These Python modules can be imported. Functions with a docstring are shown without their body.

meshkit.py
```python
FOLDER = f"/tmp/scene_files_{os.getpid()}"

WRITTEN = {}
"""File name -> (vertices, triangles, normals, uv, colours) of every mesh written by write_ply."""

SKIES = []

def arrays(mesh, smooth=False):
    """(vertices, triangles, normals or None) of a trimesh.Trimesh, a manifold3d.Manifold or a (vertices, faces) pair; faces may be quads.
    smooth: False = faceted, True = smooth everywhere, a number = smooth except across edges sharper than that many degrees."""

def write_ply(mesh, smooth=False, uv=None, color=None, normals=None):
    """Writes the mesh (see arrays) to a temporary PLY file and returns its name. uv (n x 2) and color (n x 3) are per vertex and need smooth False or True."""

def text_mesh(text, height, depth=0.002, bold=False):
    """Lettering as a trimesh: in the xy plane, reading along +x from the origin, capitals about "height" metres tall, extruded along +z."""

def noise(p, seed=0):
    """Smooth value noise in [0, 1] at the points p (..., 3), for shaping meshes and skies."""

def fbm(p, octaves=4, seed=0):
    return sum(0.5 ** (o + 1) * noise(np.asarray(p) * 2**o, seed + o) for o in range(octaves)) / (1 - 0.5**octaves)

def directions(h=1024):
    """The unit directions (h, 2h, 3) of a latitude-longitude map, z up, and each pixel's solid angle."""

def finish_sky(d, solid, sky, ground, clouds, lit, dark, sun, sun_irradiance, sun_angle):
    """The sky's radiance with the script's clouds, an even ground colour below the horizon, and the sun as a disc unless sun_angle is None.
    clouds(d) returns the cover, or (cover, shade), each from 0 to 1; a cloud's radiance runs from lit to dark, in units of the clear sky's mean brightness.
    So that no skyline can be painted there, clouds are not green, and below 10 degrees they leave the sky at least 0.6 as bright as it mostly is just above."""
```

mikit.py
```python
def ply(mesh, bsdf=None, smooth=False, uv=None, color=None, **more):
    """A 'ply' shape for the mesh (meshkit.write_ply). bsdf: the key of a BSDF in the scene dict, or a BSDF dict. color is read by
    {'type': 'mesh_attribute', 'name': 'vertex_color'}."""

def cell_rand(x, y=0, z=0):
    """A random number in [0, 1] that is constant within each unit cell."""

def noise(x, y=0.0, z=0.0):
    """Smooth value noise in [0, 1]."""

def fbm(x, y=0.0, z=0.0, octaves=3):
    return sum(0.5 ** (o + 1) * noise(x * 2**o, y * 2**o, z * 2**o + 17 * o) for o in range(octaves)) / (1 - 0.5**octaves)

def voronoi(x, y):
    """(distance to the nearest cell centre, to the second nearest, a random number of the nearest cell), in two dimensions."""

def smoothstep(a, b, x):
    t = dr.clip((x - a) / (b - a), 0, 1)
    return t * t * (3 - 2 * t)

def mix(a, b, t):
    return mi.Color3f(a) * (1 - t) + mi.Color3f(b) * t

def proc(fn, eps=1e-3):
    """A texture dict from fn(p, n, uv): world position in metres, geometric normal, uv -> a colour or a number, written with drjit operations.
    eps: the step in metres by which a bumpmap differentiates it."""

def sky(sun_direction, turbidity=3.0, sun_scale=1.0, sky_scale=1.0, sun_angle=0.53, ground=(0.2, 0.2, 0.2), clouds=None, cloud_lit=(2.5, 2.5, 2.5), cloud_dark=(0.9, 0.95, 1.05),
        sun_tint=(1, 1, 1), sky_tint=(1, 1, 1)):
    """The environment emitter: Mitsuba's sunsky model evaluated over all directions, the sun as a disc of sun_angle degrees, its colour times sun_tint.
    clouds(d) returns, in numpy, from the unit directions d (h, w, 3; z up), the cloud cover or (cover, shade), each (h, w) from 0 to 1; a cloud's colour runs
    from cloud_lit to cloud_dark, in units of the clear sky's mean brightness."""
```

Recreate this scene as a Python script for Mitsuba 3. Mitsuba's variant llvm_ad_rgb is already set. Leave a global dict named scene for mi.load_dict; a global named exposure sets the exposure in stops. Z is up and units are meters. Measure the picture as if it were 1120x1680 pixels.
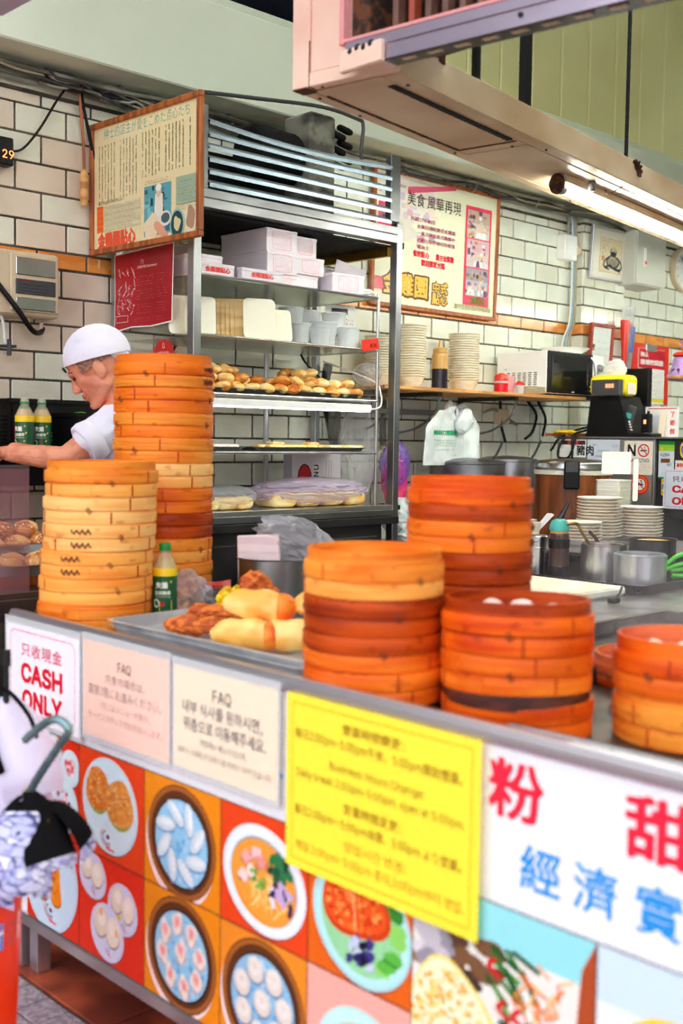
import math, random, glob
import numpy as np
import drjit as dr
import mitsuba as mi
import trimesh
import manifold3d as m3
import mikit, meshkit
from PIL import Image, ImageDraw, ImageFont
from shapely import affinity, union_all, box as sbox
from shapely.geometry import Polygon, Point, LineString

TF = mi.ScalarTransform4f
scene, labels = {}, {}

# ------------------------------------------------------------------ camera, light, exposure
scene['camera'] = {
    'type': 'thinlens', 'fov': 33.573, 'fov_axis': 'x', 'near_clip': 0.05, 'far_clip': 60.0,
    'aperture_radius': 0.0075, 'focus_distance': 4.6,
    'to_world': TF().look_at(origin=[0, 0, 1.4], target=[0.69273, 0.71842, 1.33637], up=[0.0341, 0.0555, 0.99788])}
exposure = 3.04


def overcast(d):
    return np.ones(d.shape[:2]), 0.25 + 0.35 * meshkit.fbm(d * 2.5, 3, seed=4)


# an overcast sky over the street behind the camera
scene['sky'] = mikit.sky((-0.5, -0.6, 0.62), turbidity=4.0, sun_scale=0.0, sky_scale=1.0, ground=(0.3, 0.3, 0.3), clouds=overcast,
                         cloud_lit=(1.9, 1.9, 1.95), cloud_dark=(1.3, 1.33, 1.4))
scene['sky']['scale'] = 1.7

# a long fluorescent fixture high up in the hall, above the frame (its light falls over the duct box on the wall); fixture built below
HALL_LAMP = {'type': 'area', 'radiance': {'type': 'rgb', 'value': [3.7, 4.0, 3.5]}}
HOOD_TUBE = {'type': 'area', 'radiance': {'type': 'rgb', 'value': [10.6, 11.4, 10.1]}}
UNSEEN_TUBE = {'type': 'area', 'radiance': {'type': 'rgb', 'value': [5.0, 5.4, 4.8]}}  # for the tubes added out of view to brighten the right wall
SHELF_TUBE = {'type': 'area', 'radiance': {'type': 'rgb', 'value': [1.4, 1.4, 1.5]}}

# ------------------------------------------------------------------ helpers
rng = random.Random(7)
nrg = np.random.default_rng(11)
_used = {}


def srgb(r, g, b):
    return [x / 12.92 if x <= 0.04045 else ((x + 0.055) / 1.055) ** 2.4 for x in (r / 255, g / 255, b / 255)]


def key_for(base):
    n = _used.get(base, 0)
    _used[base] = n + 1
    return base if n == 0 else f'{base}_{n:03d}'


def thing(name, label, cat, group=None):
    k = key_for(name)
    labels[k] = {'label': label, 'category': cat}
    if group:
        labels[k]['group'] = group
    return k


def ref(b):
    return {'type': 'ref', 'id': b} if isinstance(b, str) else b


def ply(mesh, bsdf, smooth=35, **kw):
    return mikit.ply(mesh, bsdf, smooth, **kw)


def put(parent, name, mesh, bsdf=None, smooth=35, M=None, label=None, **kw):
    """One entry of the scene: a part of parent, or (parent None) a key as given. mesh: a mesh or a ready shape dict."""
    k = key_for(parent + '__' + name) if parent else name
    d = dict(mesh) if isinstance(mesh, dict) else ply(mesh, bsdf, smooth, **kw)
    if isinstance(mesh, dict) and bsdf is not None:
        d['bsdf'] = ref(bsdf)
    if M is not None:
        d['to_world'] = M
    scene[k] = d
    if label:
        labels[k] = {'label': label}
    return k


def solo(name, label, cat, mesh, bsdf=None, group=None, smooth=35, M=None, **kw):
    return put(None, thing(name, label, cat, group), mesh, bsdf, smooth, M, **kw)


def struct(name, mesh, bsdf, smooth=35, label=None):
    k = key_for(name)
    put(None, k, mesh, bsdf, smooth)
    labels[k] = {'label': label or name.replace('_', ' '), 'category': name.split('_')[0], 'kind': 'structure'}
    return k


def at(x=0, y=0, z=0, rz=0, s=None):
    t = TF().translate([x, y, z])
    if rz:
        t = t.rotate([0, 0, 1], rz)
    if s is not None:
        t = t.scale(s)
    return t


def cat(*ms):
    ms = [m for g in ms for m in (g if isinstance(g, (list, tuple)) else [g])]
    return trimesh.util.concatenate(ms)


def hull(pts):
    return trimesh.Trimesh(vertices=np.asarray(pts, float), process=False).convex_hull


def cbox(x0, x1, y0, y1, z0, z1, b=0.002):
    """A box with chamfered edges."""
    b = min(b, 0.45 * min(abs(x1 - x0), abs(y1 - y0), abs(z1 - z0)))
    P = []
    for i, X in enumerate((x0 + b, x1 - b)):
        for j, Y in enumerate((y0 + b, y1 - b)):
            for k, Z in enumerate((z0 + b, z1 - b)):
                s = (2 * i - 1, 2 * j - 1, 2 * k - 1)
                P += [(X + s[0] * b, Y, Z), (X, Y + s[1] * b, Z), (X, Y, Z + s[2] * b)]
    return hull(P)


def rbox(sx, sy, sz, r, n=4):
    """A box rounded on all edges, centred."""
    s = trimesh.creation.icosphere(subdivisions=2, radius=r).vertices
    P = []
    for a in (-1, 1):
        for b in (-1, 1):
            for c in (-1, 1):
                P.append(s + [a * (sx / 2 - r), b * (sy / 2 - r), c * (sz / 2 - r)])
    return hull(np.vstack(P))


def lathe(profile, n=40, closed=False, cap=True):
    """Revolves (r, z) points about z. closed: the profile is a loop."""
    P = np.asarray(profile, float)
    m = len(P)
    a = np.arange(n) * 2 * np.pi / n
    v = np.stack([np.outer(np.cos(a), P[:, 0]), np.outer(np.sin(a), P[:, 0]), np.broadcast_to(P[:, 1], (n, m))], -1).reshape(-1, 3)
    f = []
    for i in range(n):
        j = (i + 1) % n
        for k in range(m if closed else m - 1):
            l = (k + 1) % m
            f += [(i * m + k, j * m + k, j * m + l), (i * m + k, j * m + l, i * m + l)]
    t = trimesh.Trimesh(v, f, process=False)
    t.merge_vertices()
    t.update_faces(t.nondegenerate_faces())
    return t


def ring(r0, r1, z0, z1, b=0.001, n=56):
    return lathe([(r0, z0), (r1 - b, z0), (r1, z0 + b), (r1, z1 - b), (r1 - b, z1), (r0, z1)], n, closed=True)


def tube(points, r, n=8, caps=True, closed=False):
    P = np.asarray(points, float)
    R = np.broadcast_to(np.asarray(r, float), (len(P),))
    t = np.gradient(P, axis=0) if not closed else np.roll(P, -1, 0) - np.roll(P, 1, 0)
    t /= np.linalg.norm(t, axis=1, keepdims=True) + 1e-12
    u = np.cross(t[0], [0, 0, 1.0])
    if np.linalg.norm(u) < 1e-3:
        u = np.cross(t[0], [1.0, 0, 0])
    u /= np.linalg.norm(u)
    V = []
    ang = np.arange(n) * 2 * np.pi / n
    for i in range(len(P)):
        u = u - t[i] * (u @ t[i])
        u /= np.linalg.norm(u) + 1e-12
        w = np.cross(t[i], u)
        V.append(P[i] + R[i] * (np.cos(ang)[:, None] * u + np.sin(ang)[:, None] * w))
    V = np.vstack(V)
    F = []
    L = len(P)
    for i in range(L if closed else L - 1):
        for k in range(n):
            l, q = (k + 1) % n, (i + 1) % L
            F += [(i * n + k, i * n + l, q * n + l), (i * n + k, q * n + l, q * n + k)]
    if caps and not closed:
        for base, flip in ((0, True), ((L - 1) * n, False)):
            c = len(V)
            V = np.vstack([V, P[0 if flip else -1]])
            for k in range(n):
                l = (k + 1) % n
                F.append((base + l, base + k, c) if flip else (base + k, base + l, c))
    return trimesh.Trimesh(V, F, process=False)


def bez(pts, n=24):
    """A smooth curve through the points (Catmull-Rom)."""
    P = np.asarray(pts, float)
    P = np.vstack([2 * P[0] - P[1], P, 2 * P[-1] - P[-2]])
    out = []
    per = max(2, n // (len(P) - 3))
    for i in range(1, len(P) - 2):
        for t in np.linspace(0, 1, per, endpoint=False):
            a, b, c, d = P[i - 1:i + 3]
            out.append(0.5 * ((2 * b) + (-a + c) * t + (2 * a - 5 * b + 4 * c - d) * t * t + (-a + 3 * b - 3 * c + d) * t ** 3))
    out.append(P[-2])
    return np.array(out)


def frame(O, U, V):
    """4x4 that takes local (u, v, n) to the world."""
    U, V = np.asarray(U, float), np.asarray(V, float)
    U = U / np.linalg.norm(U)
    V = V - U * (U @ V)
    V = V / np.linalg.norm(V)
    m = np.eye(4)
    m[:3, 0], m[:3, 1], m[:3, 2], m[:3, 3] = U, V, np.cross(U, V), O
    return m


def moved(mesh, m):
    q = mesh.copy()
    q.apply_transform(np.asarray(m.matrix if hasattr(m, 'matrix') else m, float))
    return q


def blob(sx, sy, sz, amp=0.0, freq=30.0, sub=3, seed=0):
    s = trimesh.creation.icosphere(subdivisions=sub, radius=1.0)
    v = s.vertices * [sx, sy, sz]
    if amp:
        n = meshkit.fbm(v * freq + 50, 3, seed=seed) - 0.5
        v = v + s.vertices * (n * 2 * amp)[:, None]
    s.vertices = v
    return s


def slab(poly, h):
    return trimesh.creation.extrude_polygon(poly, h, engine='earcut')


def rrect(w, h, r, cx=0, cy=0):
    return sbox(cx - w / 2 + r, cy - h / 2 + r, cx + w / 2 - r, cy + h / 2 - r).buffer(r, quad_segs=6)


# ------------------------------------------------------------------ lettering and flat print
_FONT = {}


def font(kind):
    if kind not in _FONT:
        name = {'cjk': 'Noto Sans CJK Regular.woff2', 'latin': 'Inter.woff2'}[kind]
        _FONT[kind] = ImageFont.truetype(glob.glob('/opt/blender-*/*/datafiles/fonts/' + name)[0], 72)
    return _FONT[kind]


_GLYPH = {}


def glyph(ch, kind='cjk', bold=0):
    """(outline of one character in units of the letter height, advance)."""
    k = (ch, kind, bold)
    if k not in _GLYPH:
        f = font(kind)
        adv = f.getlength(ch) / 72
        x0, y0, x1, y1 = f.getbbox(ch, anchor='ls', stroke_width=bold)
        if x1 - x0 < 1 or y1 - y0 < 1:
            _GLYPH[k] = (None, adv)
        else:
            im = Image.new('L', (x1 - x0 + 8, y1 - y0 + 8))
            ImageDraw.Draw(im).text((4 - x0, 4 - y0), ch, 255, f, anchor='ls', stroke_width=bold)
            on = np.pad(np.asarray(im) > 127, ((0, 0), (1, 1))).astype(np.int8)
            d = np.diff(on, axis=1)
            rows, st = np.nonzero(d == 1)
            en = np.nonzero(d == -1)[1]
            g = union_all(sbox(st, -rows - 1, en, -rows)).buffer(0.6, quad_segs=2).buffer(-0.6, quad_segs=2).simplify(0.75)
            _GLYPH[k] = (affinity.affine_transform(g, [1 / 72, 0, 0, 1 / 72, (x0 - 4) / 72, (4 - y0) / 72]), adv)
    return _GLYPH[k]


def polys(g):
    return [p for p in getattr(g, 'geoms', [g]) if p is not None and p.geom_type == 'Polygon' and p.area > 1e-12]


class Print:
    """Flat print of one sheet in its own (u, v) metres: coloured shapes, one thin layer over the next."""

    def __init__(self, step=2.2e-5, z0=2e-4):
        self.v, self.f, self.c, self.n, self.k, self.step, self.z0 = [], [], [], 0, 0, step, z0

    def add(self, g, col, same=False):
        if not same:
            self.k += 1
        for p in polys(g):
            try:
                v, f = trimesh.creation.triangulate_polygon(p, engine='earcut')
            except Exception:
                continue
            if len(f) == 0:
                continue
            self.v.append(np.column_stack([v, np.full(len(v), self.z0 + self.k * self.step)]))
            self.f.append(np.asarray(f) + self.n)
            self.c.append(np.tile(srgb(*col), (len(v), 1)))
            self.n += len(v)
        return self

    def rect(self, u0, v0, u1, v1, col):
        return self.add(sbox(u0, v0, u1, v1), col)

    def ell(self, cu, cv, ru, rv, col, rot=0, n=8, same=False):
        return self.add(affinity.rotate(affinity.scale(Point(0, 0).buffer(1, quad_segs=n), ru, rv), rot, origin=(0, 0)).__class__(
            affinity.translate(affinity.rotate(affinity.scale(Point(0, 0).buffer(1, quad_segs=n), ru, rv), rot, origin=(0, 0)), cu, cv)), col, same)

    def line(self, pts, w, col, same=False):
        return self.add(LineString(pts).buffer(w / 2, quad_segs=3), col, same)

    def lump(self, cu, cv, ru, rv, col, seed=0, amp=0.25, rot=0, same=False):
        r = random.Random(seed)
        ph = [(r.uniform(0, 6.28), r.uniform(0.3, 1)) for _ in range(3)]
        a = np.linspace(0, 2 * np.pi, 28, endpoint=False)
        k = 1 + amp * sum(w * np.sin((i + 2) * a + p) for i, (p, w) in enumerate(ph)) / 2
        g = Polygon(np.column_stack([np.cos(a) * ru * k, np.sin(a) * rv * k])).buffer(0)
        return self.add(affinity.translate(affinity.rotate(g, rot, origin=(0, 0)), cu, cv), col, same)

    def text(self, s, u, v, h, col, kind='cjk', bold=0, anchor='l', wide=1.0, gap=0.0, vertical=False, fit=None, slant=0.0):
        s = [(ch, 'latin' if kind == 'latin' and ord(ch) < 0x250 else 'cjk') for ch in s]
        gs = [glyph(ch, kd, bold) for ch, kd in s]
        total = sum(a + gap for _, a in gs)
        if fit:
            wide = fit / (total * h)
        if anchor == 'm':
            u = u - total * h * wide / 2
        self.k += 1
        x = y = 0.0
        for g, a in gs:
            if g is not None:
                self.add(affinity.affine_transform(g, [h * wide, h * slant, 0, h, u + x * h * wide, v + y * h]), col, same=True)
            if vertical:
                y -= 1 + gap
            else:
                x += a + gap
        return self

    def scribble(self, u0, u1, v, h, col, seed=0, fill=0.8):
        """A line of print too small to read: short strokes."""
        r = random.Random(seed)
        self.k += 1
        u = u0
        while u < u1:
            w = h * r.uniform(0.5, 0.95)
            if r.random() < fill:
                for q in range(2):
                    a, b = u + r.uniform(0, 0.3) * w, v + r.uniform(0.1, 0.8) * h
                    self.add(sbox(a, b, a + w * r.uniform(0.3, 0.7), b + h * 0.16), col, same=True)
                a = u + r.uniform(0.2, 0.6) * w
                self.add(sbox(a, v, a + h * 0.15, v + h * r.uniform(0.6, 0.95)), col, same=True)
            u += h * 1.08
        return self

    def out(self, parent, M, name='print', label=None):
        V = np.vstack(self.v)
        F = np.vstack(self.f)
        m = np.asarray(M)
        V = V @ m[:3, :3].T + m[:3, 3]
        t = trimesh.Trimesh(V, F, process=False)
        n = t.face_normals.mean(0)
        if n @ m[:3, 2] < 0:
            t.faces = t.faces[:, ::-1]
        return put(parent, name, t, 'm_print', smooth=False, color=np.vstack(self.c), label=label)


# ------------------------------------------------------------------ materials
def principled(rgb, rough=0.5, metal=0.0, spec=0.5, **kw):
    col = rgb if isinstance(rgb, dict) else {'type': 'rgb', 'value': list(rgb)}
    d = {'type': 'principled', 'base_color': col, 'roughness': rough, 'metallic': metal, 'specular': spec}
    d.update(kw)
    return d


def mat(name, rgb, rough=0.5, metal=0.0, spec=0.5, bump=None, **kw):
    d = principled(rgb, rough, metal, spec, **kw)
    if bump:
        d = {'type': 'bumpmap', 'arbitrary': mikit.proc(bump[0], eps=bump[2] if len(bump) > 2 else 1e-3), 'scale': bump[1], 'bsdf': d}
    scene['m_' + name] = {'type': 'twosided', 'bsdf': d}
    return 'm_' + name


def tint(a, b, fx, fy, fz, lo=0.35, hi=0.65, octaves=3):
    """A material colour that wanders between two tones with noise in the world."""
    A, B = srgb(*a), srgb(*b)
    return mikit.proc(lambda p, n, uv: mikit.mix(A, B, mikit.smoothstep(lo, hi, mikit.fbm(p.x * fx, p.y * fy, p.z * fz, octaves))))


scene['m_print'] = {'type': 'twosided', 'bsdf': principled({'type': 'mesh_attribute', 'name': 'vertex_color'}, 0.4, 0, 0.2)}
scene['m_glass'] = {'type': 'thindielectric', 'int_ior': 1.5}
scene['m_clear_film'] = {'type': 'blendbsdf', 'weight': 0.22, 'a': {'type': 'thindielectric', 'int_ior': 1.3},
                         'b': {'type': 'twosided', 'bsdf': principled(srgb(225, 225, 232), 0.2)}}
scene['m_frost'] = {'type': 'blendbsdf', 'weight': 0.55, 'a': {'type': 'thindielectric', 'int_ior': 1.3},
                    'b': {'type': 'twosided', 'bsdf': principled(srgb(225, 228, 230), 0.3)}}
mat('white', srgb(238, 236, 232), 0.4)
mat('paper', srgb(236, 234, 228), 0.75)
mat('black', srgb(14, 14, 16), 0.45, 0, 0.25)
mat('black_matt', srgb(14, 14, 16), 0.8, 0, 0.2)
mat('dark_grey', srgb(62, 62, 66), 0.5)
mat('grey', srgb(128, 128, 130), 0.5)
mat('grey_pipe', tint((160, 160, 152), (120, 118, 110), 5, 5, 5), 0.55)
mat('red', srgb(196, 30, 28), 0.35)
mat('bright_red', srgb(225, 42, 26), 0.3)
mat('steel', srgb(196, 196, 198), 0.24, 1.0)
mat('steel_mirror', srgb(205, 208, 205), 0.1, 1.0)
mat('steel_dull', tint((168, 168, 172), (128, 128, 132), 3, 3, 3), 0.36, 1.0)
mat('steel_dark', tint((70, 68, 70), (46, 44, 46), 4, 4, 4), 0.4, 0.8)
mat('alum', srgb(206, 204, 210), 0.3, 0.9)
mat('brass', srgb(190, 150, 70), 0.3, 1.0)
mat('wood_frame', tint((178, 94, 38), (140, 70, 26), 60, 60, 8), 0.4)
mat('shelf_wood', tint((222, 168, 100), (178, 120, 62), 6, 40, 40), 0.5)
mat('lilac', srgb(216, 208, 236), 0.6)
# ------------------------------------------------------------------ the setting
# floor: small square pavers in the street, terracotta slabs under the stall
mat('grout', tint((92, 86, 76), (58, 54, 50), 9, 9, 9), 0.9)
mat('paver_grey', tint((176, 160, 168), (138, 122, 134), 130, 130, 130), 0.7)
mat('paver_brown', tint((140, 82, 78), (112, 62, 60), 120, 120, 120), 0.7)
mat('paver_cream', tint((226, 206, 198), (204, 184, 178), 120, 120, 120), 0.7)
mat('terracotta', tint((176, 78, 48), (118, 48, 34), 7, 7, 7), 0.55)
floor = struct('floor', cbox(-4, 9, -4, 6, -0.06, -0.008, 0.001), 'm_grout', label='paved floor of the market hall')
pv = ply(cbox(-0.0455, 0.0455, -0.0455, 0.0455, -0.02, 0, 0.002), 'm_paver_grey')
for i in range(4):
    for j in range(15):
        x, y = 1.346 - 0.096 * i, 1.56 + 0.096 * j
        m = 'm_paver_grey' if i == 0 else ('m_paver_brown', 'm_paver_cream', 'm_paver_brown', 'm_paver_grey')[(2 * i + j + i // 2) % 4]
        put(floor, 'paver', pv, m, M=at(x, y, 0))
far = []
for i in range(4, 30):
    for j in range(-20, 34):
        far.append(cbox(1.346 - 0.096 * i - 0.0455, 1.346 - 0.096 * i + 0.0455, 1.56 + 0.096 * j - 0.0455, 1.56 + 0.096 * j + 0.0455, -0.02, 0, 0.001))
k = put(floor, 'paver_field', cat(far), 'm_paver_brown', smooth=False)
labels[k] = {'kind': 'stuff'}
ts = ply(cbox(-0.197, 0.197, -0.247, 0.247, -0.02, 0.0, 0.003), 'm_terracotta')
for i in range(5):
    for j in range(6):
        put(floor, 'slab', ts, M=at(1.60 + 0.4 * i, 1.0 + 0.5 * j - 0.03 * (i % 2), 0.0))

# back wall with running-bond glazed tiles and one ochre course
mat('plaster', tint((226, 232, 214), (208, 214, 196), 1.6, 1.6, 1.6), 0.8)
mat('tile_a', tint((234, 236, 222), (226, 228, 212), 6, 6, 6), 0.16)
mat('tile_b', tint((228, 226, 208), (220, 218, 200), 6, 6, 6), 0.16)
mat('tile_c', tint((224, 208, 188), (214, 196, 176), 6, 6, 6), 0.18)  # pinkish beige: warm bounce light put into the left tiles' colour
mat('tile_ochre', tint((232, 154, 74), (216, 130, 56), 12, 12, 30), 0.2)
tile = ply(cbox(-0.1042, 0.1042, -0.006, 0.006, -0.0498, 0.0498, 0.0022), 'm_tile_a')
tile_h = ply(cbox(-0.1042, 0.1042, -0.006, 0.006, -0.0192, 0.0192, 0.0022), 'm_tile_a')
ochre = ply(cbox(-0.1042, 0.1042, -0.006, 0.006, -0.0292, 0.0292, 0.0022), 'm_tile_ochre')
wall = struct('wall_back', cbox(-1.0, 9.0, 4.0, 4.15, 0, 2.72, 0.001), 'm_grout', label='tiled back wall of the stall')
up = struct('wall_upper', cbox(-1.0, 9.0, 3.992, 4.15, 2.712, 3.3, 0.001), 'm_plaster', label='cream plaster band above the tiles')
PITCH, ROW = 0.2179, 0.1077


def tile_rows():
    rows = [(2.0465 - ROW * (i + 0.5), 2.312 + (0.1 if i % 2 else 0.0), 'w') for i in range(11)]
    rows.append((2.0815, 2.207, 'o'))
    rows += [(2.1155 + ROW * (i + 0.5), 2.334 + (0.0 if i % 2 == 0 else -0.108), 'w') for i in range(5)]
    rows.append((2.1155 + ROW * 5 + 0.0222, 2.226, 'h'))
    return rows


def lay(holder, x0, x1, yface, rows, limit=10 ** 9):
    n, rest = 0, []
    for z, xj, kind in rows:
        k0 = math.ceil((x0 - xj - 0.1) / PITCH)
        c = xj + PITCH * (k0 - 0.5)
        while c - 0.104 < x1:
            a, b = max(c - 0.1042, x0), min(c + 0.1042, x1)
            if b - a > 0.02:
                src = {'w': tile, 'h': tile_h, 'o': ochre}[kind]
                m = None if kind == 'o' else rng.choice(('m_tile_a', 'm_tile_a', 'm_tile_b') if c > 2.9 else ('m_tile_b', 'm_tile_c', 'm_tile_c'))  # tiles at the left take the warmer tones, painting in pinkish bounce light
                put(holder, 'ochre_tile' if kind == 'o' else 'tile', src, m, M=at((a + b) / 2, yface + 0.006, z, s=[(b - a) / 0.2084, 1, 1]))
                n += 1
            c += PITCH
    return n


rows = tile_rows()
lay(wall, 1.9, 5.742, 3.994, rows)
# the pillar and the wall beyond it
pil = struct('wall_pillar', cbox(5.757, 6.20, 3.926, 4.05, 0, 2.72, 0.001), 'm_grout', label='tiled pillar standing out of the back wall')
put(pil, 'plaster_cap', cbox(5.752, 6.205, 3.918, 4.05, 2.712, 2.83, 0.001), 'm_plaster')
lay(pil, 5.757, 6.20, 3.918, [(z, x + 0.05, k) for z, x, k in rows])
ts_side = ply(cbox(-0.006, 0.006, -0.036, 0.036, -0.0498, 0.0498, 0.002), 'm_tile_b')
for z, _, kd in rows:
    put(pil, 'ochre_tile' if kd == 'o' else 'tile', ts_side, 'm_tile_ochre' if kd == 'o' else 'm_tile_b',
        M=at(5.751, 3.958, z, s=[1, 1, {'w': 1, 'o': 0.585, 'h': 0.385}[kd]]))
rec = struct('wall_right', cbox(6.2, 9.0, 3.998, 4.1, 0, 2.72, 0.001), 'm_grout', label='tiled wall beyond the pillar')
lay(rec, 6.205, 7.5, 3.994, [(z, x + 0.03, k) for z, x, k in rows if z > 1.3])
# the plastered beam over the tiles, the dark void and the panelled shutter wall above it
beam = struct('wall_beam', cbox(-1.0, 9.0, 3.78, 4.15, 2.80, 3.17, 0.006), 'm_plaster', label='cream plastered beam over the tiles')
mat('olive', tint((238, 234, 180), (222, 216, 158), 0.7, 0.7, 1.2), 0.5)
mat('loft_blue', tint((92, 98, 116), (74, 80, 98), 2, 2, 2), 0.85)
# added cavity over the beam: low slab and deep back wall keep it dark
struct('wall_cavity_back', cbox(-1.2, 4.26, 8.0, 8.1, 3.0, 3.7, 0.001), 'm_loft_blue', label='grey-blue back wall of the added dark cavity above the beam')
struct('wall_cavity_left', cbox(-1.2, -1.1, 4.0, 8.0, 3.0, 3.7, 0.001), 'm_loft_blue', label='grey-blue side wall of the added dark cavity')
struct('wall_cavity_right', cbox(4.20, 4.26, 4.12, 8.0, 3.0, 3.7, 0.001), 'm_loft_blue', label='grey-blue right wall of the added dark cavity')
struct('floor_cavity', cbox(-1.2, 4.26, 4.1, 8.1, 3.10, 3.17, 0.001), 'm_loft_blue', label='floor of the added dark cavity above the beam')
struct('ceiling_loft', cbox(-1.2, 4.22, 3.95, 8.1, 3.66, 3.75, 0.001), 'm_loft_blue', label='unseen slab added to keep the cavity dark')
struct('wall_over_cavity', cbox(-1.2, 4.22, 3.95, 4.1, 3.75, 5.2, 0.001), 'm_plaster', label='plastered wall above the added slab')
oli = struct('wall_panelled', cbox(4.2, 9.5, 4.06, 4.12, 3.17, 5.2, 0.001), 'm_olive', label='olive panelled wall above the beam')
for i in range(18):
    put(oli, 'panel', cbox(4.22 + 0.285 * i, 4.22 + 0.285 * i + 0.275, 4.035, 4.065, 3.17, 5.2, 0.008), 'm_olive')
struct('ceiling', cbox(0.9, 9.5, -3.2, 6, 5.2, 5.3, 0.001), 'm_plaster', label='unseen hall ceiling extended to block sky light')  # spread beyond the view to keep sky light off the back wall
struct('wall_opposite', cbox(2.2, 9.5, -3.3, -3.2, 0, 5.2, 0.001), 'm_plaster', label='unseen wall added across the hall to block sky light')  # added out of view to cut the light reaching the back wall
struct('wall_far', cbox(9.4, 9.5, -3.2, 4.1, 0, 5.2, 0.001), 'm_plaster', label='plain end wall of the market hall')
# ------------------------------------------------------------------ serving counter with its menu board
def Fx(u_y, z):
    """Frame on the counter front (it faces -X): u runs to the right, that is along -Y."""
    return frame((1.4115, u_y, z), (0, -1, 0), (0, 0, 1))


mat('board_white', srgb(236, 238, 244), 0.3)
mat('deck', tint((150, 150, 156), (104, 104, 110), 5, 5, 5), 0.3, 0.9)
mat('well', tint((84, 74, 70), (44, 38, 36), 9, 9, 9), 0.42, 0.7)
sc = thing('serving_counter', 'long steel serving counter with a front of food photos and white signboard', 'counter')
deck = Polygon([(1.425, 0.3), (1.425, 2.72), (3.85, 2.72), (3.85, 0.3)])
hole = Polygon([(1.50, 0.25), (1.50, 1.415), (2.25, 1.415), (2.25, 1.74), (3.03, 1.74), (3.03, 0.25)])
put(sc, 'countertop', moved(slab(deck.difference(hole), 0.03), frame((0, 0, 0.87), (1, 0, 0), (0, 1, 0))), 'm_deck')
put(sc, 'steam_well', cat(cbox(1.48, 3.05, 0.3, 1.76, 0.84, 0.862, 0.001), cbox(3.03, 3.05, 0.3, 1.76, 0.86, 0.904, 0.001),
                          cbox(2.25, 3.03, 1.74, 1.76, 0.86, 0.904, 0.001), cbox(2.23, 2.25, 1.415, 1.76, 0.86, 0.903, 0.001), cbox(1.48, 2.25, 1.405, 1.417, 0.86, 0.903, 0.001)), 'm_well')
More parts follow.
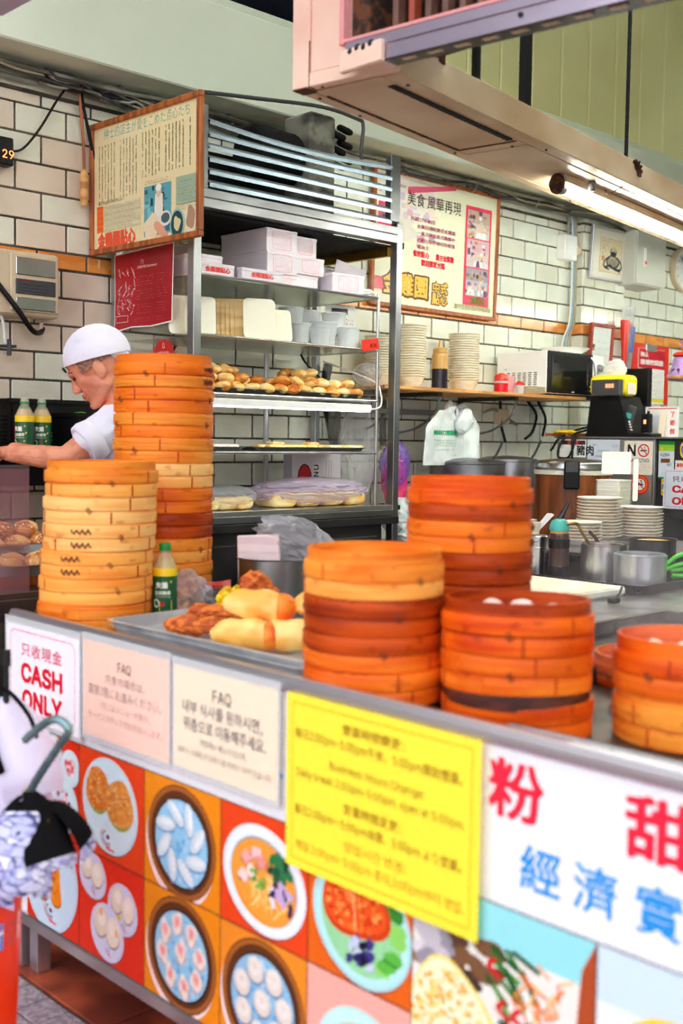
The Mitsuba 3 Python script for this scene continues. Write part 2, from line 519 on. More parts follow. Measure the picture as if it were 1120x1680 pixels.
put(sc, 'well_rim', tube([(1.515, 1.17, 0.915), (1.512, 1.15, 0.924), (1.512, 1.0, 0.926), (1.512, 0.6, 0.926), (1.512, 0.31, 0.926)], 0.006, 8), 'm_steel_dull')
put(sc, 'well_lip', cbox(1.52, 1.552, 0.31, 1.15, 0.86, 0.918, 0.004), 'm_well')
put(sc, 'signboard', cbox(1.417, 1.428, 0.3, 2.70, 0.662, 0.935, 0.001), 'm_board_white')
put(sc, 'backing_board', cbox(1.4175, 1.428, 0.3, 2.665, 0.16, 0.664, 0.001), 'm_board_white')
put(sc, 'top_rail', cat(cbox(1.408, 1.436, 0.3, 2.705, 0.934, 0.942, 0.002), cbox(1.412, 1.432, 0.3, 2.705, 0.941, 0.949, 0.003), cbox(1.408, 1.414, 0.3, 2.705, 0.922, 0.936, 0.001)), 'm_alum')
put(sc, 'bottom_rail', cat(cbox(1.408, 1.45, 0.3, 2.69, 0.128, 0.16, 0.003)), 'm_alum')
put(sc, 'end_post', cbox(1.418, 1.455, 2.665, 2.702, 0.0, 0.934, 0.002), 'm_alum', label='pale square post at the counter end')
put(sc, 'leg', cbox(1.43, 1.47, 2.60, 2.64, 0, 0.13, 0.002), 'm_alum')
put(sc, 'leg', cbox(3.7, 3.74, 2.60, 2.64, 0, 0.87, 0.002), 'm_alum')
put(sc, 'leg', cbox(1.43, 1.47, 0.4, 0.44, 0, 0.13, 0.002), 'm_alum')
put(sc, 'end_board', cbox(1.47, 3.7, 2.68, 2.70, 0.3, 0.87, 0.002), 'm_steel_dark')
put(sc, 'back_board', cbox(3.80, 3.82, 0.3, 2.70, 0.0, 0.87, 0.002), 'm_steel_dark')
put(sc, 'undershelf', cbox(1.46, 3.78, 0.35, 2.62, 0.30, 0.32, 0.002), 'm_steel_dark')

# lettering of the signboard
P = Print()
P.rect(0.0, 0.255, 2.4, 0.2578, (150, 40, 130))
RED, BLU = (236, 38, 66), (36, 146, 226)
for ch, cy in (('米', 1.70), ('粉', 1.065), ('甜', 0.815), ('品', 0.57)):
    P.text(ch, 2.70 - cy, 0.153, 0.098, RED, bold=2, anchor='m', wide=1.12)
for ch, cy in (('食', 1.66), ('經', 1.015), ('濟', 0.915), ('實', 0.81), ('惠', 0.705)):
    P.text(ch, 2.70 - cy, 0.046, 0.076, BLU, bold=1, anchor='m', wide=1.05)
k = P.out(sc, np.asarray(frame((1.4168, 2.70, 0.662), (0, -1, 0), (0, 0, 1))), 'lettering')

# food photographs: each a printed tile of its own
DARK = (70, 16, 14)


def cell(y0, y1, z0, z1, paint, bg, desc):
    w, h = y0 - y1, z1 - z0
    k = put(sc, 'menu_photo', cbox(1.4125, 1.4175, y1 + 0.0012, y0 - 0.0012, z0 + 0.0012, z1 - 0.0012, 0.0006), 'm_print_edge', label=desc)
    P = Print()
    P.rect(0.0016, 0.0016, w - 0.0016, h - 0.0016, bg)
    paint(P, w, h)
    # trim what runs past the tile
    P.out(k, Fx(y0, z0) @ np.diag([1, 1, 1, 1]) + np.array([[0, 0, 0, 0.0010], [0, 0, 0, 0], [0, 0, 0, 0], [0, 0, 0, 0]]), 'picture')


mat('print_edge', srgb(58, 20, 18), 0.5)


def clip(P, w, h):
    P._clip = sbox(0.0016, 0.0016, w - 0.0016, h - 0.0016)


_add = Print.add


def add_clipped(self, g, col, same=False):
    c = getattr(self, '_clip', None)
    return _add(self, g.intersection(c) if c is not None else g, col, same)


Print.add = add_clipped
PLATE, PLATE2, GLZ = (206, 230, 240), (186, 214, 232), (150, 190, 222)


def plate(P, u, v, ru, rv, rot=0, col=PLATE):
    P.ell(u, v - 0.004, ru * 1.0, rv * 1.0, (150, 60, 60), rot, 16)
    P.ell(u, v, ru, rv, col, rot, 16)
    P.ell(u, v, ru * 0.93, rv * 0.93, tuple(min(255, c + 8) for c in col), rot, 16)


def swirl(P, u, v, s):
    P.line([(u + s * 0.9 * math.cos(a), v + s * 0.7 * math.sin(a)) for a in np.linspace(2.4, 5.2, 12)], s * 0.12, (200, 90, 110))
    P.line([(u + s * 0.6 * math.cos(a), v + s * 0.5 * math.sin(a)) for a in np.linspace(2.0, 5.4, 12)], s * 0.14, (126, 70, 110))
    P.ell(u + s * 0.1, v + s * 0.05, s * 0.26, s * 0.2, (110, 40, 90))
    P.line([(u - s * 0.1, v - s * 0.85), (u + s * 0.9, v - s * 0.9)], s * 0.18, (232, 50, 70))


def crumbs(P, u, v, ru, rv, cols, n, s, seed, rot=0):
    r = random.Random(seed)
    for q, c in enumerate(cols):
        P.k += 1
        for _ in range(n):
            a, d = r.uniform(0, 6.283), math.sqrt(r.random()) * 0.93
            x, y = ru * d * math.cos(a), rv * d * math.sin(a)
            t = math.radians(rot)
            P.ell(u + x * math.cos(t) - y * math.sin(t), v + x * math.sin(t) + y * math.cos(t), s * r.uniform(0.5, 1.2), s * r.uniform(0.5, 1.2), c, r.uniform(0, 180), 2, same=True)


def patty_plate(P, w, h):
    clip(P, w, h)
    plate(P, 0.134, 0.128, 0.118, 0.112, -20)
    for (u, v, ru, rv, rot, c) in ((0.083, 0.158, 0.05, 0.054, 10, (226, 122, 40)), (0.176, 0.142, 0.058, 0.056, -20, (232, 150, 66))):
        P.ell(u, v - 0.006, ru, rv, (150, 170, 90), rot)
        P.lump(u, v, ru, rv, c, seed=int(u * 999), amp=0.08)
        crumbs(P, u, v, ru, rv, ((246, 178, 90), (206, 96, 26), (252, 206, 128)), 60, 0.0032, int(u * 1000))
    swirl(P, 0.125, 0.052, 0.03)


def basket(P, u, v, r, inner=(150, 206, 240)):
    P.ell(u - 0.006, v - 0.014, r * 1.0, r * 1.0, (250, 226, 226), 0, 16)
    P.ell(u, v, r, r, (112, 62, 26), 0, 20)
    P.ell(u, v, r * 0.97, r * 0.97, (168, 98, 42), 0, 20)
    P.ell(u, v, r * 0.90, r * 0.90, (96, 52, 26), 0, 20)
    P.ell(u + 0.002, v - 0.002, r * 0.80, r * 0.80, (40, 30, 34), 0, 20)
    P.ell(u, v - 0.002, r * 0.76, r * 0.76, inner, 0, 20)
    crumbs(P, u, v, r * 0.74, r * 0.74, ((96, 172, 226), (186, 222, 246)), 40, r * 0.055, 3)


def dumplings(P, w, h):
    clip(P, w, h)
    basket(P, 0.138, 0.118, 0.124)
    for i in range(8):
        a = i * 0.785 + 0.3
        u, v = 0.138 + 0.063 * math.cos(a), 0.118 + 0.063 * math.sin(a)
        P.ell(u, v - 0.004, 0.037, 0.018, (112, 160, 206), math.degrees(a) + 35)
        P.ell(u, v, 0.036, 0.016, (214, 230, 240), math.degrees(a) + 35)
        P.ell(u + 0.004, v + 0.003, 0.024, 0.008, (238, 246, 250), math.degrees(a) + 35)
        for t in range(4):
            b = math.radians(math.degrees(a) + 35)
            x = -0.02 + 0.012 * t
            P.line([(u + x * math.cos(b) - 0.012 * math.sin(b), v + x * math.sin(b) + 0.012 * math.cos(b)), (u + x * math.cos(b), v + x * math.sin(b))], 0.0016, (160, 190, 216))


def shumai(P, w, h):
    clip(P, w, h)
    basket(P, 0.140, 0.122, 0.126)
    for i, (u, v) in enumerate([(0.14, 0.13)] + [(0.14 + 0.068 * math.cos(a), 0.122 + 0.068 * math.sin(a)) for a in np.arange(8) * 0.785 + 0.2]):
        P.lump(u, v - 0.004, 0.021, 0.026, (190, 176, 190), seed=i, amp=0.2)
        P.lump(u, v, 0.019, 0.024, (240, 232, 222), seed=i + 20, amp=0.3)
        P.lump(u, v + 0.003, 0.011, 0.014, (246, 176, 176), seed=i + 40, amp=0.3)
        P.ell(u, v + 0.003, 0.004, 0.005, (238, 134, 140))


def soup_dumplings(P, w, h):
    clip(P, w, h)
    basket(P, 0.136, 0.118, 0.128, (140, 190, 226))
    for i, (u, v) in enumerate([(0.136, 0.118)] + [(0.136 + 0.066 * math.cos(a), 0.118 + 0.066 * math.sin(a)) for a in np.arange(7) * 0.897 + 0.1]):
        P.ell(u, v - 0.005, 0.028, 0.028, (112, 140, 176))
        P.ell(u, v, 0.026, 0.027, (222, 214, 206))
        P.ell(u, v + 0.005, 0.017, 0.018, (238, 232, 226))
        for t in range(6):
            b = t * 1.047
            P.line([(u, v + 0.006), (u + 0.014 * math.cos(b), v + 0.006 + 0.014 * math.sin(b))], 0.0014, (196, 186, 182))


def noodle_bowl(P, w, h):
    clip(P, w, h)
    plate(P, 0.136, 0.116, 0.128, 0.108, -12, (226, 236, 246))
    P.ell(0.136, 0.114, 0.103, 0.086, (150, 150, 170), -12, 16)
    P.ell(0.135, 0.112, 0.100, 0.083, (238, 158, 60), -12, 16)
    r = random.Random(5)
    for i in range(34):
        u, v = r.uniform(0.10, 0.2), r.uniform(0.045, 0.1)
        a = r.uniform(0.5, 1.6)
        P.line(bez([(u, v), (u + 0.02 * math.cos(a), v + 0.02 * math.sin(a)), (u + 0.036 * math.cos(a + 0.7), v + 0.036 * math.sin(a + 0.7))], 8), 0.003, r.choice(((246, 208, 110), (252, 224, 150), (226, 170, 70))))
    for (u, v, c) in ((0.115, 0.165, (240, 196, 196)), (0.085, 0.15, (236, 170, 160)), (0.075, 0.11, (240, 214, 206)), (0.10, 0.125, (244, 222, 212)), (0.13, 0.15, (228, 150, 140))):
        P.lump(u, v, 0.018, 0.015, (200, 110, 90), seed=int(u * 777) + 1)
        P.lump(u, v + 0.002, 0.016, 0.013, c, seed=int(u * 777))
    for i in range(16):
        P.lump(r.uniform(0.155, 0.215), r.uniform(0.125, 0.175), 0.014, 0.009, r.choice(((22, 84, 58), (40, 120, 70), (16, 60, 50))), seed=i, rot=r.uniform(0, 180))
    for i in range(14):
        P.lump(r.uniform(0.165, 0.225), r.uniform(0.075, 0.125), 0.014, 0.007, r.choice(((84, 40, 110), (60, 34, 80), (196, 170, 214), (230, 220, 236))), seed=i + 30, rot=r.uniform(0, 180))
    for i in range(12):
        P.ell(r.uniform(0.1, 0.14), r.uniform(0.1, 0.13), 0.006, 0.004, r.choice(((70, 150, 60), (120, 180, 70))), r.uniform(0, 180), 3)


def cutlet_bowl(P, w, h):
    clip(P, w, h)
    plate(P, 0.140, 0.118, 0.128, 0.114, -20, (176, 226, 230))
    P.ell(0.140, 0.118, 0.104, 0.094, (150, 214, 160), -20, 16)
    r = random.Random(8)
    for i in range(14):
        a = r.uniform(-1, 1)
        P.lump(0.14 + 0.095 * math.cos(a), 0.12 + 0.085 * math.sin(a), 0.02, 0.012, r.choice(((90, 186, 70), (140, 214, 100), (54, 140, 50))), seed=i)
    P.lump(0.125, 0.145, 0.085, 0.064, (206, 66, 24), seed=3, amp=0.15)
    P.lump(0.122, 0.15, 0.078, 0.057, (232, 84, 30), seed=3, amp=0.15)
    crumbs(P, 0.122, 0.15, 0.076, 0.055, ((246, 122, 44), (196, 46, 20), (252, 160, 80)), 46, 0.005, 5)
    P.line([(0.12, 0.2), (0.128, 0.1)], 0.003, (250, 190, 130))
    for i in range(22):
        P.lump(r.uniform(0.11, 0.17), r.uniform(0.045, 0.092), 0.012, 0.007, r.choice(((34, 34, 90), (60, 56, 130), (20, 20, 50), (196, 206, 236))), seed=i, rot=r.uniform(0, 180))


def rice_plate(P, w, h):
    clip(P, w, h)
    P.rect(0, 0, w, h, (236, 232, 226))
    P.rect(0, h * 0.80, w, h, (150, 222, 232))
    P.add(Polygon([(w * 0.86, 0), (w, 0), (w, h), (w * 0.93, h * 0.86)]), (176, 76, 40))
    r = random.Random(12)
    for i in range(12):
        P.lump(r.uniform(0.02, 0.17), r.uniform(h * 0.52, h * 0.80), 0.034, 0.016, r.choice(((122, 84, 56), (92, 64, 46), (156, 112, 76), (70, 50, 40))), seed=i, rot=r.uniform(-40, 20))
    for i in range(7):
        P.lump(r.uniform(0.02, 0.06), r.uniform(h * 0.58, h * 0.78), 0.03, 0.02, r.choice(((196, 190, 200), (150, 146, 160), (222, 214, 220))), seed=i + 60)
    P.lump(0.085, h * 0.33, 0.098, 0.125, (240, 222, 120), seed=4, amp=0.15)
    P.lump(0.083, h * 0.34, 0.09, 0.115, (248, 240, 200), seed=4, amp=0.15)
    crumbs(P, 0.083, h * 0.34, 0.088, 0.11, ((252, 246, 220), (236, 214, 120), (238, 170, 70)), 150, 0.005, 9)
    for i in range(12):
        u, v, a = r.uniform(0.16, 0.25), r.uniform(h * 0.62, h * 0.82), r.uniform(-1.2, -0.3)
        P.line([(u, v), (u + 0.05 * math.cos(a), v + 0.05 * math.sin(a))], 0.009, r.choice(((46, 110, 44), (84, 150, 60), (30, 84, 40))))
    for i in range(30):
        u, v, a = r.uniform(0.22, 0.31), r.uniform(h * 0.45, h * 0.8), r.uniform(0, 3.1)
        P.line([(u, v), (u + 0.025 * math.cos(a), v + 0.025 * math.sin(a))], 0.004, r.choice(((240, 150, 70), (250, 190, 110), (230, 110, 50))))
    for i in range(60):
        u, v, a = r.uniform(0.17, 0.30), r.uniform(0.02, h * 0.48), r.uniform(0, 3.1)
        P.line([(u, v), (u + 0.03 * math.cos(a), v + 0.03 * math.sin(a))], 0.007, r.choice(((24, 40, 30), (12, 24, 20), (44, 64, 40), (60, 70, 50))))
    for (u, v) in ((0.2, h * 0.55), (0.18, h * 0.72), (0.23, h * 0.54)):
        P.line(bez([(u, v + 0.014), (u - 0.012, v), (u + 0.012, v - 0.012)], 8), 0.008, (214, 30, 34))
    for i in range(8):
        P.ell(r.uniform(0.17, 0.28), r.uniform(0.02, h * 0.3), 0.016, 0.005, (206, 170, 70), r.uniform(0, 180), 4)


def omelette(P, w, h):
    clip(P, w, h)
    P.rect(0, h * 0.76, w, h, (206, 226, 244))
    P.rect(0, 0, w, h * 0.77, (232, 238, 246))
    P.lump(0.16, h * 0.40, 0.15, 0.16, (240, 206, 60), seed=2, amp=0.12)
    crumbs(P, 0.16, h * 0.4, 0.14, 0.15, ((250, 226, 110), (252, 238, 170), (226, 170, 40)), 120, 0.008, 4)


def spring_rolls(P, w, h):
    clip(P, w, h)
    plate(P, 0.122, 0.125, 0.126, 0.138, -30, (196, 216, 236))
    for u, c in ((0.075, (214, 110, 26)), (0.138, (238, 132, 24))):
        P.add(affinity.rotate(rrect(0.052, 0.19, 0.022, u, 0.155), 8), (150, 84, 40))
        P.add(affinity.rotate(rrect(0.05, 0.186, 0.022, u, 0.157), 8), c)
        crumbs(P, u, 0.157, 0.022, 0.085, ((248, 160, 50), (196, 90, 20)), 26, 0.006, int(u * 1000))
    swirl(P, 0.118, 0.045, 0.03)


def bun_plates(P, w, h):
    clip(P, w, h)
    for (u, v, ru, rv) in ((0.06, 0.196, 0.062, 0.056), (0.19, 0.150, 0.062, 0.060), (0.125, 0.075, 0.072, 0.068)):
        plate(P, u, v, ru, rv, -25, (206, 204, 232))
        for s, c in ((-1, (232, 214, 196)), (1, (240, 226, 210))):
            P.ell(u + s * ru * 0.36, v + rv * 0.2 - s * 0.006 - 0.004, ru * 0.42, rv * 0.56, (150, 126, 130), -15)
            P.ell(u + s * ru * 0.36, v + rv * 0.2 - s * 0.006, ru * 0.40, rv * 0.54, c, -15)
            P.ell(u + s * ru * 0.30, v + rv * 0.32 - s * 0.006, ru * 0.22, rv * 0.26, (246, 236, 226), -15)
        swirl(P, u + 0.006, v - rv * 0.62, 0.013)
    P.ell(0.175, 0.128, 0.01, 0.006, (214, 190, 60))
    for u, v in ((0.10, 0.118), (0.165, 0.085)):
        P.ell(u, v, 0.006, 0.009, (238, 160, 90), 20)


def cakes(P, w, h):
    clip(P, w, h)
    for (u, v, ru, rv, c, d) in ((0.135, 0.222, 0.045, 0.03, (206, 214, 110), (240, 150, 40)), (0.215, 0.178, 0.045, 0.047, (232, 150, 170), (240, 196, 200)),
                                 (0.10, 0.15, 0.06, 0.05, (200, 206, 236), (250, 150, 170)), (0.18, 0.082, 0.075, 0.07, (196, 206, 226), (90, 60, 60))):
        plate(P, u, v, ru, rv, -30)
        P.lump(u, v + 0.004, ru * 0.5, rv * 0.5, c, seed=int(u * 500))
        crumbs(P, u, v + 0.004, ru * 0.5, rv * 0.5, (d, (250, 240, 240), (226, 90, 100)), 12, 0.006, int(u * 300))


def green_bowl(P, w, h):
    clip(P, w, h)
    plate(P, 0.15, 0.09, 0.125, 0.12, -20, (190, 232, 232))
    P.ell(0.15, 0.085, 0.1, 0.095, (206, 196, 150), -20)
    r = random.Random(3)
    for i in range(40):
        P.lump(r.uniform(0.07, 0.22), r.uniform(0.03, 0.15), 0.016, 0.01, r.choice(((60, 130, 50), (30, 90, 40), (226, 196, 80), (150, 110, 130), (90, 160, 70))), seed=i, rot=r.uniform(0, 180))


Z0, Z1, Z2 = 0.161, 0.4125, 0.662
RB, OB, OB2 = (228, 48, 22), (238, 140, 22), (232, 70, 26)
cell(2.62, 2.363, Z1, Z2, cakes, RB, 'red menu photo with cake slices on small plates')
cell(2.363, 2.086, Z1, Z2, patty_plate, OB2, 'menu photo of two breaded patties on a pale plate')
cell(2.086, 1.809, Z1, Z2, dumplings, OB, 'menu photo of a steamer with translucent dumplings')
cell(1.809, 1.541, Z1, Z2, noodle_bowl, OB2, 'menu photo of a noodle soup bowl')
cell(1.541, 1.274, Z1, Z2, cutlet_bowl, (226, 100, 26), 'menu photo of a bowl with a red fried cutlet')
cell(1.274, 0.906, 0.29, Z2, rice_plate, (236, 232, 226), 'large menu photo of fried rice with green vegetables')
cell(0.906, 0.56, 0.29, Z2, omelette, (206, 226, 244), 'menu photo of a yellow omelette')
cell(2.62, 2.363, Z0, Z1, spring_rolls, RB, 'menu photo of two spring rolls on a plate')
cell(2.363, 2.086, Z0, Z1, bun_plates, RB, 'menu photo of three plates with pale buns')
cell(2.086, 1.809, Z0, Z1, shumai, OB, 'menu photo of a steamer with pink-topped dumplings')
cell(1.809, 1.541, Z0, Z1, soup_dumplings, (238, 140, 40), 'menu photo of a steamer with round soup dumplings')
cell(1.541, 1.274, Z0, Z1, green_bowl, (244, 172, 160), 'pink menu photo of a bowl with greens')
cell(1.274, 0.906, Z0, 0.29, green_bowl, (240, 200, 190), 'pale menu photo under the fried rice')

# notices hung on the front in clear sleeves
mat('sheet_pink', srgb(250, 208, 190), 0.4)
mat('sheet_cream', srgb(246, 226, 200), 0.4)
mat('sheet_yellow', srgb(255, 234, 62), 0.35)
mat('sheet_white', srgb(244, 242, 250), 0.35)


def sheet(name, label, y0, y1, z0, z1, bsdf, paint, sleeve=True, x=1.404, tiltz=0.0):
    w, h = y0 - y1, z1 - z0
    t = thing(name, label, 'notice')
    F = frame((x, y0, z0), (0, -1, tiltz), (0, 0, 1))
    put(t, 'paper', moved(slab(sbox(0, 0, w, h), 0.001), F), bsdf)
    P = Print()
    paint(P, w, h)
    P.out(t, F + np.array([[0, 0, 0, -0.001], [0] * 4, [0] * 4, [0] * 4]), 'lettering')
    if sleeve:
        g = []
        for a in (sbox(-0.006, h - 0.004, w + 0.006, h + 0.014), sbox(-0.006, -0.008, 0.001, h), sbox(w - 0.001, -0.008, w + 0.006, h), sbox(-0.006, -0.010, w + 0.006, 0.002)):
            g.append(moved(slab(a, 0.0016), F))
        put(t, 'clear_sleeve', cat(g), 'm_frost', smooth=False)
    return t


MG, RD = (232, 40, 130), (222, 26, 52)


def paint_cash(P, w, h, RD=RD, MG=MG):
    o = rrect(w - 0.04, h - 0.036, 0.022, w / 2, h / 2)
    P.add(o.difference(o.buffer(-0.0022)), MG)
    P.text('只收現金', w / 2, h * 0.68, 0.036, (214, 40, 90), anchor='m', bold=1, gap=0.06, wide=1.35)
    P.text('CASH', w / 2, h * 0.40, 0.060, RD, 'latin', 4, 'm', wide=1.25)
    P.text('ONLY', w / 2, h * 0.12, 0.060, RD, 'latin', 4, 'm', wide=1.2)


def paint_faq_jp(P, w, h):
    c, d = (112, 76, 86), (186, 120, 130)
    P.text('FAQ', w / 2, h * 0.735, 0.030, (72, 44, 50), 'latin', 1, 'm', wide=0.95)
    P.text('内食の場合は、', w / 2 + 0.01, h * 0.60, 0.024, c, anchor='m', wide=1.05)
    P.text('直接2階にお進みください。', w / 2 + 0.005, h * 0.455, 0.0265, c, anchor='m', fit=w * 0.9)
    P.text('2階にはメニューがあり、', w / 2 + 0.006, h * 0.325, 0.019, d, anchor='m', fit=w * 0.62)
    P.text('サービススタッフがお手伝いします。', w / 2 + 0.005, h * 0.20, 0.019, d, anchor='m', fit=w * 0.9)


def paint_faq_kr(P, w, h):
    c = (72, 70, 84)
    P.text('FAQ', w / 2 - 0.005, h * 0.72, 0.034, (60, 56, 66), 'latin', 1, 'm', wide=0.95)
    P.text('내부 식사를 원하시면,', w / 2 - 0.008, h * 0.565, 0.030, c, anchor='m', bold=1, fit=w * 0.78)
    P.text('위층으로 이동해주세요.', w / 2, h * 0.40, 0.030, c, anchor='m', bold=1, fit=w * 0.80)
    P.text('위층에는 메뉴가 있으며,', w / 2, h * 0.275, 0.0165, c, anchor='m', fit=w * 0.45)
    P.text('서비스 스태프가 도와드릴 준비가 되어 있습니다.', w / 2, h * 0.155, 0.0165, c, anchor='m', fit=w * 0.92)


def paint_hours(P, w, h):
    c, b, p = (150, 104, 16), (226, 170, 26), (196, 146, 30)
    o = sbox(0.016, 0.016, w - 0.016, h - 0.016)
    P.add(o.difference(o.buffer(-0.0025, join_style='mitre')), b)
    for s, v, hh, f, k, cc in (('營業時間變更：', 0.845, 0.021, 0.36, 'cjk', c), ('每日2:00pm~5:00pm午休，5:00pm開始營業。', 0.755, 0.022, 0.90, 'cjk', c),
                               ('Business Hours Change:', 0.625, 0.020, 0.50, 'latin', c), ('Daily break 2:00pm~5:00pm, open at 5:00pm.', 0.535, 0.020, 0.88, 'latin', c),
                               ('営業時間変更：', 0.41, 0.021, 0.34, 'cjk', c), ('毎日2:00pm～5:00pm休憩、5:00pm より営業。', 0.32, 0.021, 0.90, 'cjk', c),
                               ('영업시간 변경:', 0.205, 0.021, 0.33, 'cjk', p), ('매일 2:00pm~5:00pm 휴식,5:00pm부터 영업.', 0.115, 0.021, 0.88, 'cjk', p)):
        P.text(s, w / 2, h * v, hh, cc, k, 1, 'm', fit=w * f)


sheet('cash_only_notice', 'white CASH ONLY notice with pink border at the left end of the counter front', 2.705, 2.345, 0.678, 0.921, 'm_sheet_white', paint_cash)
sheet('pink_notice', 'pink FAQ notice in Japanese beside the CASH ONLY notice on the counter front', 2.328, 1.98, 0.697, 0.926, 'm_sheet_pink', paint_faq_jp)
sheet('cream_notice', 'cream FAQ notice in Korean between the pink and the yellow notice', 1.963, 1.622, 0.70, 0.922, 'm_sheet_cream', paint_faq_kr)
sheet('yellow_notice', 'bright yellow notice of changed business hours on the counter front', 1.592, 1.122, 0.592, 0.924, 'm_sheet_yellow', paint_hours, sleeve=False, x=1.400)
# ------------------------------------------------------------------ bamboo steamers: every tier is a thing of its own
def bamboo(name, a, b, seed, rough=0.36):
    A, B, D = srgb(*a), srgb(*b), [x * k for x, k in zip(srgb(*b), (0.5, 0.32, 0.22))]

    def fn(p, n, uv):
        q = mikit.fbm(p.x * 9 + seed, p.y * 9, p.z * 420, 3)
        w = mikit.fbm(p.x * 7, p.y * 7 + seed, p.z * 26, 2)
        s = mikit.smoothstep(0.70, 0.80, mikit.fbm(p.x * 34 + seed, p.y * 34, p.z * 60, 2))
        return mikit.mix(mikit.mix(A, B, mikit.smoothstep(0.38, 0.72, q * 0.5 + w * 0.55)), D, s * 0.45)
    mat('bamboo_' + name, mikit.proc(fn), rough, 0, 0.16)


bamboo('pale', (252, 178, 86), (240, 138, 52), 3)
bamboo('straw', (252, 200, 122), (246, 164, 80), 17)
bamboo('honey', (248, 156, 58), (222, 106, 24), 29)
bamboo('amber', (246, 130, 36), (214, 84, 14), 41)
bamboo('rust', (198, 76, 16), (140, 40, 8), 53)
bamboo('red', (244, 108, 22), (200, 60, 8), 67)
mat('rattan', srgb(98, 44, 20), 0.6)
mat('bamboo_dark', tint((92, 40, 26), (60, 24, 18), 20, 20, 60), 0.5)
SR, SH = 0.14, 0.07          # unit tier: radius and height
_st = {
    'upper': ply(lathe([(SR - 0.007, SH * 0.515), (SR - 0.0022, SH * 0.515), (SR - 0.0003, SH * 0.55), (SR, SH * 0.75), (SR - 0.0006, SH * 0.93), (SR - 0.0026, SH - 0.002), (SR - 0.007, SH - 0.002)], 72, closed=True), 'm_bamboo_pale', 40),
    'lower': ply(lathe([(SR - 0.007, 0.0014), (SR - 0.0036, 0.0014), (SR - 0.0022, 0.004), (SR - 0.0018, SH * 0.25), (SR - 0.0024, SH * 0.42), (SR - 0.0042, SH * 0.472), (SR - 0.007, SH * 0.472)], 72, closed=True), 'm_bamboo_pale', 40),
    'inner': ply(ring(SR - 0.0125, SR - 0.0072, 0.0275, SH + 0.0235, 0.0012, 72), 'm_bamboo_pale', 40),
}


def arc(r, a0, a1, z0, z1, t, n=10):
    a = np.linspace(a0, a1, n)
    P = [(r * math.cos(x), r * math.sin(x)) for x in a] + [((r + t) * math.cos(x), (r + t) * math.sin(x)) for x in a[::-1]]
    return moved(slab(Polygon(P), z1 - z0), frame((0, 0, z0), (1, 0, 0), (0, 1, 0)))


_st['overlap'] = ply(arc(SR - 0.001, -0.32, 0.0, SH * 0.53, SH * 0.96, 0.0022), 'm_bamboo_pale', 30)
_st['overlap2'] = ply(arc(SR - 0.0024, 0.0, 0.36, SH * 0.04, SH * 0.46, 0.0022), 'm_bamboo_pale', 30)


def stitch_mesh():
    g = []
    for k, dz in ((0, 0.0), (1, 0.004)):
        g.append(tube(bez([(SR - 0.002, 0.004 * k - 0.005, SH * 0.60 + dz), (SR + 0.0035, 0.004 * k - 0.002, SH * 0.55 + dz), (SR + 0.0035, 0.004 * k + 0.002, SH * 0.46 + dz), (SR - 0.003, 0.004 * k + 0.005, SH * 0.40 + dz)], 10), 0.0012, 5))
    return cat(g)


_st['stitch'] = ply(stitch_mesh(), 'm_rattan', 60)
_lace = []
for zz in (SH * 0.25, SH * 0.75):
    for q in range(7):
        a = -0.15 + 0.05 * q
        off = 0.008 * (-1) ** q
        _lace.append(tube(bez([((SR - 0.001) * math.cos(a), (SR - 0.001) * math.sin(a), zz + off), ((SR + 0.003) * math.cos(a + 0.02), (SR + 0.003) * math.sin(a + 0.02), zz + off * 0.2), ((SR - 0.001) * math.cos(a + 0.05), (SR - 0.001) * math.sin(a + 0.05), zz - off * 0.7)], 8), 0.0017, 5))
_st['lacing'] = ply(cat(_lace), 'm_rattan', 60)
_st['node'] = ply(arc(SR - 0.0008, -0.012, 0.012, SH * 0.53, SH * 0.97, 0.0014, 4), 'm_bamboo_rust', 30)
_st['node2'] = ply(arc(SR - 0.002, -0.014, 0.014, SH * 0.03, SH * 0.46, 0.0014, 4), 'm_bamboo_rust', 30)
_slat = cat([cbox(-math.sqrt(0.131 ** 2 - y * y), math.sqrt(0.131 ** 2 - y * y), y - 0.0055, y + 0.0055, 0.029, 0.033, 0.001) for y in np.arange(-0.12, 0.121, 0.0165)])
_st['slats'] = ply(_slat, 'm_bamboo_honey', 30)


def steamer(x, y, z, R, h, rz, tone, label, group, lace=False, tone2=None, inner=None, tilt=(0, 0), closed_top=False):
    M = TF().translate([x, y, z]).rotate([1, 0, 0], tilt[0]).rotate([0, 1, 0], tilt[1]).rotate([0, 0, 1], rz).scale([R / SR, R / SR, h / SH])
    t = thing('bamboo_steamer', label, 'steamer basket', group)
    tone2 = tone2 or tone
    put(t, 'upper_band', _st['upper'], 'm_bamboo_' + tone, M=M)
    put(t, 'lower_band', _st['lower'], 'm_bamboo_' + tone2, M=M)
    put(t, 'inner_ring', _st['inner'], 'm_bamboo_' + (inner or tone), M=M)
    put(t, 'slat_base', _st['slats'], 'm_bamboo_' + (inner or tone), M=M)
    put(t, 'overlap', _st['overlap'], 'm_bamboo_' + tone, M=M)
    put(t, 'overlap', _st['overlap2'], 'm_bamboo_' + tone2, M=M)
    for a in (40, 160, 280):
        put(t, 'stitch', _st['stitch'], M=M.rotate([0, 0, 1], a))
    r = random.Random(int(rz * 10))
    for a in (75, 195, 310):
        put(t, 'node', _st['node'], M=M.rotate([0, 0, 1], a + r.uniform(-20, 20)))
        put(t, 'node', _st['node2'], M=M.rotate([0, 0, 1], a + r.uniform(-30, 30)))
    if lace:
        put(t, 'lacing', _st['lacing'], M=M)
    return t, M


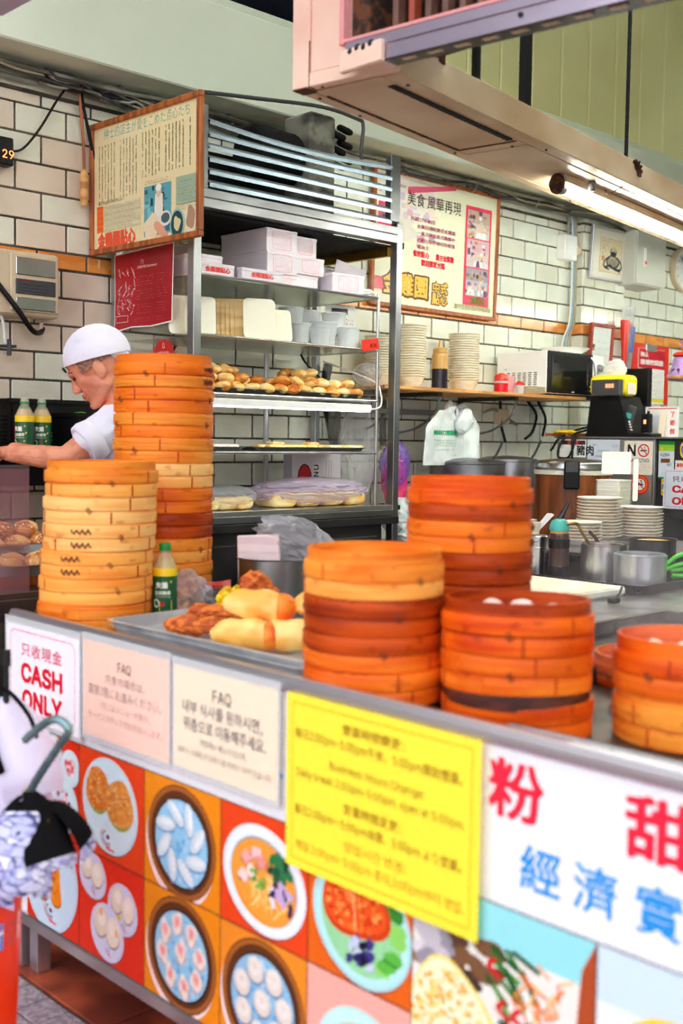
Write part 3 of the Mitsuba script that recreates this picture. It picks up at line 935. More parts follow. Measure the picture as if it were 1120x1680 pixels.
ORD = ('lowest', 'second from bottom', 'third from bottom', 'fourth from bottom', 'fifth from bottom', 'sixth from bottom', 'seventh from bottom', 'eighth from bottom', 'ninth from bottom')
TONE = {'pale': 'pale', 'straw': 'light straw', 'honey': 'honey', 'amber': 'amber', 'rust': 'dark rust', 'red': 'reddish'}


def stack(x, y, z, R, h, tones, where, group, lean=(0, 0), laces=(), faces=None, seed=0, tilts=None, inner=None):
    r = random.Random(seed)
    tops = []
    n = len(tones)
    for i, tone in enumerate(tones):
        tone, tone2 = tone if isinstance(tone, tuple) else (tone, None)
        lab = f"{TONE[tone]} bamboo steamer, {'topmost' if i == n - 1 else ORD[i]}, in the {where}"
        rz = (faces or {}).get(i, r.uniform(0, 360))
        tops.append(steamer(x + lean[0] * i + r.uniform(-.002, .002), y + lean[1] * i + r.uniform(-.002, .002), z + h * i + (0.009 if tilts and i in tilts else 0), R, h * 0.985, rz, tone, lab, group, lace=i in laces, tone2=tone2, tilt=(tilts or {}).get(i, (0, 0)), inner=inner if i == n - 1 else None))
    return tops


TOW = 226.0     # the side that faces the camera
# tall stack behind, seen full height
stack(1.925, 2.75, 0.90, 0.145, 0.0712, ['pale', 'honey', ('honey', 'pale'), 'rust', 'amber', 'straw', 'honey', ('honey', 'amber'), 'amber', ('amber', 'honey')],
      'tall stack near the white-capped man', 'bamboo steamers in the tall stack', laces=(3, 9), faces={9: TOW + 68, 3: TOW - 48, 5: TOW - 55}, seed=2)
# leaning stack at the left front
stack(1.60, 2.60, 0.90, 0.1475, 0.0692, ['honey', 'pale', 'pale', 'straw', 'straw', ('honey', 'pale')],
      'leaning stack behind the CASH ONLY notice', 'bamboo steamers in the leaning stack', lean=(0.0036, -0.0022), laces=(2, 3), faces={3: TOW - 8, 2: TOW - 16, 4: TOW + 80}, seed=5)
stack(1.572, 1.535, 0.902, 0.1375, 0.0675, ['amber', ('rust', 'amber'), 'rust', ('honey', 'pale')],
      'stack beside the fried buns', 'bamboo steamers beside the fried buns', seed=9)
stack(1.925, 1.59, 0.895, 0.1375, 0.0678, ['rust', 'rust', 'rust', ('rust', 'rust'), 'amber', ('red', 'rust')],
      'stack in front of the rice cooker', 'bamboo steamers in front of the rice cooker', laces=(4,), faces={4: TOW + 75, 3: TOW - 20}, seed=13)
tops = stack(1.705, 1.285, 0.862, 0.1425, 0.0725, ['red', 'amber', 'red'],
             'open stack with pink-tipped buns', 'bamboo steamers at the middle of the counter', lean=(-0.002, 0.0), seed=21, tilts={1: (-1.9, 1.8), 2: (-1.5, 1.4)}, inner='rust')
put('bamboo_steamer_026', 'dark_band', ply(ring(0.134, 0.1380, -0.012, 0.022, 0.001, 60), 'm_bamboo_dark'), M=at(1.701, 1.285, 0.862 + 0.0725, 0))
stack(1.905, 1.03, 0.862, 0.148, 0.0775, ['honey', ('red', 'amber')], 'steaming stack at the right edge', 'bamboo steamers under the steam', seed=33, faces={1: TOW + 30}, tilts={1: (-1.2, 1.1)})
stack(2.27, 1.33, 0.862, 0.137, 0.052, ['red'], 'place behind the steam, low and alone', 'bamboo steamers behind the steam', seed=37)

# what lies in the open ones
mat('dough', tint((246, 236, 220), (232, 216, 196), 30, 30, 30), 0.55)
mat('dough_pink', tint((246, 220, 212), (222, 150, 140), 60, 60, 60, 0.5, 0.8), 0.5)
mat('cloth_white', tint((232, 232, 240), (204, 206, 220), 50, 50, 50), 0.8)
bunm = blob(0.03, 0.03, 0.021, 0.003, 60, 3, 2)
bun_d = ply(bunm, 'm_dough', True)
for i, (dx, dy) in enumerate(((0.0, -0.01), (0.055, 0.03), (-0.05, 0.045), (0.02, 0.075), (-0.055, -0.035), (0.06, -0.045), (0.0, -0.08))):
    solo('steamed_bun', f'white steamed bun with a pink tip in the open steamer with filled buns', 'bun', bun_d, 'm_dough_pink', 'pink-tipped buns in the open steamer', M=at(1.697 + dx, 1.285 + dy, 0.862 + 0.0725 * 2 + 0.066, 40 * i, [1, 1, 1.15]))
for i, (dx, dy) in enumerate(((0.05, 0.03), (-0.03, 0.05), (0.01, -0.05), (0.07, -0.04), (-0.06, -0.02))):
    solo('steamed_dumpling', 'pale dumpling in the top steamer in front of the rice cooker', 'dumpling', bun_d, None, 'dumplings in the steamer before the rice cooker', M=at(1.925 + dx, 1.59 + dy, 0.895 + 0.0678 * 5 + 0.048, 50 * i, [0.9, 0.9, 1.25]))


def cloth(r, z, seed):
    n = 36
    a = np.arange(n) * 2 * np.pi / n
    V, F = [(0, 0, z)], []
    for j in range(1, 8):
        for x in a:
            q = r * j / 7
            V.append((q * math.cos(x), q * math.sin(x), z + 0.012 * float(meshkit.fbm(np.array([[q * 40 * math.cos(x) + seed, q * 40 * math.sin(x), 3.0]]), 3)[0])))
    for k in range(n):
        F.append((0, 1 + k, 1 + (k + 1) % n))
    for j in range(6):
        for k in range(n):
            p, q = 1 + j * n + k, 1 + j * n + (k + 1) % n
            F += [(p, p + n, q + n), (p, q + n, q)]
    return trimesh.Trimesh(V, F, process=False)


solo('steaming_cloth', 'white steaming cloth inside the right-hand open steamer', 'cloth', moved(cloth(0.132, 0.862 + 0.0775 + 0.046, 3), at(1.905, 1.03)), 'm_cloth_white', smooth=True)
for i, (dx, dy) in enumerate(((0.04, 0.04), (-0.04, 0.05), (0.0, -0.03), (0.07, -0.03), (-0.075, -0.01), (0.01, 0.09))):
    solo('soup_dumpling', 'white soup dumpling on the cloth of the right-hand open steamer', 'dumpling', bun_d, None, 'soup dumplings in the right-hand steamer', M=at(1.905 + dx, 1.03 + dy, 0.862 + 0.0775 + 0.068, 30 * i, [0.85, 0.85, 1.0]))
solo('steaming_cloth', 'crumpled white cloth in the low steamer behind the steam', 'cloth', moved(cloth(0.12, 0.862 + 0.030, 8), at(2.27, 1.33)), 'm_cloth_white', smooth=True)

# ------------------------------------------------------------------ trays with fried food
def tray_mesh(l, w, h, lip=0.008, t=0.0012):
    """Sheet pan along x (length l), open on top, z 0 at the underside."""
    o0, o1 = rrect(l - 0.02, w - 0.02, 0.015), rrect(l, w, 0.022)

    def loop(g, z, n=64):
        L = g.exterior
        return np.array([[*L.interpolate(s, normalized=True).coords[0], z] for s in np.arange(n) / n])
    rings_ = [loop(o0, 0), loop(o1, h - 0.0025), loop(o1.buffer(lip), h - 0.0025), loop(o1.buffer(lip), h), loop(o1.buffer(-t), h), loop(o0.buffer(-t), t)]
    V, F, n = np.vstack(rings_), [], 64
    for k in range(len(rings_) - 1):
        for i in range(n):
            j = (i + 1) % n
            F += [(k * n + i, k * n + j, (k + 1) * n + j), (k * n + i, (k + 1) * n + j, (k + 1) * n + i)]
    for base in (0, (len(rings_) - 1) * n):
        c = len(V)
        V = np.vstack([V, V[base:base + n].mean(0)])
        F += [(base + i, base + (i + 1) % n, c) for i in range(n)]
    return trimesh.Trimesh(V, F, process=False)


mat('crust', tint((232, 124, 40), (176, 72, 22), 70, 70, 70), 0.55, bump=(lambda p, n, uv: mikit.fbm(p.x * 260, p.y * 260, p.z * 260, 3), 0.004))
mat('mantou', mikit.proc(lambda p, n, uv: mikit.mix(srgb(250, 214, 132), srgb(240, 176, 76), mikit.smoothstep(0.4, 0.65, mikit.fbm(p.x * 16, p.y * 16, p.z * 16, 3)))), 0.5)
mat('mantou_base', tint((244, 140, 36), (226, 98, 16), 30, 30, 30), 0.5)
mat('tray', tint((212, 214, 216), (182, 184, 188), 16, 16, 16), 0.42, 0.5)
tm = tray_mesh(0.73, 0.34, 0.03)
solo('sheet_tray', 'lower of the two nested steel trays under the fried food', 'tray', moved(tm, TF().translate([1.706, 2.063, 0.9015]).rotate([0, 0, 1], 90)), 'm_tray')
solo('sheet_tray', 'upper steel tray holding the fried buns and chicken', 'tray', moved(tm, TF().translate([1.702, 2.055, 0.917]).rotate([0, 0, 1], 91.5)), 'm_tray')


def mantou(x, y, z, rz, tilt=0, L=0.062, R=0.039):
    P = []
    for q in np.linspace(-1, 1, 9):
        w = R * (1 - 0.42 * abs(q) ** 3)
        P.append(trimesh.creation.icosphere(2, 1.0).vertices * [w, w, w * 0.92] + [q * L, 0, 0])
    m = hull(np.vstack(P)).subdivide()
    v = m.vertices
    m.vertices = v + np.column_stack([np.zeros(len(v)), np.zeros(len(v)), 0.0025 * np.sin(v[:, 0] * 95)]) * (np.abs(v[:, 2:]) > 0.008)
    trimesh.smoothing.filter_taubin(m, iterations=4)
    M = TF().translate([x, y, z]).rotate([0, 0, 1], rz).rotate([0, 1, 0], tilt)
    return m, M


MB = (('long golden fried bun at the front edge of the tray', 1.608, 1.968, 0.959, -52, 0), ('golden fried bun lying on top of the pile', 1.652, 1.978, 1.020, -50, 4),
      ('fried bun under the top one, only its browned end showing', 1.676, 1.893, 0.959, -52, 0), ('fried bun at the back right of the pile', 1.752, 1.835, 0.959, -50, 0), ('upper fried bun at the back beside the steamer stack', 1.768, 1.868, 1.022, -48, 2))
for lab, x, y, z, rz, tl in MB:
    m, M = mantou(x, y, z, rz, tl, 0.064)
    k = thing('fried_bun', lab, 'fried bun', 'fried buns on the steel tray')
    put(k, 'crust', moved(m, M), 'm_mantou', smooth=True)
    end = hull(trimesh.creation.icosphere(3, 1.0).vertices * [0.033, 0.0358, 0.0332])
    put(k, 'browned_end', moved(end, M @ TF().translate([0.0525, 0, -0.001])), 'm_mantou_base', smooth=True, label='browned end')


def chicken(seed, sx, sy, sz):
    parts = [trimesh.creation.icosphere(2, 1.0).vertices * [sx * 0.55, sy, sz] + [-sx * 0.5, 0, 0], trimesh.creation.icosphere(2, 1.0).vertices * [sx * 0.5, sy * 0.75, sz * 0.8] + [sx * 0.45, sy * 0.1, 0]]
    m = hull(np.vstack(parts)).subdivide().subdivide()
    v, n = m.vertices, m.vertex_normals
    d = meshkit.fbm(v * 55 + seed * 9, 3, seed) - 0.5
    e = meshkit.fbm(v * 190 + seed, 3, seed + 3) - 0.5
    m.vertices = v + n * (0.022 * d + 0.010 * e)[:, None]
    return m


for i, (lab, x, y, z, rz, s, up) in enumerate((('large crumbed fried chicken piece at the front of the tray', 1.632, 2.19, 0.948, -56, (0.078, 0.032, 0.022), 0), ('crumbed fried chicken piece behind the front one', 1.715, 2.215, 0.965, -44, (0.075, 0.03, 0.022), 0),
                                               ('fried chicken piece standing up behind the buns', 1.845, 2.20, 1.012, -40, (0.058, 0.038, 0.036), 35))):
    solo('fried_chicken', lab, 'fried chicken', moved(chicken(i + 1, *s), TF().translate([x, y, z]).rotate([0, 0, 1], rz).rotate([0, 1, 0], up)), 'm_crust', 'fried chicken on the steel tray', smooth=True)

# green tea bottle
mat('pet', srgb(236, 238, 226), 0.08, 0, 0.5, spec_trans=0.0)
scene['m_pet_clear'] = {'type': 'blendbsdf', 'weight': 0.25, 'a': {'type': 'thindielectric', 'int_ior': 1.35}, 'b': {'type': 'twosided', 'bsdf': principled(srgb(226, 232, 214), 0.2)}}
mat('cap_green', srgb(26, 138, 62), 0.4)
mat('label_green', srgb(22, 88, 54), 0.3)
mat('label_yellow', srgb(246, 208, 28), 0.35)
mat('tea', srgb(214, 178, 92), 0.15)


def tea_bottle(name, label, x, y, z, rz, cap=True, gift=False, h=0.215):
    s = h / 0.215
    t = thing(name, label, 'bottle')
    M = at(x, y, z, 0, [s, s, s])
    R = 0.0335
    put(t, 'label_wrap', lathe([(0, 0.002), (R - 0.004, 0.002), (R, 0.008), (R, 0.128), (0, 0.128)], 40), 'm_label_green', M=M)
    put(t, 'neck_label', lathe([(0, 0.1285), (R, 0.1285), (R, 0.148), (R - 0.001, 0.150), (0, 0.150)], 40), 'm_label_yellow', M=M)
    put(t, 'shoulder', lathe([(R - 0.001, 0.150), (R - 0.004, 0.158), (0.021, 0.176), (0.0145, 0.186), (0.0135, 0.196), (0.0135, 0.201)], 40), 'm_pet_clear', smooth=True, M=M)
    put(t, 'tea', lathe([(0, 0.1505), (R - 0.003, 0.1505), (R - 0.006, 0.157), (0.019, 0.174), (0, 0.174)], 32), 'm_tea', M=M)
    if cap:
        put(t, 'cap', lathe([(0, 0.195), (0.0158, 0.195), (0.0162, 0.198), (0.0162, 0.213), (0.0145, 0.2155), (0, 0.2155)], 36), 'm_cap_green', M=M)
    else:
        put(t, 'neck', ring(0.012, 0.0145, 0.194, 0.213, 0.001, 30), 'm_pet_clear', M=M)
        put(t, 'collar', ring(0.0138, 0.0162, 0.193, 0.199, 0.001, 30), 'm_cap_green', M=M)
    P = Print()
    P.text('生活', -0.006, 0.098, 0.017, (240, 244, 236), bold=4, anchor='m')
    P.text('泡沫綠茶', -0.004, 0.080, 0.0115, (226, 236, 214), bold=2, anchor='m')
    P.text('Bubble Green Tea', -0.002, 0.072, 0.0048, (214, 226, 200), 'latin', 1, 'm')
    P.ell(0.020, 0.114, 0.0032, 0.0032, (226, 176, 40))
    P.ell(-0.021, 0.056, 0.009, 0.012, (214, 232, 214))
    P.ell(-0.021, 0.056, 0.005, 0.007, (40, 120, 70))
    if gift:
        P.add(affinity.rotate(sbox(-0.013, 0.028, 0.013, 0.054), 45), (214, 40, 30))
        P.text('財', 0.0, 0.035, 0.014, (246, 190, 50), bold=2, anchor='m')
        P.line(bez([(-0.028, 0.112), (-0.022, 0.10), (-0.022, 0.075), (-0.03, 0.06)], 12), 0.007, (226, 40, 90))
        P.ell(0.024, 0.09, 0.005, 0.003, (226, 180, 50), 40)
        P.ell(0.018, 0.062, 0.004, 0.003, (226, 180, 50), 20)
        P.ell(-0.020, 0.016, 0.010, 0.010, (214, 226, 220))
    else:
        P.rect(-0.012, 0.028, 0.022, 0.064, (246, 200, 40))
        P.ell(-0.004, 0.054, 0.006, 0.006, (206, 30, 30))
        P.rect(-0.012, 0.005, 0.004, 0.026, (170, 206, 60))
        P.rect(0.004, 0.005, 0.022, 0.026, (206, 30, 30))
        P.ell(-0.022, 0.020, 0.008, 0.011, (60, 110, 170))
    V = np.vstack(P.v)
    F = np.vstack(P.f)
    tri = trimesh.Trimesh(V, F, process=False)
    c = np.vstack(P.c)
    # wrap round the bottle
    a = V[:, 0] / R
    d = R + V[:, 2] + 0.0002
    W = np.column_stack([d * np.sin(a), -d * np.cos(a), V[:, 1]])
    m = trimesh.Trimesh(W, F, process=False)
    if m.face_normals[:, 1].mean() > 0:
        m.faces = m.faces[:, ::-1]
    put(t, 'label_print', m, 'm_print', smooth=False, color=c, M=at(x, y, z, rz, [s, s, s]))


tea_bottle('tea_bottle', 'green tea bottle with green cap in front of the tall steamer stack', 1.77, 2.52, 0.90, -40)

# napkin pot, small steel cup, plastic bags and the yellow wrapper behind the tray
k = thing('napkin_pot', 'round steel pot holding napkins behind the fried chicken', 'pot')
put(k, 'body', moved(lathe([(0, 0), (0.105, 0), (0.108, 0.004), (0.108, 0.148), (0.111, 0.151), (0.108, 0.153), (0.105, 0.150), (0.105, 0.006), (0, 0.006)], 48), at(2.17, 2.535, 0.90)), 'm_steel_dull')
mat('napkin', tint((240, 218, 218), (226, 200, 204), 8, 8, 60), 0.8)
for i in range(4):
    g = cbox(-0.062 + 0.006 * i, 0.062 - 0.006 * i, -0.008, 0.008, 0, 0.185 - 0.008 * i, 0.004)
    solo('napkin_stack', ('front stack of pinkish paper napkins in the steel pot', 'second stack of paper napkins in the steel pot', 'third stack of paper napkins in the steel pot', 'rear stack of paper napkins in the steel pot')[i], 'napkins', moved(g, TF().translate([2.115 + 0.02 * i, 2.53 + 0.018 * i, 0.935]).rotate([0, 0, 1], -46).rotate([0, 1, 0], -3).rotate([1, 0, 0], -4 - 3 * i)), 'm_napkin', 'paper napkins in the pot')


def film(sx, sy, sz, seed, sub=4):
    """A scrunched plastic bag: sharp folds running up to a twisted mouth."""
    s = trimesh.creation.icosphere(sub, 1.0)
    v = s.vertices
    a = np.arctan2(v[:, 1], v[:, 0])
    d = np.abs(meshkit.fbm(v * 1.6 + seed * 5, 3, seed) - 0.5) * 2
    fold = np.abs(np.sin(4.5 * a + 5 * meshkit.fbm(v * 2.2 + seed, 2, seed + 1))) ** 0.5
    k = (0.62 + 0.38 * fold) * (1 - 0.7 * d) * (1 - 0.35 * np.clip(v[:, 2], 0, 1))
    s.vertices = v * np.column_stack([k, k, 1 - 0.4 * d]) * [sx, sy, sz]
    return s


def crumple(sx, sy, sz, seed, sub=4, amp=0.35, fx=9):
    s = trimesh.creation.icosphere(sub, 1.0)
    v = s.vertices
    d = np.abs(meshkit.fbm(v * fx / 4 + seed * 5, 4, seed) - 0.5) * 2
    s.vertices = v * (1 - amp * d)[:, None] * [sx, sy, sz]
    return s


solo('plastic_wrap', 'clear plastic wrapper crumpled over the napkins in the steel pot', 'plastic bag', moved(film(0.17, 0.07, 0.075, 4), TF().translate([2.235, 2.485, 1.09]).rotate([0, 0, 1], -46).rotate([0, 1, 0], 26)), 'm_clear_film', smooth=30)
solo('plastic_wrap', 'crumpled clear plastic bag on the counter beside the green tea bottle', 'plastic bag', moved(film(0.11, 0.09, 0.085, 9), TF().translate([1.865, 2.545, 0.955]).rotate([0, 0, 1], 40).rotate([0, 1, 0], 25)), 'm_clear_film', smooth=25)
k = thing('steel_cup', 'small steel cup with a red banknote behind the tray', 'cup')
put(k, 'body', moved(lathe([(0, 0), (0.040, 0), (0.044, 0.075), (0.046, 0.077), (0.043, 0.078), (0.040, 0.07), (0.038, 0.004), (0, 0.004)], 36), at(1.965, 2.552, 0.90)), 'm_steel_dull')
mat('note', tint((226, 120, 104), (206, 60, 56), 50, 50, 20), 0.7)
k = thing('banknote', 'red banknote marked 100 curled in the small steel cup', 'banknote')
nm = moved(cbox(-0.040, 0.040, -0.001, 0.001, -0.022, 0.018, 0.0005).subdivide().subdivide(), at(0, 0, 0))
nv = nm.vertices
nm.vertices = np.column_stack([nv[:, 0], nv[:, 1] + 3.0 * nv[:, 0] ** 2, nv[:, 2] + 0.10 * nv[:, 0] + 1.5 * nv[:, 0] ** 2])
NM = TF().translate([1.965, 2.545, 0.975]).rotate([0, 0, 1], -46)
put(k, 'sheet', moved(nm, NM), 'm_note')
P = Print()
P.text('100', 0, 0, 0.016, (150, 26, 30), 'latin', 3, 'm')
P.out(k, frame((1.966, 2.5425, 0.970), (0.7, -0.7, 0.05), (0, 0, 1)))
mat('yellow_film', tint((250, 220, 30), (226, 176, 20), 30, 30, 30), 0.3)
solo('yellow_wrapper', 'crumpled yellow wrapper between the steel cup and the fried chicken', 'wrapper', moved(crumple(0.06, 0.035, 0.05, 14, 4, 0.8), at(1.935, 2.43, 0.95)), 'm_yellow_film', smooth=30)
solo('yellow_wrapper', 'small scrap of yellow wrapper at the back edge of the tray', 'wrapper', moved(crumple(0.035, 0.025, 0.022, 15, 4, 0.8), at(1.90, 2.40, 0.935)), 'm_yellow_film', smooth=30)
# ------------------------------------------------------------------ glazed steel food cabinet against the wall
CX0, CX1, CY0, CY1 = 2.525, 3.645, 3.42, 3.97
cab = thing('food_cabinet', 'tall steel and glass food cabinet with louvred top against the tiled wall', 'cabinet')
put(cab, 'post', cbox(CX0, CX0 + 0.036, CY0, CY0 + 0.04, 0.95, 2.33, 0.002), 'm_steel_dull')
put(cab, 'post', cbox(CX1 - 0.036, CX1, CY0, CY0 + 0.04, 0.95, 2.34, 0.002), 'm_steel_dull')
put(cab, 'post', cbox(CX0 - 0.005, CX0 + 0.03, CY1 - 0.035, CY1, 0.95, 2.33, 0.002), 'm_steel_dull')
put(cab, 'post', cbox(CX1 - 0.03, CX1, CY1 - 0.035, CY1, 0.95, 2.33, 0.002), 'm_steel_dull')
put(cab, 'end_plate', cbox(2.555, 2.587, CY0 - 0.004, CY0 + 0.03, 2.322, 2.625, 0.002), 'm_steel_dull')
put(cab, 'end_plate', cbox(3.562, 3.622, CY0 - 0.004, CY0 + 0.03, 2.342, 2.622, 0.002), 'm_steel_dull')
put(cab, 'top_rail', cbox(CX0 + 0.03, CX1 - 0.035, CY0 - 0.006, CY0 + 0.04, 2.252, 2.287, 0.002), 'm_steel_dull')
put(cab, 'top_rail', cbox(CX0 + 0.03, CX1 - 0.035, CY0 - 0.006, CY0 + 0.04, 2.289, 2.322, 0.002), 'm_steel_dull')
mat('louver', srgb(146, 160, 174), 0.42, 0.7)
for i in range(6):
    z0 = 2.343 + 0.0455 * i
    sag = [0, 0, 0, 0, 0.006, 0.022][i]
    P = []
    for q in np.linspace(0, 1, 13):
        P.append((2.587 + 0.975 * q, z0 - sag * math.sin(math.pi * q)))
    g = []
    for yy, zz, tt in ((CY0 - 0.012, 0, 0.002), (CY0 + 0.030, 0.020, 0.002)):
        g.append([(x, yy, z + zz) for x, z in P])
    a, b = np.array(g[0]), np.array(g[1])
    lo = np.array([0, 0.0, -0.0025])
    drop = np.array([0, 0, -0.015])
    V = np.vstack([a, b, b + lo, a + lo, a + drop + [0, 0.002, 0]])
    n = len(P)
    F = []
    for k in range(n - 1):
        for r0, r1 in ((0, 1), (1, 2), (2, 3), (3, 4), (4, 0)):
            F += [(r0 * n + k, r0 * n + k + 1, r1 * n + k + 1), (r0 * n + k, r1 * n + k + 1, r1 * n + k)]
    put(cab, 'louver', trimesh.Trimesh(V, F, process=False), 'm_louver', smooth=20)
SZ = {'A': 2.012, 'B': 1.789, 'C': 1.572, 'D': 1.348, 'E': 1.118}
mat('shelf_sheet', srgb(176, 182, 172), 0.16, 1.0)
for s in 'ABCD':
    z = SZ[s]
    put(cab, 'shelf', cbox(CX0 + 0.04, CX1 - 0.12, CY0 + 0.03, CY1 - 0.04, z - 0.006, z, 0.001), 'm_shelf_sheet')
    put(cab, 'shelf_rod', tube([(CX0 + 0.036, CY0 + 0.02, z - 0.003), (CX1 - 0.125, CY0 + 0.02, z - 0.003)], 0.006, 10), 'm_steel')
    put(cab, 'shelf_rod', tube([(CX1 - 0.125, CY0 + 0.02, z - 0.003), (CX1 - 0.125, CY1 - 0.04, z - 0.003)], 0.006, 10), 'm_steel')
for x in (CX1 - 0.125, 3.30):
    put(cab, 'upright', tube([(x, CY0 + 0.02 if x > 3.4 else CY1 - 0.05, SZ['E']), (x, CY0 + 0.02 if x > 3.4 else CY1 - 0.05, 2.03)], 0.007 if x > 3.4 else 0.012, 10), 'm_steel')
put(cab, 'floor_shelf', cbox(CX0 + 0.03, CX1 - 0.03, CY0 + 0.005, CY1 - 0.03, SZ['E'] - 0.02, SZ['E'], 0.002), 'm_steel')
put(cab, 'bottom_rail', cbox(CX0 + 0.03, CX1 - 0.03, CY0 - 0.004, CY0 + 0.04, 1.070, 1.098, 0.002), 'm_steel_dull')
put(cab, 'bottom_rail', cbox(CX0, CX1, CY0 - 0.006, CY0 + 0.04, 1.035, 1.068, 0.002), 'm_steel_dark')
put(cab, 'cart_body', cbox(CX0 + 0.02, CX1 - 0.08, CY0 + 0.02, CY1, 0.12, 1.04, 0.004), 'm_steel_dark')
put(cab, 'cart_panel', cbox(CX0 + 0.04, CX1 - 0.12, CY0 + 0.008, CY0 + 0.022, 0.72, 0.985, 0.003), 'm_steel_dark')
put(cab, 'cart_panel', cbox(CX0 + 0.04, CX1 - 0.12, CY0 + 0.008, CY0 + 0.022, 0.16, 0.70, 0.003), 'm_steel_dark')
for x in (CX0 + 0.08, CX1 - 0.14):
    put(cab, 'caster', moved(lathe([(0, -0.02), (0.055, -0.02), (0.06, -0.012), (0.06, 0.012), (0.055, 0.02), (0, 0.02)], 24), TF().translate([x, CY0 + 0.1, 0.06]).rotate([1, 0, 0], 90)), 'm_black')
put(cab, 'hood_panel', cbox(CX0 + 0.02, CX1 - 0.02, CY0 + 0.045, CY1, 2.238, 2.250, 0.002), 'm_black_matt')
put(cab, 'hood_panel', cbox(CX0 + 0.02, CX1 - 0.02, CY1 - 0.03, CY1 - 0.01, 2.25, 2.62, 0.002), 'm_black_matt')
put(cab, 'hood_flange', cbox(CX1 - 0.05, CX1 - 0.03, CY0 + 0.04, CY1, 2.20, 2.24, 0.002), 'm_brass')
put(cab, 'side_pane', cbox(CX0 + 0.012, CX0 + 0.016, CY0 + 0.04, CY1 - 0.035, 1.12, 2.24, 0.0005), 'm_glass')
put(cab, 'side_pane', cbox(CX1 - 0.02, CX1 - 0.016, CY0 + 0.04, CY1 - 0.035, 1.12, 2.24, 0.0005), 'm_glass')
put(cab, 'latch', cbox(CX1, CX1 + 0.018, CY0 + 0.005, CY0 + 0.025, 2.235, 2.262, 0.003), 'm_black')
put(cab, 'latch', cbox(CX1, CX1 + 0.022, CY0 + 0.005, CY0 + 0.03, 1.095, 1.115, 0.003), 'm_steel_dark')
# tube light under the bun shelf
scene['m_tube_glow'] = {'type': 'diffuse', 'reflectance': {'type': 'rgb', 'value': [0.9, 0.9, 0.92]}}
tl = thing('tube_light', 'slim white tube light under the bun shelf of the cabinet', 'lamp')
put(tl, 'housing', cbox(2.60, 3.475, CY0 + 0.002, CY0 + 0.028, 1.524, 1.552, 0.004), 'm_white')
k = put(tl, 'diffuser', cbox(2.61, 3.465, CY0 + 0.004, CY0 + 0.026, 1.519, 1.5238, 0.001), 'm_tube_glow')
scene[k]['emitter'] = SHELF_TUBE
put(tl, 'cord', tube(bez([(3.475, CY0 + 0.015, 1.535), (3.50, CY0 + 0.01, 1.535), (3.53, CY0 + 0.005, 1.55), (3.535, CY0 + 0.012, 1.60), (3.53, CY0 + 0.06, 1.66), (3.49, 3.75, 1.75)], 26), 0.004, 6), 'm_white')

# fan motor with a coil of rope on the cabinet roof
fm = thing('fan_motor', 'dusty grey motor housing with a coil of dark rope on the cabinet roof', 'motor')
mat('dusty', tint((120, 118, 104), (66, 64, 58), 14, 14, 14), 0.9)
put(fm, 'housing', moved(lathe([(0, 0), (0.10, 0), (0.115, 0.02), (0.115, 0.22), (0.09, 0.28), (0, 0.28)], 28), TF().translate([3.05, 3.76, 2.60]).rotate([0, 1, 0], 90)), 'm_black_matt')
put(fm, 'mount', cbox(3.28, 3.43, 3.62, 3.80, 2.26, 2.79, 0.012), 'm_dusty')
for i in range(6):
    put(fm, 'rope_coil', moved(lathe([(0.026 + 0.013 * math.cos(a), 0.013 * math.sin(a)) for a in np.linspace(0, 6.283, 10)[:-1]], 22, closed=True), TF().translate([3.475 + 0.042 * (i % 2), 3.66, 2.60 + 0.032 * i]).rotate([1, 0, 0], 24).rotate([0, 1, 0], 10)), 'm_black_matt')
put(fm, 'cable', tube(bez([(2.70, 3.62, 2.74), (2.95, 3.6, 2.765), (3.3, 3.58, 2.80), (3.53, 3.6, 2.80), (3.57, 3.6, 2.78), (3.56, 3.6, 2.66), (3.58, 3.6, 2.58)], 40), 0.008, 7), 'm_dark_grey')

# boxes on the top shelf
mat('box_white', srgb(224, 214, 222), 0.7)
mat('box_pink', srgb(228, 208, 218), 0.7)


def cakebox(label, x0, x1, y0, y1, z0, z1, face=None, group='white takeaway boxes on the top shelf', rz=0):
    k = thing('takeaway_box', label, 'box', group)
    cx, cy = (x0 + x1) / 2, (y0 + y1) / 2
    M = at(cx, cy, 0, rz)
    m = cbox(x0 - cx, x1 - cx, y0 - cy, y1 - cy, z0, z1 - 0.002, 0.002)
    put(k, 'box', moved(m, M), 'm_box_white')
    put(k, 'lid', moved(cbox(x0 - cx - 0.0015, x1 - cx + 0.0015, y0 - cy - 0.0015, y1 - cy + 0.0015, z1 - 0.014, z1, 0.002), M), 'm_box_white')
    w, h = x1 - x0, z1 - z0
    P = Print()
    if face == 'pattern':
        o = rrect(w * 0.62, h * 0.8, 0.012, w / 2, h / 2)
        P.add(o.difference(o.buffer(-0.0018)), (226, 150, 160))
        for i in range(6):
            P.scribble(w * 0.24, w * 0.76, h * (0.18 + 0.11 * i), h * 0.075, (230, 150, 160), seed=i + int(x0 * 100))
    elif face:
        P.text(face, w * 0.5, h * 0.30, h * 0.46, (222, 30, 34), bold=2, anchor='m', wide=1.15)
    if face:
        F = np.asarray((M @ TF(frame((x0 - cx, y0 - cy - 0.0016, z0), (1, 0, 0), (0, 0, 1)))).matrix)
        P.out(k, F)
    return k


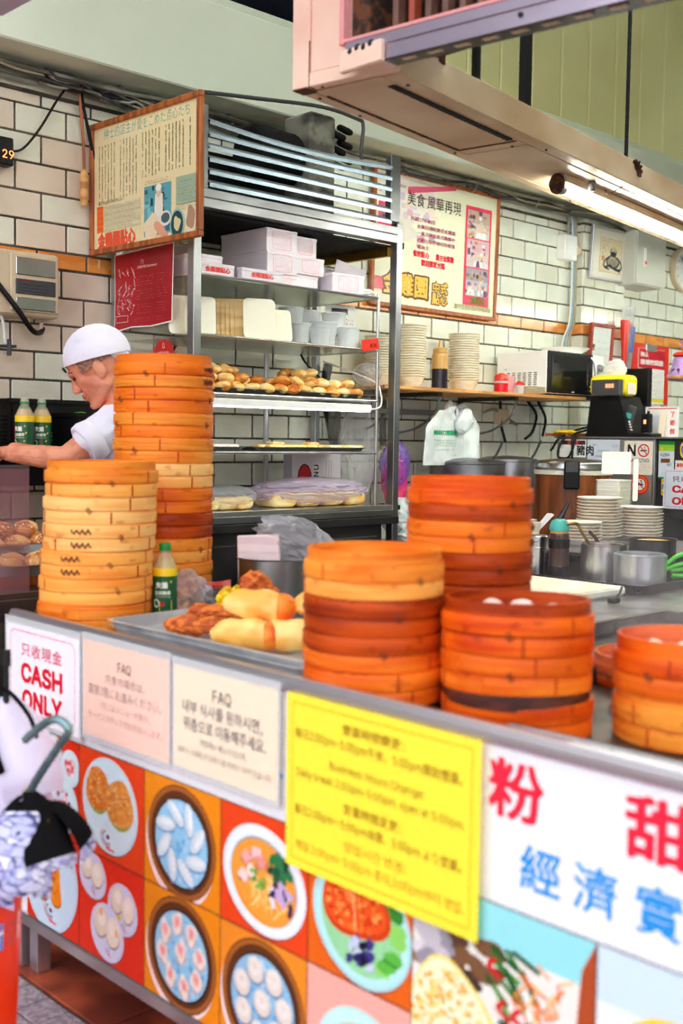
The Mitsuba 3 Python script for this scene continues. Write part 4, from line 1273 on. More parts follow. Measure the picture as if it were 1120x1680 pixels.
A = SZ['A']
cakebox('upper white pattern-printed box of the tallest pile on the top shelf', 2.915, 3.075, 3.47, 3.76, A + 0.132, A + 0.222, 'pattern')
cakebox('middle pattern-printed box of the tallest pile on the top shelf', 2.915, 3.075, 3.465, 3.76, A + 0.045, A + 0.131, 'pattern')
cakebox('lowest pattern-printed box of the tallest pile on the top shelf', 2.915, 3.075, 3.47, 3.76, A + 0.001, A + 0.0445, 'pattern')
cakebox('upper printed box of the second pile on the top shelf', 3.085, 3.21, 3.50, 3.80, A + 0.135, A + 0.215, 'pattern')
cakebox('printed box under the upper one of the second pile', 3.09, 3.245, 3.49, 3.80, A + 0.062, A + 0.134, 'pattern')
cakebox('plain box at the bottom of the second pile', 3.095, 3.22, 3.50, 3.80, A + 0.001, A + 0.061)
cakebox('plain low box at the far left of the top shelf', 2.58, 2.72, 3.50, 3.85, A + 0.001, A + 0.085, None)
cakebox('flat white box with red characters at the left of the top shelf', 2.575, 2.735, 3.445, 3.49, A + 0.001, A + 0.046, '金雞園點心')
cakebox('flat white box with red characters before the tallest pile', 2.76, 2.965, 3.43, 3.462, A + 0.001, A + 0.044, '金雞園點心')
cakebox('big white box with a faint print at the right of the top shelf', 3.265, 3.44, 3.445, 3.70, A + 0.004, A + 0.082, 'pattern', rz=-4)
k = thing('open_box', 'white paper box lying open at the right end of the top shelf', 'box')
put(k, 'body', moved(cbox(-0.11, 0.11, -0.08, 0.08, 0, 0.075, 0.004), TF().translate([3.40, 3.76, A + 0.075]).rotate([0, 0, 1], -12).rotate([0, 1, 0], 12)), 'm_box_white')
put(k, 'flap', moved(cbox(-0.075, 0.075, -0.003, 0.003, -0.085, 0.04, 0.001), TF().translate([3.50, 3.60, A + 0.115]).rotate([0, 0, 1], -20).rotate([0, 1, 0], 16)), 'm_box_white')
solo('paper_sheets', 'folded white paper sheets on the right edge of the top shelf', 'paper', moved(crumple(0.065, 0.07, 0.022, 6, 3, 0.3), at(3.47, 3.50, A + 0.018)), 'm_paper', smooth=20)

# paper trays, clear tubs, leaflet and red slip on the second shelf
mat('kraft', tint((226, 196, 142), (206, 168, 108), 6, 6, 40), 0.7)
mat('traypaper', srgb(240, 236, 214), 0.6)
B = SZ['B']
tp = []
for i in range(9):
    tp.append((2.80 + 0.014 * i, 0))
tray_g = hull(np.vstack([moved(slab(rrect(0.13, 0.155, 0.02), 0.004), np.eye(4)).vertices, moved(slab(rrect(0.10, 0.125, 0.02), 0.004), np.eye(4)).vertices + [0, 0, -0.03]]))
tray_d = ply(tray_g, 'm_traypaper', 20)
kraft_d = ply(tray_g, 'm_kraft', 20)


def ptray(label, x, y, z, rz, lean, kraft=False, s=1.0):
    M = TF().translate([x, y, z]).rotate([0, 0, 1], rz).rotate([1, 0, 0], 90 - lean).scale([s, s, s])
    solo('paper_tray', label, 'paper tray', kraft_d if kraft else tray_d, None, 'paper trays on the second shelf', M=M)


ptray('cream paper tray standing at the front of its row on the second shelf', 2.885, 3.475, B + 0.083, -22, 6, s=1.02)
for i in range(7):
    ptray(f'kraft paper tray, {("first", "second", "third", "fourth", "fifth", "sixth", "seventh")[i]} behind the cream one on the second shelf', 2.865 - 0.014 * i, 3.505 + 0.011 * i, B + 0.081, -22, 5, True)
ptray('shorter cream paper tray leaning right of the front one', 3.01, 3.50, B + 0.068, -16, 12, s=0.84)
ptray('cream paper tray behind the left post on the second shelf', 2.63, 3.52, B + 0.076, -20, 5, s=0.95)
ptray('cream paper tray at the left corner, seen past the post', 2.585, 3.56, B + 0.078, -20, 5, s=0.95)
mat('tub', srgb(226, 230, 228), 0.25)
tubm = lathe([(0, 0), (0.042, 0), (0.052, 0.085), (0.055, 0.086), (0.055, 0.092), (0, 0.092)], 28)
for i, (x, y, z, s) in enumerate(((3.17, 3.56, 0.0, 1.0), (3.235, 3.50, 0.0, 0.85), (3.30, 3.55, 0.0, 1.15), (3.27, 3.62, 0.055, 1.1), (3.40, 3.50, 0.0, 0.95), (3.37, 3.56, 0.06, 1.0), (3.18, 3.62, 0.07, 1.0))):
    solo('plastic_tub', ('frosted plastic tub at the left of the tubs on the second shelf', 'small frosted tub at the front of the second shelf', 'large frosted tub in the middle of the tubs', 'tall frosted tub at the back of the tubs', 'frosted tub beside the red slip', 'frosted tub behind the one beside the red slip', 'frosted tub at the back left of the tubs')[i],
         'tub', ply(tubm, 'm_frost', 40), None, 'frosted plastic tubs on the second shelf', M=at(x, y, B + 0.001 + z, 0, [s, s, s]))
k = thing('leaflet', 'grey printed leaflet leaning at the right end of the second shelf', 'leaflet')
LM = TF().translate([3.43, 3.575, B + 0.095]).rotate([0, 0, 1], -14).rotate([1, 0, 0], -6)
put(k, 'paper', moved(cbox(-0.075, 0.075, -0.001, 0.001, -0.09, 0.10, 0.0005), LM), 'm_paper')
P = Print()
for i in range(7):
    P.scribble(0.012, 0.138, 0.015 + 0.018 * i, 0.009, (90, 88, 96), seed=i + 70)
P.rect(0.03, 0.15, 0.11, 0.175, (70, 68, 76))
P.rect(0.02, 0.06, 0.05, 0.09, (80, 78, 86))
P.out(k, np.asarray((LM @ TF(frame((-0.075, -0.0012, -0.09), (1, 0, 0), (0, 0, 1)))).matrix))
k = thing('red_slip', 'small red slip of paper hanging over the front edge of the second shelf', 'slip')
put(k, 'paper', moved(cbox(-0.045, 0.045, -0.0008, 0.0008, -0.018, 0.03, 0.0004), TF().translate([3.46, 3.425, B + 0.012]).rotate([0, 0, 1], -8).rotate([0, 1, 0], -8)), 'm_bright_red')
P = Print()
P.text('天天', 0, 0, 0.02, (70, 10, 10), bold=2, anchor='m')
P.out(k, frame((3.475, 3.4215, B + 0.008), (1, -0.14, 0.14), (0, 0, 1)))

# buns on the third shelf
mat('bun', mikit.proc(lambda p, n, uv: mikit.mix(srgb(240, 204, 128), srgb(214, 132, 44), mikit.smoothstep(0.42, 0.62, mikit.fbm(p.x * 34, p.y * 34, p.z * 34, 3)))), 0.4)
mat('bun_brown', tint((222, 148, 62), (188, 100, 30), 40, 40, 40), 0.4)
mat('bun_pale', tint((246, 222, 160), (232, 188, 104), 30, 30, 30), 0.45)
mat('tray_black', srgb(46, 46, 48), 0.45)
Cz = SZ['C']
trm = tray_mesh(0.42, 0.30, 0.018)
for i, x in enumerate((2.79, 3.21)):
    solo('bun_tray', ('dark baking tray under the left heap of buns in the cabinet', 'dark baking tray under the right heap of buns in the cabinet')[i], 'tray', moved(trm, at(x + 0.02, 3.60, Cz + 0.003, 0)), 'm_tray_black')
bn = blob(0.036, 0.036, 0.022, 0.004, 40, 3, 5)
bn.vertices[:, 2] *= np.where(bn.vertices[:, 2] < 0, 0.8, 1.0)
bun_ply = [ply(bn, 'm_bun', True), ply(blob(0.034, 0.037, 0.021, 0.004, 45, 3, 8), 'm_bun', True)]
heap = []
r = random.Random(4)
for row in range(4):
    for i in range(12):
        heap.append((2.63 + 0.072 * i + r.uniform(-.006, .006) + 0.02 * (row % 2), 3.475 + 0.068 * row + r.uniform(-.006, .006), Cz + 0.026, row, 0))
for row in range(3):
    for i in range(11):
        x = 2.66 + 0.074 * i + r.uniform(-.008, .008)
        if 2.84 < x < 2.98 and row == 0:
            continue
        heap.append((x, 3.50 + 0.072 * row + r.uniform(-.006, .006), Cz + 0.062, row, 1))
for row in range(2):
    for i in range(10):
        x = 2.70 + 0.076 * i + r.uniform(-.01, .01)
        if (x < 2.86) or (3.12 < x < 3.30):
            heap.append((x, 3.55 + 0.07 * row, Cz + 0.098 + (0.004 if x > 3 else 0), row, 2))
WX = lambda x: 'left part' if x < 2.9 else ('middle' if x < 3.2 else 'right part')
for x, y, z, row, lv in heap:
    lab = f"golden bun in the {('bottom layer', 'second layer', 'top layer')[lv]}, {('front', 'second', 'third', 'back')[row]} row, {WX(x)} of the cabinet's heap"
    solo('baked_bun', lab, 'bun', bun_ply[r.randrange(2)], r.choice(('m_bun', 'm_bun', 'm_bun_brown' if x < 3.1 else 'm_bun_pale', 'm_bun_pale')), 'golden buns on the cabinet shelf',
         M=TF().translate([x, y, z]).rotate([0, 0, 1], r.uniform(0, 360)).rotate([1, 0, 0], r.uniform(-14, 14)))

# flat cakes on the fourth shelf
Dz = SZ['D']
for i, (x, w) in enumerate(((2.68, 0.30), (3.19, 0.62))):
    solo('cake_tray', ('short dark tray at the left of the fourth shelf', 'long dark tray of flat cakes on the fourth shelf')[i], 'tray', moved(tray_mesh(w, 0.24, 0.016), at(x, 3.60, Dz + 0.003)), 'm_tray_black')
pc = ply(rbox(0.062, 0.06, 0.022, 0.009), 'm_bun_pale', True)
for i in range(8):
    for j in range(3):
        if (i + 2 * j) % 5 != 4:
            solo('flat_cake', 'flat pale cake on the long dark tray of the fourth cabinet shelf', 'cake', pc, None, 'flat cakes on the fourth shelf',
                 M=at(3.01 + 0.066 * i + r.uniform(-.006, .006), 3.53 + 0.066 * j, Dz + 0.018 + (0.012 if (i * j) % 3 == 1 else 0), r.uniform(-20, 20)))
for i in range(3):
    solo('flat_cake', ('leftmost pale cake on the short dark tray', 'middle pale cake on the short dark tray', 'rightmost pale cake on the short dark tray')[i], 'cake', pc, 'm_dough', 'pale cakes on the short tray', M=at(2.66 + 0.065 * i, 3.54, Dz + 0.018, 8 * i))

# cabinet floor: wrapped bread, rolls, menu case
E_ = SZ['E']
for i in range(3):
    solo('bread_roll', ('leftmost pale roll on the cabinet floor', 'middle pale roll on the cabinet floor', 'right pale roll on the cabinet floor')[i], 'bread', ply(rbox(0.10, 0.075, 0.05, 0.022), 'm_bun_pale', True), None, 'pale rolls on the cabinet floor', M=at(2.665 + 0.085 * i, 3.52, E_ + 0.027, 12 * i - 8))
for i in range(4):
    solo('bread_roll', ('first loaf from the left inside the lilac bag', 'second loaf from the left inside the lilac bag', 'third loaf from the left inside the lilac bag', 'fourth loaf from the left inside the lilac bag')[i], 'bread', ply(rbox(0.13, 0.16, 0.06, 0.026), 'm_bun_pale', True), 'm_bun_pale', 'loaves in the lilac bag', M=at(3.06 + 0.132 * i, 3.57, E_ + 0.032, 4 * i - 6))
scene['m_lilac_film'] = {'type': 'blendbsdf', 'weight': 0.45, 'a': {'type': 'thindielectric', 'int_ior': 1.3}, 'b': {'type': 'twosided', 'bsdf': principled(srgb(216, 200, 226), 0.3)}}
bagm = crumple(0.335, 0.13, 0.062, 21, 5, 0.28, 14)
solo('bread_bag', 'translucent lilac bag over the loaves on the cabinet floor', 'bag', moved(bagm, at(3.25, 3.57, E_ + 0.062)), 'm_lilac_film', smooth=40)
solo('bread_bag', 'clear bag over the pale rolls at the left of the cabinet floor', 'bag', moved(crumple(0.16, 0.10, 0.05, 23, 4, 0.3), at(2.77, 3.55, E_ + 0.05)), 'm_clear_film', smooth=40)
k = thing('menu_case', 'pale upright box printed MENU with a red oval in the cabinet', 'box')
mat('menu_pale', srgb(196, 190, 198), 0.5)
put(k, 'box', cbox(3.30, 3.60, 3.74, 3.80, E_ + 0.001, 1.335, 0.003), 'm_menu_pale')
P = Print()
P.ell(0.075, 0.115, 0.042, 0.058, (70, 30, 34))
P.ell(0.075, 0.115, 0.038, 0.053, (176, 30, 40))
P.ell(0.21, 0.055, 0.020, 0.020, (196, 40, 50))
P.add(affinity.rotate(rrect(0.012, 0.004, 0.001, 0.21, 0.055), 90), (230, 210, 210))
for i in range(3):
    P.rect(0.205 + 0.016 * i, 0.09, 0.207 + 0.016 * i, 0.19, (120, 112, 122))
PM = Print()
PM.text('MENU', 0, 0, 0.036, (40, 38, 44), 'latin', 2, gap=0.12)
P.out(k, frame((3.30, 3.7398, E_), (1, 0, 0), (0, 0, 1)))
PM.out(k, frame((3.30 + 0.158, 3.7396, E_ + 0.05), (0, 0, 1), (-1, 0, 0)))
solo('drain_hose', 'thick black hose running down inside the cabinet', 'hose', tube(bez([(3.66, 3.90, 1.75), (3.62, 3.88, 1.62), (3.66, 3.87, 1.45), (3.70, 3.88, 1.30), (3.71, 3.88, 1.14)], 40), 0.022, 12), 'm_black')
solo('power_cable', 'thin black cable hanging behind the buns in the cabinet', 'cable', tube(bez([(3.44, 3.88, 1.84), (3.47, 3.86, 1.76), (3.55, 3.86, 1.70), (3.60, 3.86, 1.66), (3.62, 3.84, 1.60)], 24), 0.005, 6), 'm_black')
solo('power_cable', 'wavy black cable at the left of the bun shelf', 'cable', tube(bez([(2.80, 3.90, 1.80), (2.76, 3.90, 1.72), (2.80, 3.90, 1.64), (2.75, 3.90, 1.56)], 24), 0.006, 6), 'm_black')
mat('pole_dark', srgb(52, 50, 50), 0.5)

# framed sign, red notice and round sticker on the cabinet's left side
mat('parch', tint((244, 220, 146), (230, 212, 164), 1.4, 1.4, 1.4), 0.5)


def framed(name, label, F, w, h, fw, ft, fmat, back_mat, paint, cat_='sign', glass=False):
    """A framed sheet: F takes local (u, v, n) to the world."""
    t = thing(name, label, cat_)
    for a in (sbox(0, 0, w, fw), sbox(0, h - fw, w, h), sbox(0, fw, fw, h - fw), sbox(w - fw, fw, w, h - fw)):
        b = a.bounds
        put(t, 'frame_bar', moved(cbox(b[0], b[2], b[1], b[3], 0, ft, 0.0025), F), fmat)
    put(t, 'backing', moved(cbox(fw * 0.8, w - fw * 0.8, fw * 0.8, h - fw * 0.8, 0.001, ft * 0.5, 0.0005), F), back_mat)
    P = Print()
    paint(P, w, h)
    P.out(t, np.asarray(F) + np.column_stack([np.zeros((4, 3)), np.append(np.asarray(F)[:3, 2] * ft * 0.5, 0)]))
    return t


def paint_left(P, w, h):
    P.text('紳士的店主が愛をこめた点心たち', w / 2 + 0.01, h * 0.868, 0.044, (120, 164, 150), anchor='m', fit=w * 0.78)
    r = random.Random(3)
    for i in range(29):
        u = w * 0.075 + i * (w * 0.85 / 29)
        if i % 7 == 6:
            continue
        P.k += 1
        top = h * 0.83 - h * 0.02 * (1 - i / 29)
        n = 22 if i < 14 else 17
        for q in range(n):
            if r.random() < 0.9:
                v = top - q * h * 0.0195
                P.add(sbox(u, v, u + 0.0085, v + 0.0018), (112, 106, 74), same=True)
                P.add(sbox(u + r.uniform(0.001, 0.005), v - 0.004, u + r.uniform(0.006, 0.009), v + 0.005), (124, 116, 82), same=True)
    P.text('私たちのおすすめポイント！', w * 0.075, h * 0.375, 0.016, (90, 84, 60), bold=1, fit=w * 0.26)
    for i in range(10):
        P.rect(w * 0.125, h * (0.165 + 0.02 * i), w * 0.475, h * (0.182 + 0.02 * i), ((206, 200, 160), (222, 208, 170))[i % 2])
        P.scribble(w * 0.135, w * (0.42 if i % 3 else 0.47), h * (0.167 + 0.02 * i), 0.0065, (120, 112, 84), seed=i)
        P.rect(w * 0.06, h * (0.165 + 0.02 * i), w * 0.122, h * (0.184 + 0.02 * i), ((240, 110, 40), (232, 90, 34))[i % 2])
    P.text('金鶏園點心', w * 0.07, h * 0.055, 0.062, (232, 84, 52), bold=3, fit=w * 0.36)
    # photo of a cook, teal duotone
    a = (w * 0.51, h * 0.07, w * 0.745, h * 0.43)
    P.rect(*a, (92, 160, 170))
    for i in range(46):
        u, v = r.uniform(a[0], a[2] - 0.03), r.uniform(a[1], a[3] - 0.02)
        P.rect(u, v, min(u + r.uniform(0.01, 0.04), a[2]), min(v + r.uniform(0.006, 0.03), a[3]), r.choice(((54, 104, 116), (130, 186, 190), (70, 132, 142), (34, 66, 78), (110, 170, 176))))
    P.add(Polygon([(w * .60, h * .20), (w * .68, h * .20), (w * .675, h * .36), (w * .61, h * .36)]), (232, 224, 206))
    P.add(Polygon([(w * .605, h * .11), (w * .675, h * .11), (w * .67, h * .2), (w * .61, h * .2)]), (222, 216, 200))
    P.ell(w * .64, h * .378, 0.016, 0.022, (222, 190, 160))
    P.ell(w * .64, h * .405, 0.018, 0.013, (240, 236, 222))
    P.lump(w * .575, h * .125, 0.05, 0.045, (236, 214, 176), seed=2, rot=30)
    P.lump(w * .665, h * .09, 0.055, 0.02, (226, 160, 130), seed=3, rot=-40)
    P.ell(w * .70, h * .175, 0.034, 0.028, (228, 222, 206))
    P.ell(w * .70, h * .178, 0.026, 0.019, (70, 96, 96))
    P.ell(w * .80, h * .115, 0.042, 0.056, (150, 196, 190))
    P.ell(w * .80, h * .115, 0.036, 0.048, (34, 70, 76))
    P.lump(w * .80, h * .12, 0.02, 0.026, (210, 200, 150), seed=9)
    P.ell(w * .915, h * .14, 0.036, 0.052, (226, 214, 190))
    P.lump(w * .915, h * .145, 0.028, 0.038, (176, 140, 110), seed=6)
    P.rect(w * .79, h * .25, w * .965, h * .445, (160, 178, 150))
    for i in range(7):
        P.scribble(w * .805, w * (.93 if i % 2 else .95), h * (.27 + .022 * i), 0.0065, (84, 92, 74), seed=i + 40)
    for i in range(2):
        P.scribble(w * .78, w * .95, h * (.21 + .017 * i), 0.006, (90, 84, 60), seed=i + 90)
        P.scribble(w * .52, w * .72, h * (.44 + .017 * i), 0.006, (90, 84, 60), seed=i + 95)


LS = frame((2.45, 3.985, 2.115), (0.02, -0.70, 0.0), (0, 0, 1))
framed('framed_sign', 'wood-framed yellowed sign with Japanese text on the left side of the food cabinet', LS, 0.70, 0.51, 0.022, 0.022, 'm_wood_frame', 'm_parch', paint_left)
mat('notice_red', tint((176, 20, 34), (156, 14, 28), 3, 3, 3), 0.35)


def paint_red(P, w, h):
    W_ = (236, 206, 206)
    P.text('2020 Bib Gourmand', w * 0.40, h * 0.775, 0.013, W_, 'latin', 1, fit=w * 0.34)
    P.line([(w * .47, h * .82), (w * .47, h * .865), (w * .49, h * .885), (w * .51, h * .865), (w * .51, h * .82)], 0.002, W_)
    r = random.Random(17)
    for i in range(17):
        if i % 5 == 4:
            continue
        for u0 in (0.36, 0.54, 0.75):
            P.scribble(w * u0, w * (u0 + r.uniform(0.10, 0.18)), h * (0.66 - 0.036 * i), 0.0055, (212, 110, 116), seed=i * 3 + int(u0 * 10))
    for s, v in enumerate((0.72, 0.56, 0.45, 0.33, 0.24)):
        for q in range(4):
            u = w * (0.07 + 0.085 * q + (0.02 if s % 2 else 0))
            pts = [(u + r.uniform(-.012, .02), h * v + r.uniform(-.02, .028)) for _ in range(5)]
            P.line(bez(pts, 16), 0.0016, W_)
    o = sbox(w * .03, h * .10, w * .25, h * .19)
    P.add(o.difference(o.buffer(-0.002)), W_)


k = thing('red_notice', 'dark red notice with white handwriting taped under the framed sign', 'notice')
RF = frame((2.515, 3.93, 1.822), (0.0, -1, 0), (0, 0, 1))
ol = Polygon([(0, 0), (0.12, 0.012), (0.25, 0.008), (0.385, 0.018), (0.39, 0.15), (0.395, 0.305), (0.2, 0.302), (0.0, 0.296), (0.004, 0.15)])
put(k, 'paper', moved(slab(ol.buffer(0.005), 0.0008), RF), 'm_paper')
put(k, 'red_sheet', moved(slab(ol, 0.0014), RF), 'm_notice_red')
P = Print()
paint_red(P, 0.39, 0.30)
P.out(k, RF + np.column_stack([np.zeros((4, 3)), np.append(RF[:3, 2] * 0.0013, 0)]), 'lettering')
k = thing('round_sticker', 'round red sticker on the cabinet side pane above the tall steamer stack', 'sticker')
SF = frame((2.533, 3.62, 1.722), (0, -1, 0), (0, 0, 1))
put(k, 'disc', moved(slab(affinity.scale(Point(0, 0).buffer(1, quad_segs=12), 0.066, 0.052), 0.0012), SF), 'm_red')
P = Print()
P.text('MICHELIN', 0, -0.004, 0.0135, (240, 210, 210), 'latin', 1, 'm')
P.line([(-.006, .02), (-.006, .032), (0, .04), (.006, .032), (.006, .02), (-.006, .02)], 0.002, (240, 210, 210))
P.out(k, SF + np.column_stack([np.zeros((4, 3)), np.append(SF[:3, 2] * 0.0012, 0)]), 'lettering')
# ------------------------------------------------------------------ pipes and cables under the beam
mat('cable_blue', srgb(140, 170, 190), 0.5)
mat('cable_tan', srgb(170, 160, 132), 0.6)
mat('pipe_old', tint((158, 156, 142), (98, 96, 86), 8, 8, 8), 0.7)
for i, (lab, y, z, rr, m, wob) in enumerate((('thickest grey pipe running under the beam', 3.952, 2.772, 0.016, 'm_pipe_old', 0.006), ('second grey pipe under the beam, nearest the tiles', 3.975, 2.742, 0.011, 'm_grey_pipe', 0.010),
                                            ('thin dark cable sagging along the pipes under the beam', 3.93, 2.748, 0.007, 'm_dark_grey', 0.016), ('tan cable wound along the pipes under the beam', 3.925, 2.762, 0.0055, 'm_cable_tan', 0.020), ('grey cable along the front of the pipes under the beam', 3.915, 2.768, 0.008, 'm_pipe_old', 0.008))):
    r = random.Random(i)
    xs = np.arange(1.2, 7.7, 0.22)
    pts = [(x, y + r.uniform(-.4, .4) * wob - (0.075 if 5.6 < x < 6.35 else 0), z + r.uniform(-1, 1) * wob) for x in xs]
    solo('pipe' if i < 2 else 'cable', lab, 'pipe' if i < 2 else 'cable', tube(bez(pts, 150), rr, 8), m, 'pipes and cables under the beam', smooth=True)
r = random.Random(5)
for i in range(9):
    x = 2.0 + 0.55 * i
    solo('pipe_clip', ('pipe clip over the hanging stick', 'pipe clip just left of the framed sign', 'pipe clip behind the top of the framed sign', 'pipe clip over the left part of the cabinet louvers', 'pipe clip behind the fan motor on the cabinet', 'pipe clip over the left edge of the framed poster', 'pipe clip over the right half of the framed poster', 'pipe clip right of the framed poster', 'pipe clip left of the pillar cables')[i], 'clip', moved(ring(0.032, 0.036, -0.006, 0.006, 0.001, 16), TF().translate([x, 3.957 - (0.075 if 5.6 < x < 6.35 else 0), 2.765]).rotate([0, 1, 0], 90)), 'm_grey', 'clips along the pipes')
for i in range(5):
    pts = [(2.2 + 0.07 * q + r.uniform(-.02, .02), 3.92 + r.uniform(-.02, .02), 2.768 - 0.005 * q + r.uniform(-.02, .02) - 0.03 * (i / 5)) for q in range(9)]
    solo('cable', ('dark tangled cable at the left end of the beam', 'second tangled cable at the left end of the beam', 'third tangled cable at the left end of the beam', 'fourth tangled cable at the left end of the beam', 'lowest tangled cable at the left end of the beam')[i], 'cable', tube(bez(pts, 50), 0.006, 6), ('m_dark_grey', 'm_pipe_old', 'm_black')[i % 3], 'tangled cables at the left', smooth=True)
solo('cable', 'thin black cable looping down to the red-lit display on the left wall', 'cable', tube(bez([(2.07, 3.965, 2.455), (2.13, 3.965, 2.475), (2.20, 3.965, 2.56), (2.28, 3.965, 2.69), (2.33, 3.96, 2.755), (2.37, 3.96, 2.76), (2.40, 3.965, 2.66), (2.44, 3.965, 2.50), (2.455, 3.975, 2.40)], 60), 0.0045, 6), 'm_black', smooth=True)
solo('cable', 'second black cable dropping behind the framed sign', 'cable', tube(bez([(2.36, 3.955, 2.77), (2.385, 3.96, 2.69), (2.42, 3.965, 2.56), (2.47, 3.975, 2.42)], 30), 0.004, 6), 'm_black', smooth=True)
k = thing('hanging_stick', 'brown wooden stick hanging on a cord from the pipes on the left wall', 'stick')
put(k, 'cord', tube(bez([(2.365, 3.955, 2.76), (2.375, 3.955, 2.66), (2.385, 3.955, 2.55), (2.39, 3.955, 2.44)], 24), 0.006, 6), 'm_wood_frame')
put(k, 'stick', moved(lathe([(0, 0), (0.012, 0.003), (0.0155, 0.02), (0.0165, 0.06), (0.0145, 0.075), (0.017, 0.09), (0.0155, 0.125), (0.010, 0.142), (0, 0.146)], 16), at(2.39, 3.958, 2.30)), 'm_shelf_wood')
# meter box, display, on the left wall
mat('beige_plastic', srgb(206, 186, 156), 0.5)
k = thing('meter_box', 'beige electricity meter box with silver labels on the left wall', 'meter')
put(k, 'case', cbox(1.99, 2.245, 3.90, 3.994, 1.845, 2.085, 0.008), 'm_beige_plastic')
put(k, 'front_cover', cbox(2.04, 2.24, 3.888, 3.902, 1.86, 2.075, 0.006), 'm_beige_plastic')
put(k, 'window', cbox(2.06, 2.222, 3.882, 3.890, 1.995, 2.06, 0.002), 'm_steel')
put(k, 'window', cbox(2.06, 2.222, 3.882, 3.890, 1.925, 1.98, 0.002), 'm_dark_grey')
put(k, 'window', cbox(2.06, 2.222, 3.882, 3.890, 1.868, 1.912, 0.002), 'm_steel')
P = Print()
for i in range(3):
    P.rect(0.012, 0.01 + 0.012 * i, 0.13, 0.0115 + 0.012 * i, (20, 20, 24))
P.rect(0.01, 0.047, 0.024, 0.052, (140, 20, 30))
P.rect(0.034, 0.047, 0.056, 0.052, (140, 20, 30))
P.out(k, frame((2.06, 3.8818, 1.925), (1, 0, 0), (0, 0, 1)), 'marks')
put(k, 'conduit', tube(bez([(2.14, 3.94, 1.85), (2.14, 3.94, 1.80), (2.19, 3.95, 1.79), (2.20, 3.95, 1.83)], 20), 0.008, 8), 'm_beige_plastic')
solo('meter_cable', 'thick black cable curving under the meter box on the left wall', 'cable', tube(bez([(1.99, 3.90, 1.96), (2.06, 3.87, 1.86), (2.12, 3.88, 1.795), (2.18, 3.93, 1.79), (2.21, 3.96, 1.81)], 30), 0.010, 8), 'm_black', smooth=True)
solo('meter_cable', 'pale thin cable hanging left of the meter box', 'cable', tube(bez([(1.99, 3.93, 1.90), (2.03, 3.93, 1.82), (2.05, 3.95, 1.74)], 20), 0.006, 6), 'm_white', smooth=True)
solo('pipe_tap', 'small dark valve on the tiles under the meter box', 'valve', cat(tube([(2.03, 3.985, 1.735), (2.10, 3.96, 1.735)], 0.006, 6), tube([(2.07, 3.96, 1.76), (2.07, 3.96, 1.70)], 0.009, 8)), 'm_dark_grey')
k = thing('led_display', 'small black display with red digits at the left edge of the wall', 'display')
put(k, 'case', cbox(1.97, 2.085, 3.945, 3.994, 2.40, 2.502, 0.004), 'm_black')
scene['m_led'] = {'type': 'diffuse', 'reflectance': {'type': 'rgb', 'value': [0.5, 0.05, 0.02]}}
q = put(k, 'digits', moved(meshkit.text_mesh('29', 0.03, 0.001), frame((2.035, 3.9445, 2.425), (1, 0, 0), (0, 0, 1))), 'm_led')
scene[q]['emitter'] = {'type': 'area', 'radiance': {'type': 'rgb', 'value': [1.2, 0.12, 0.04]}}

# framed shop poster on the wall
mat('poster_bg', srgb(236, 232, 204), 0.4)


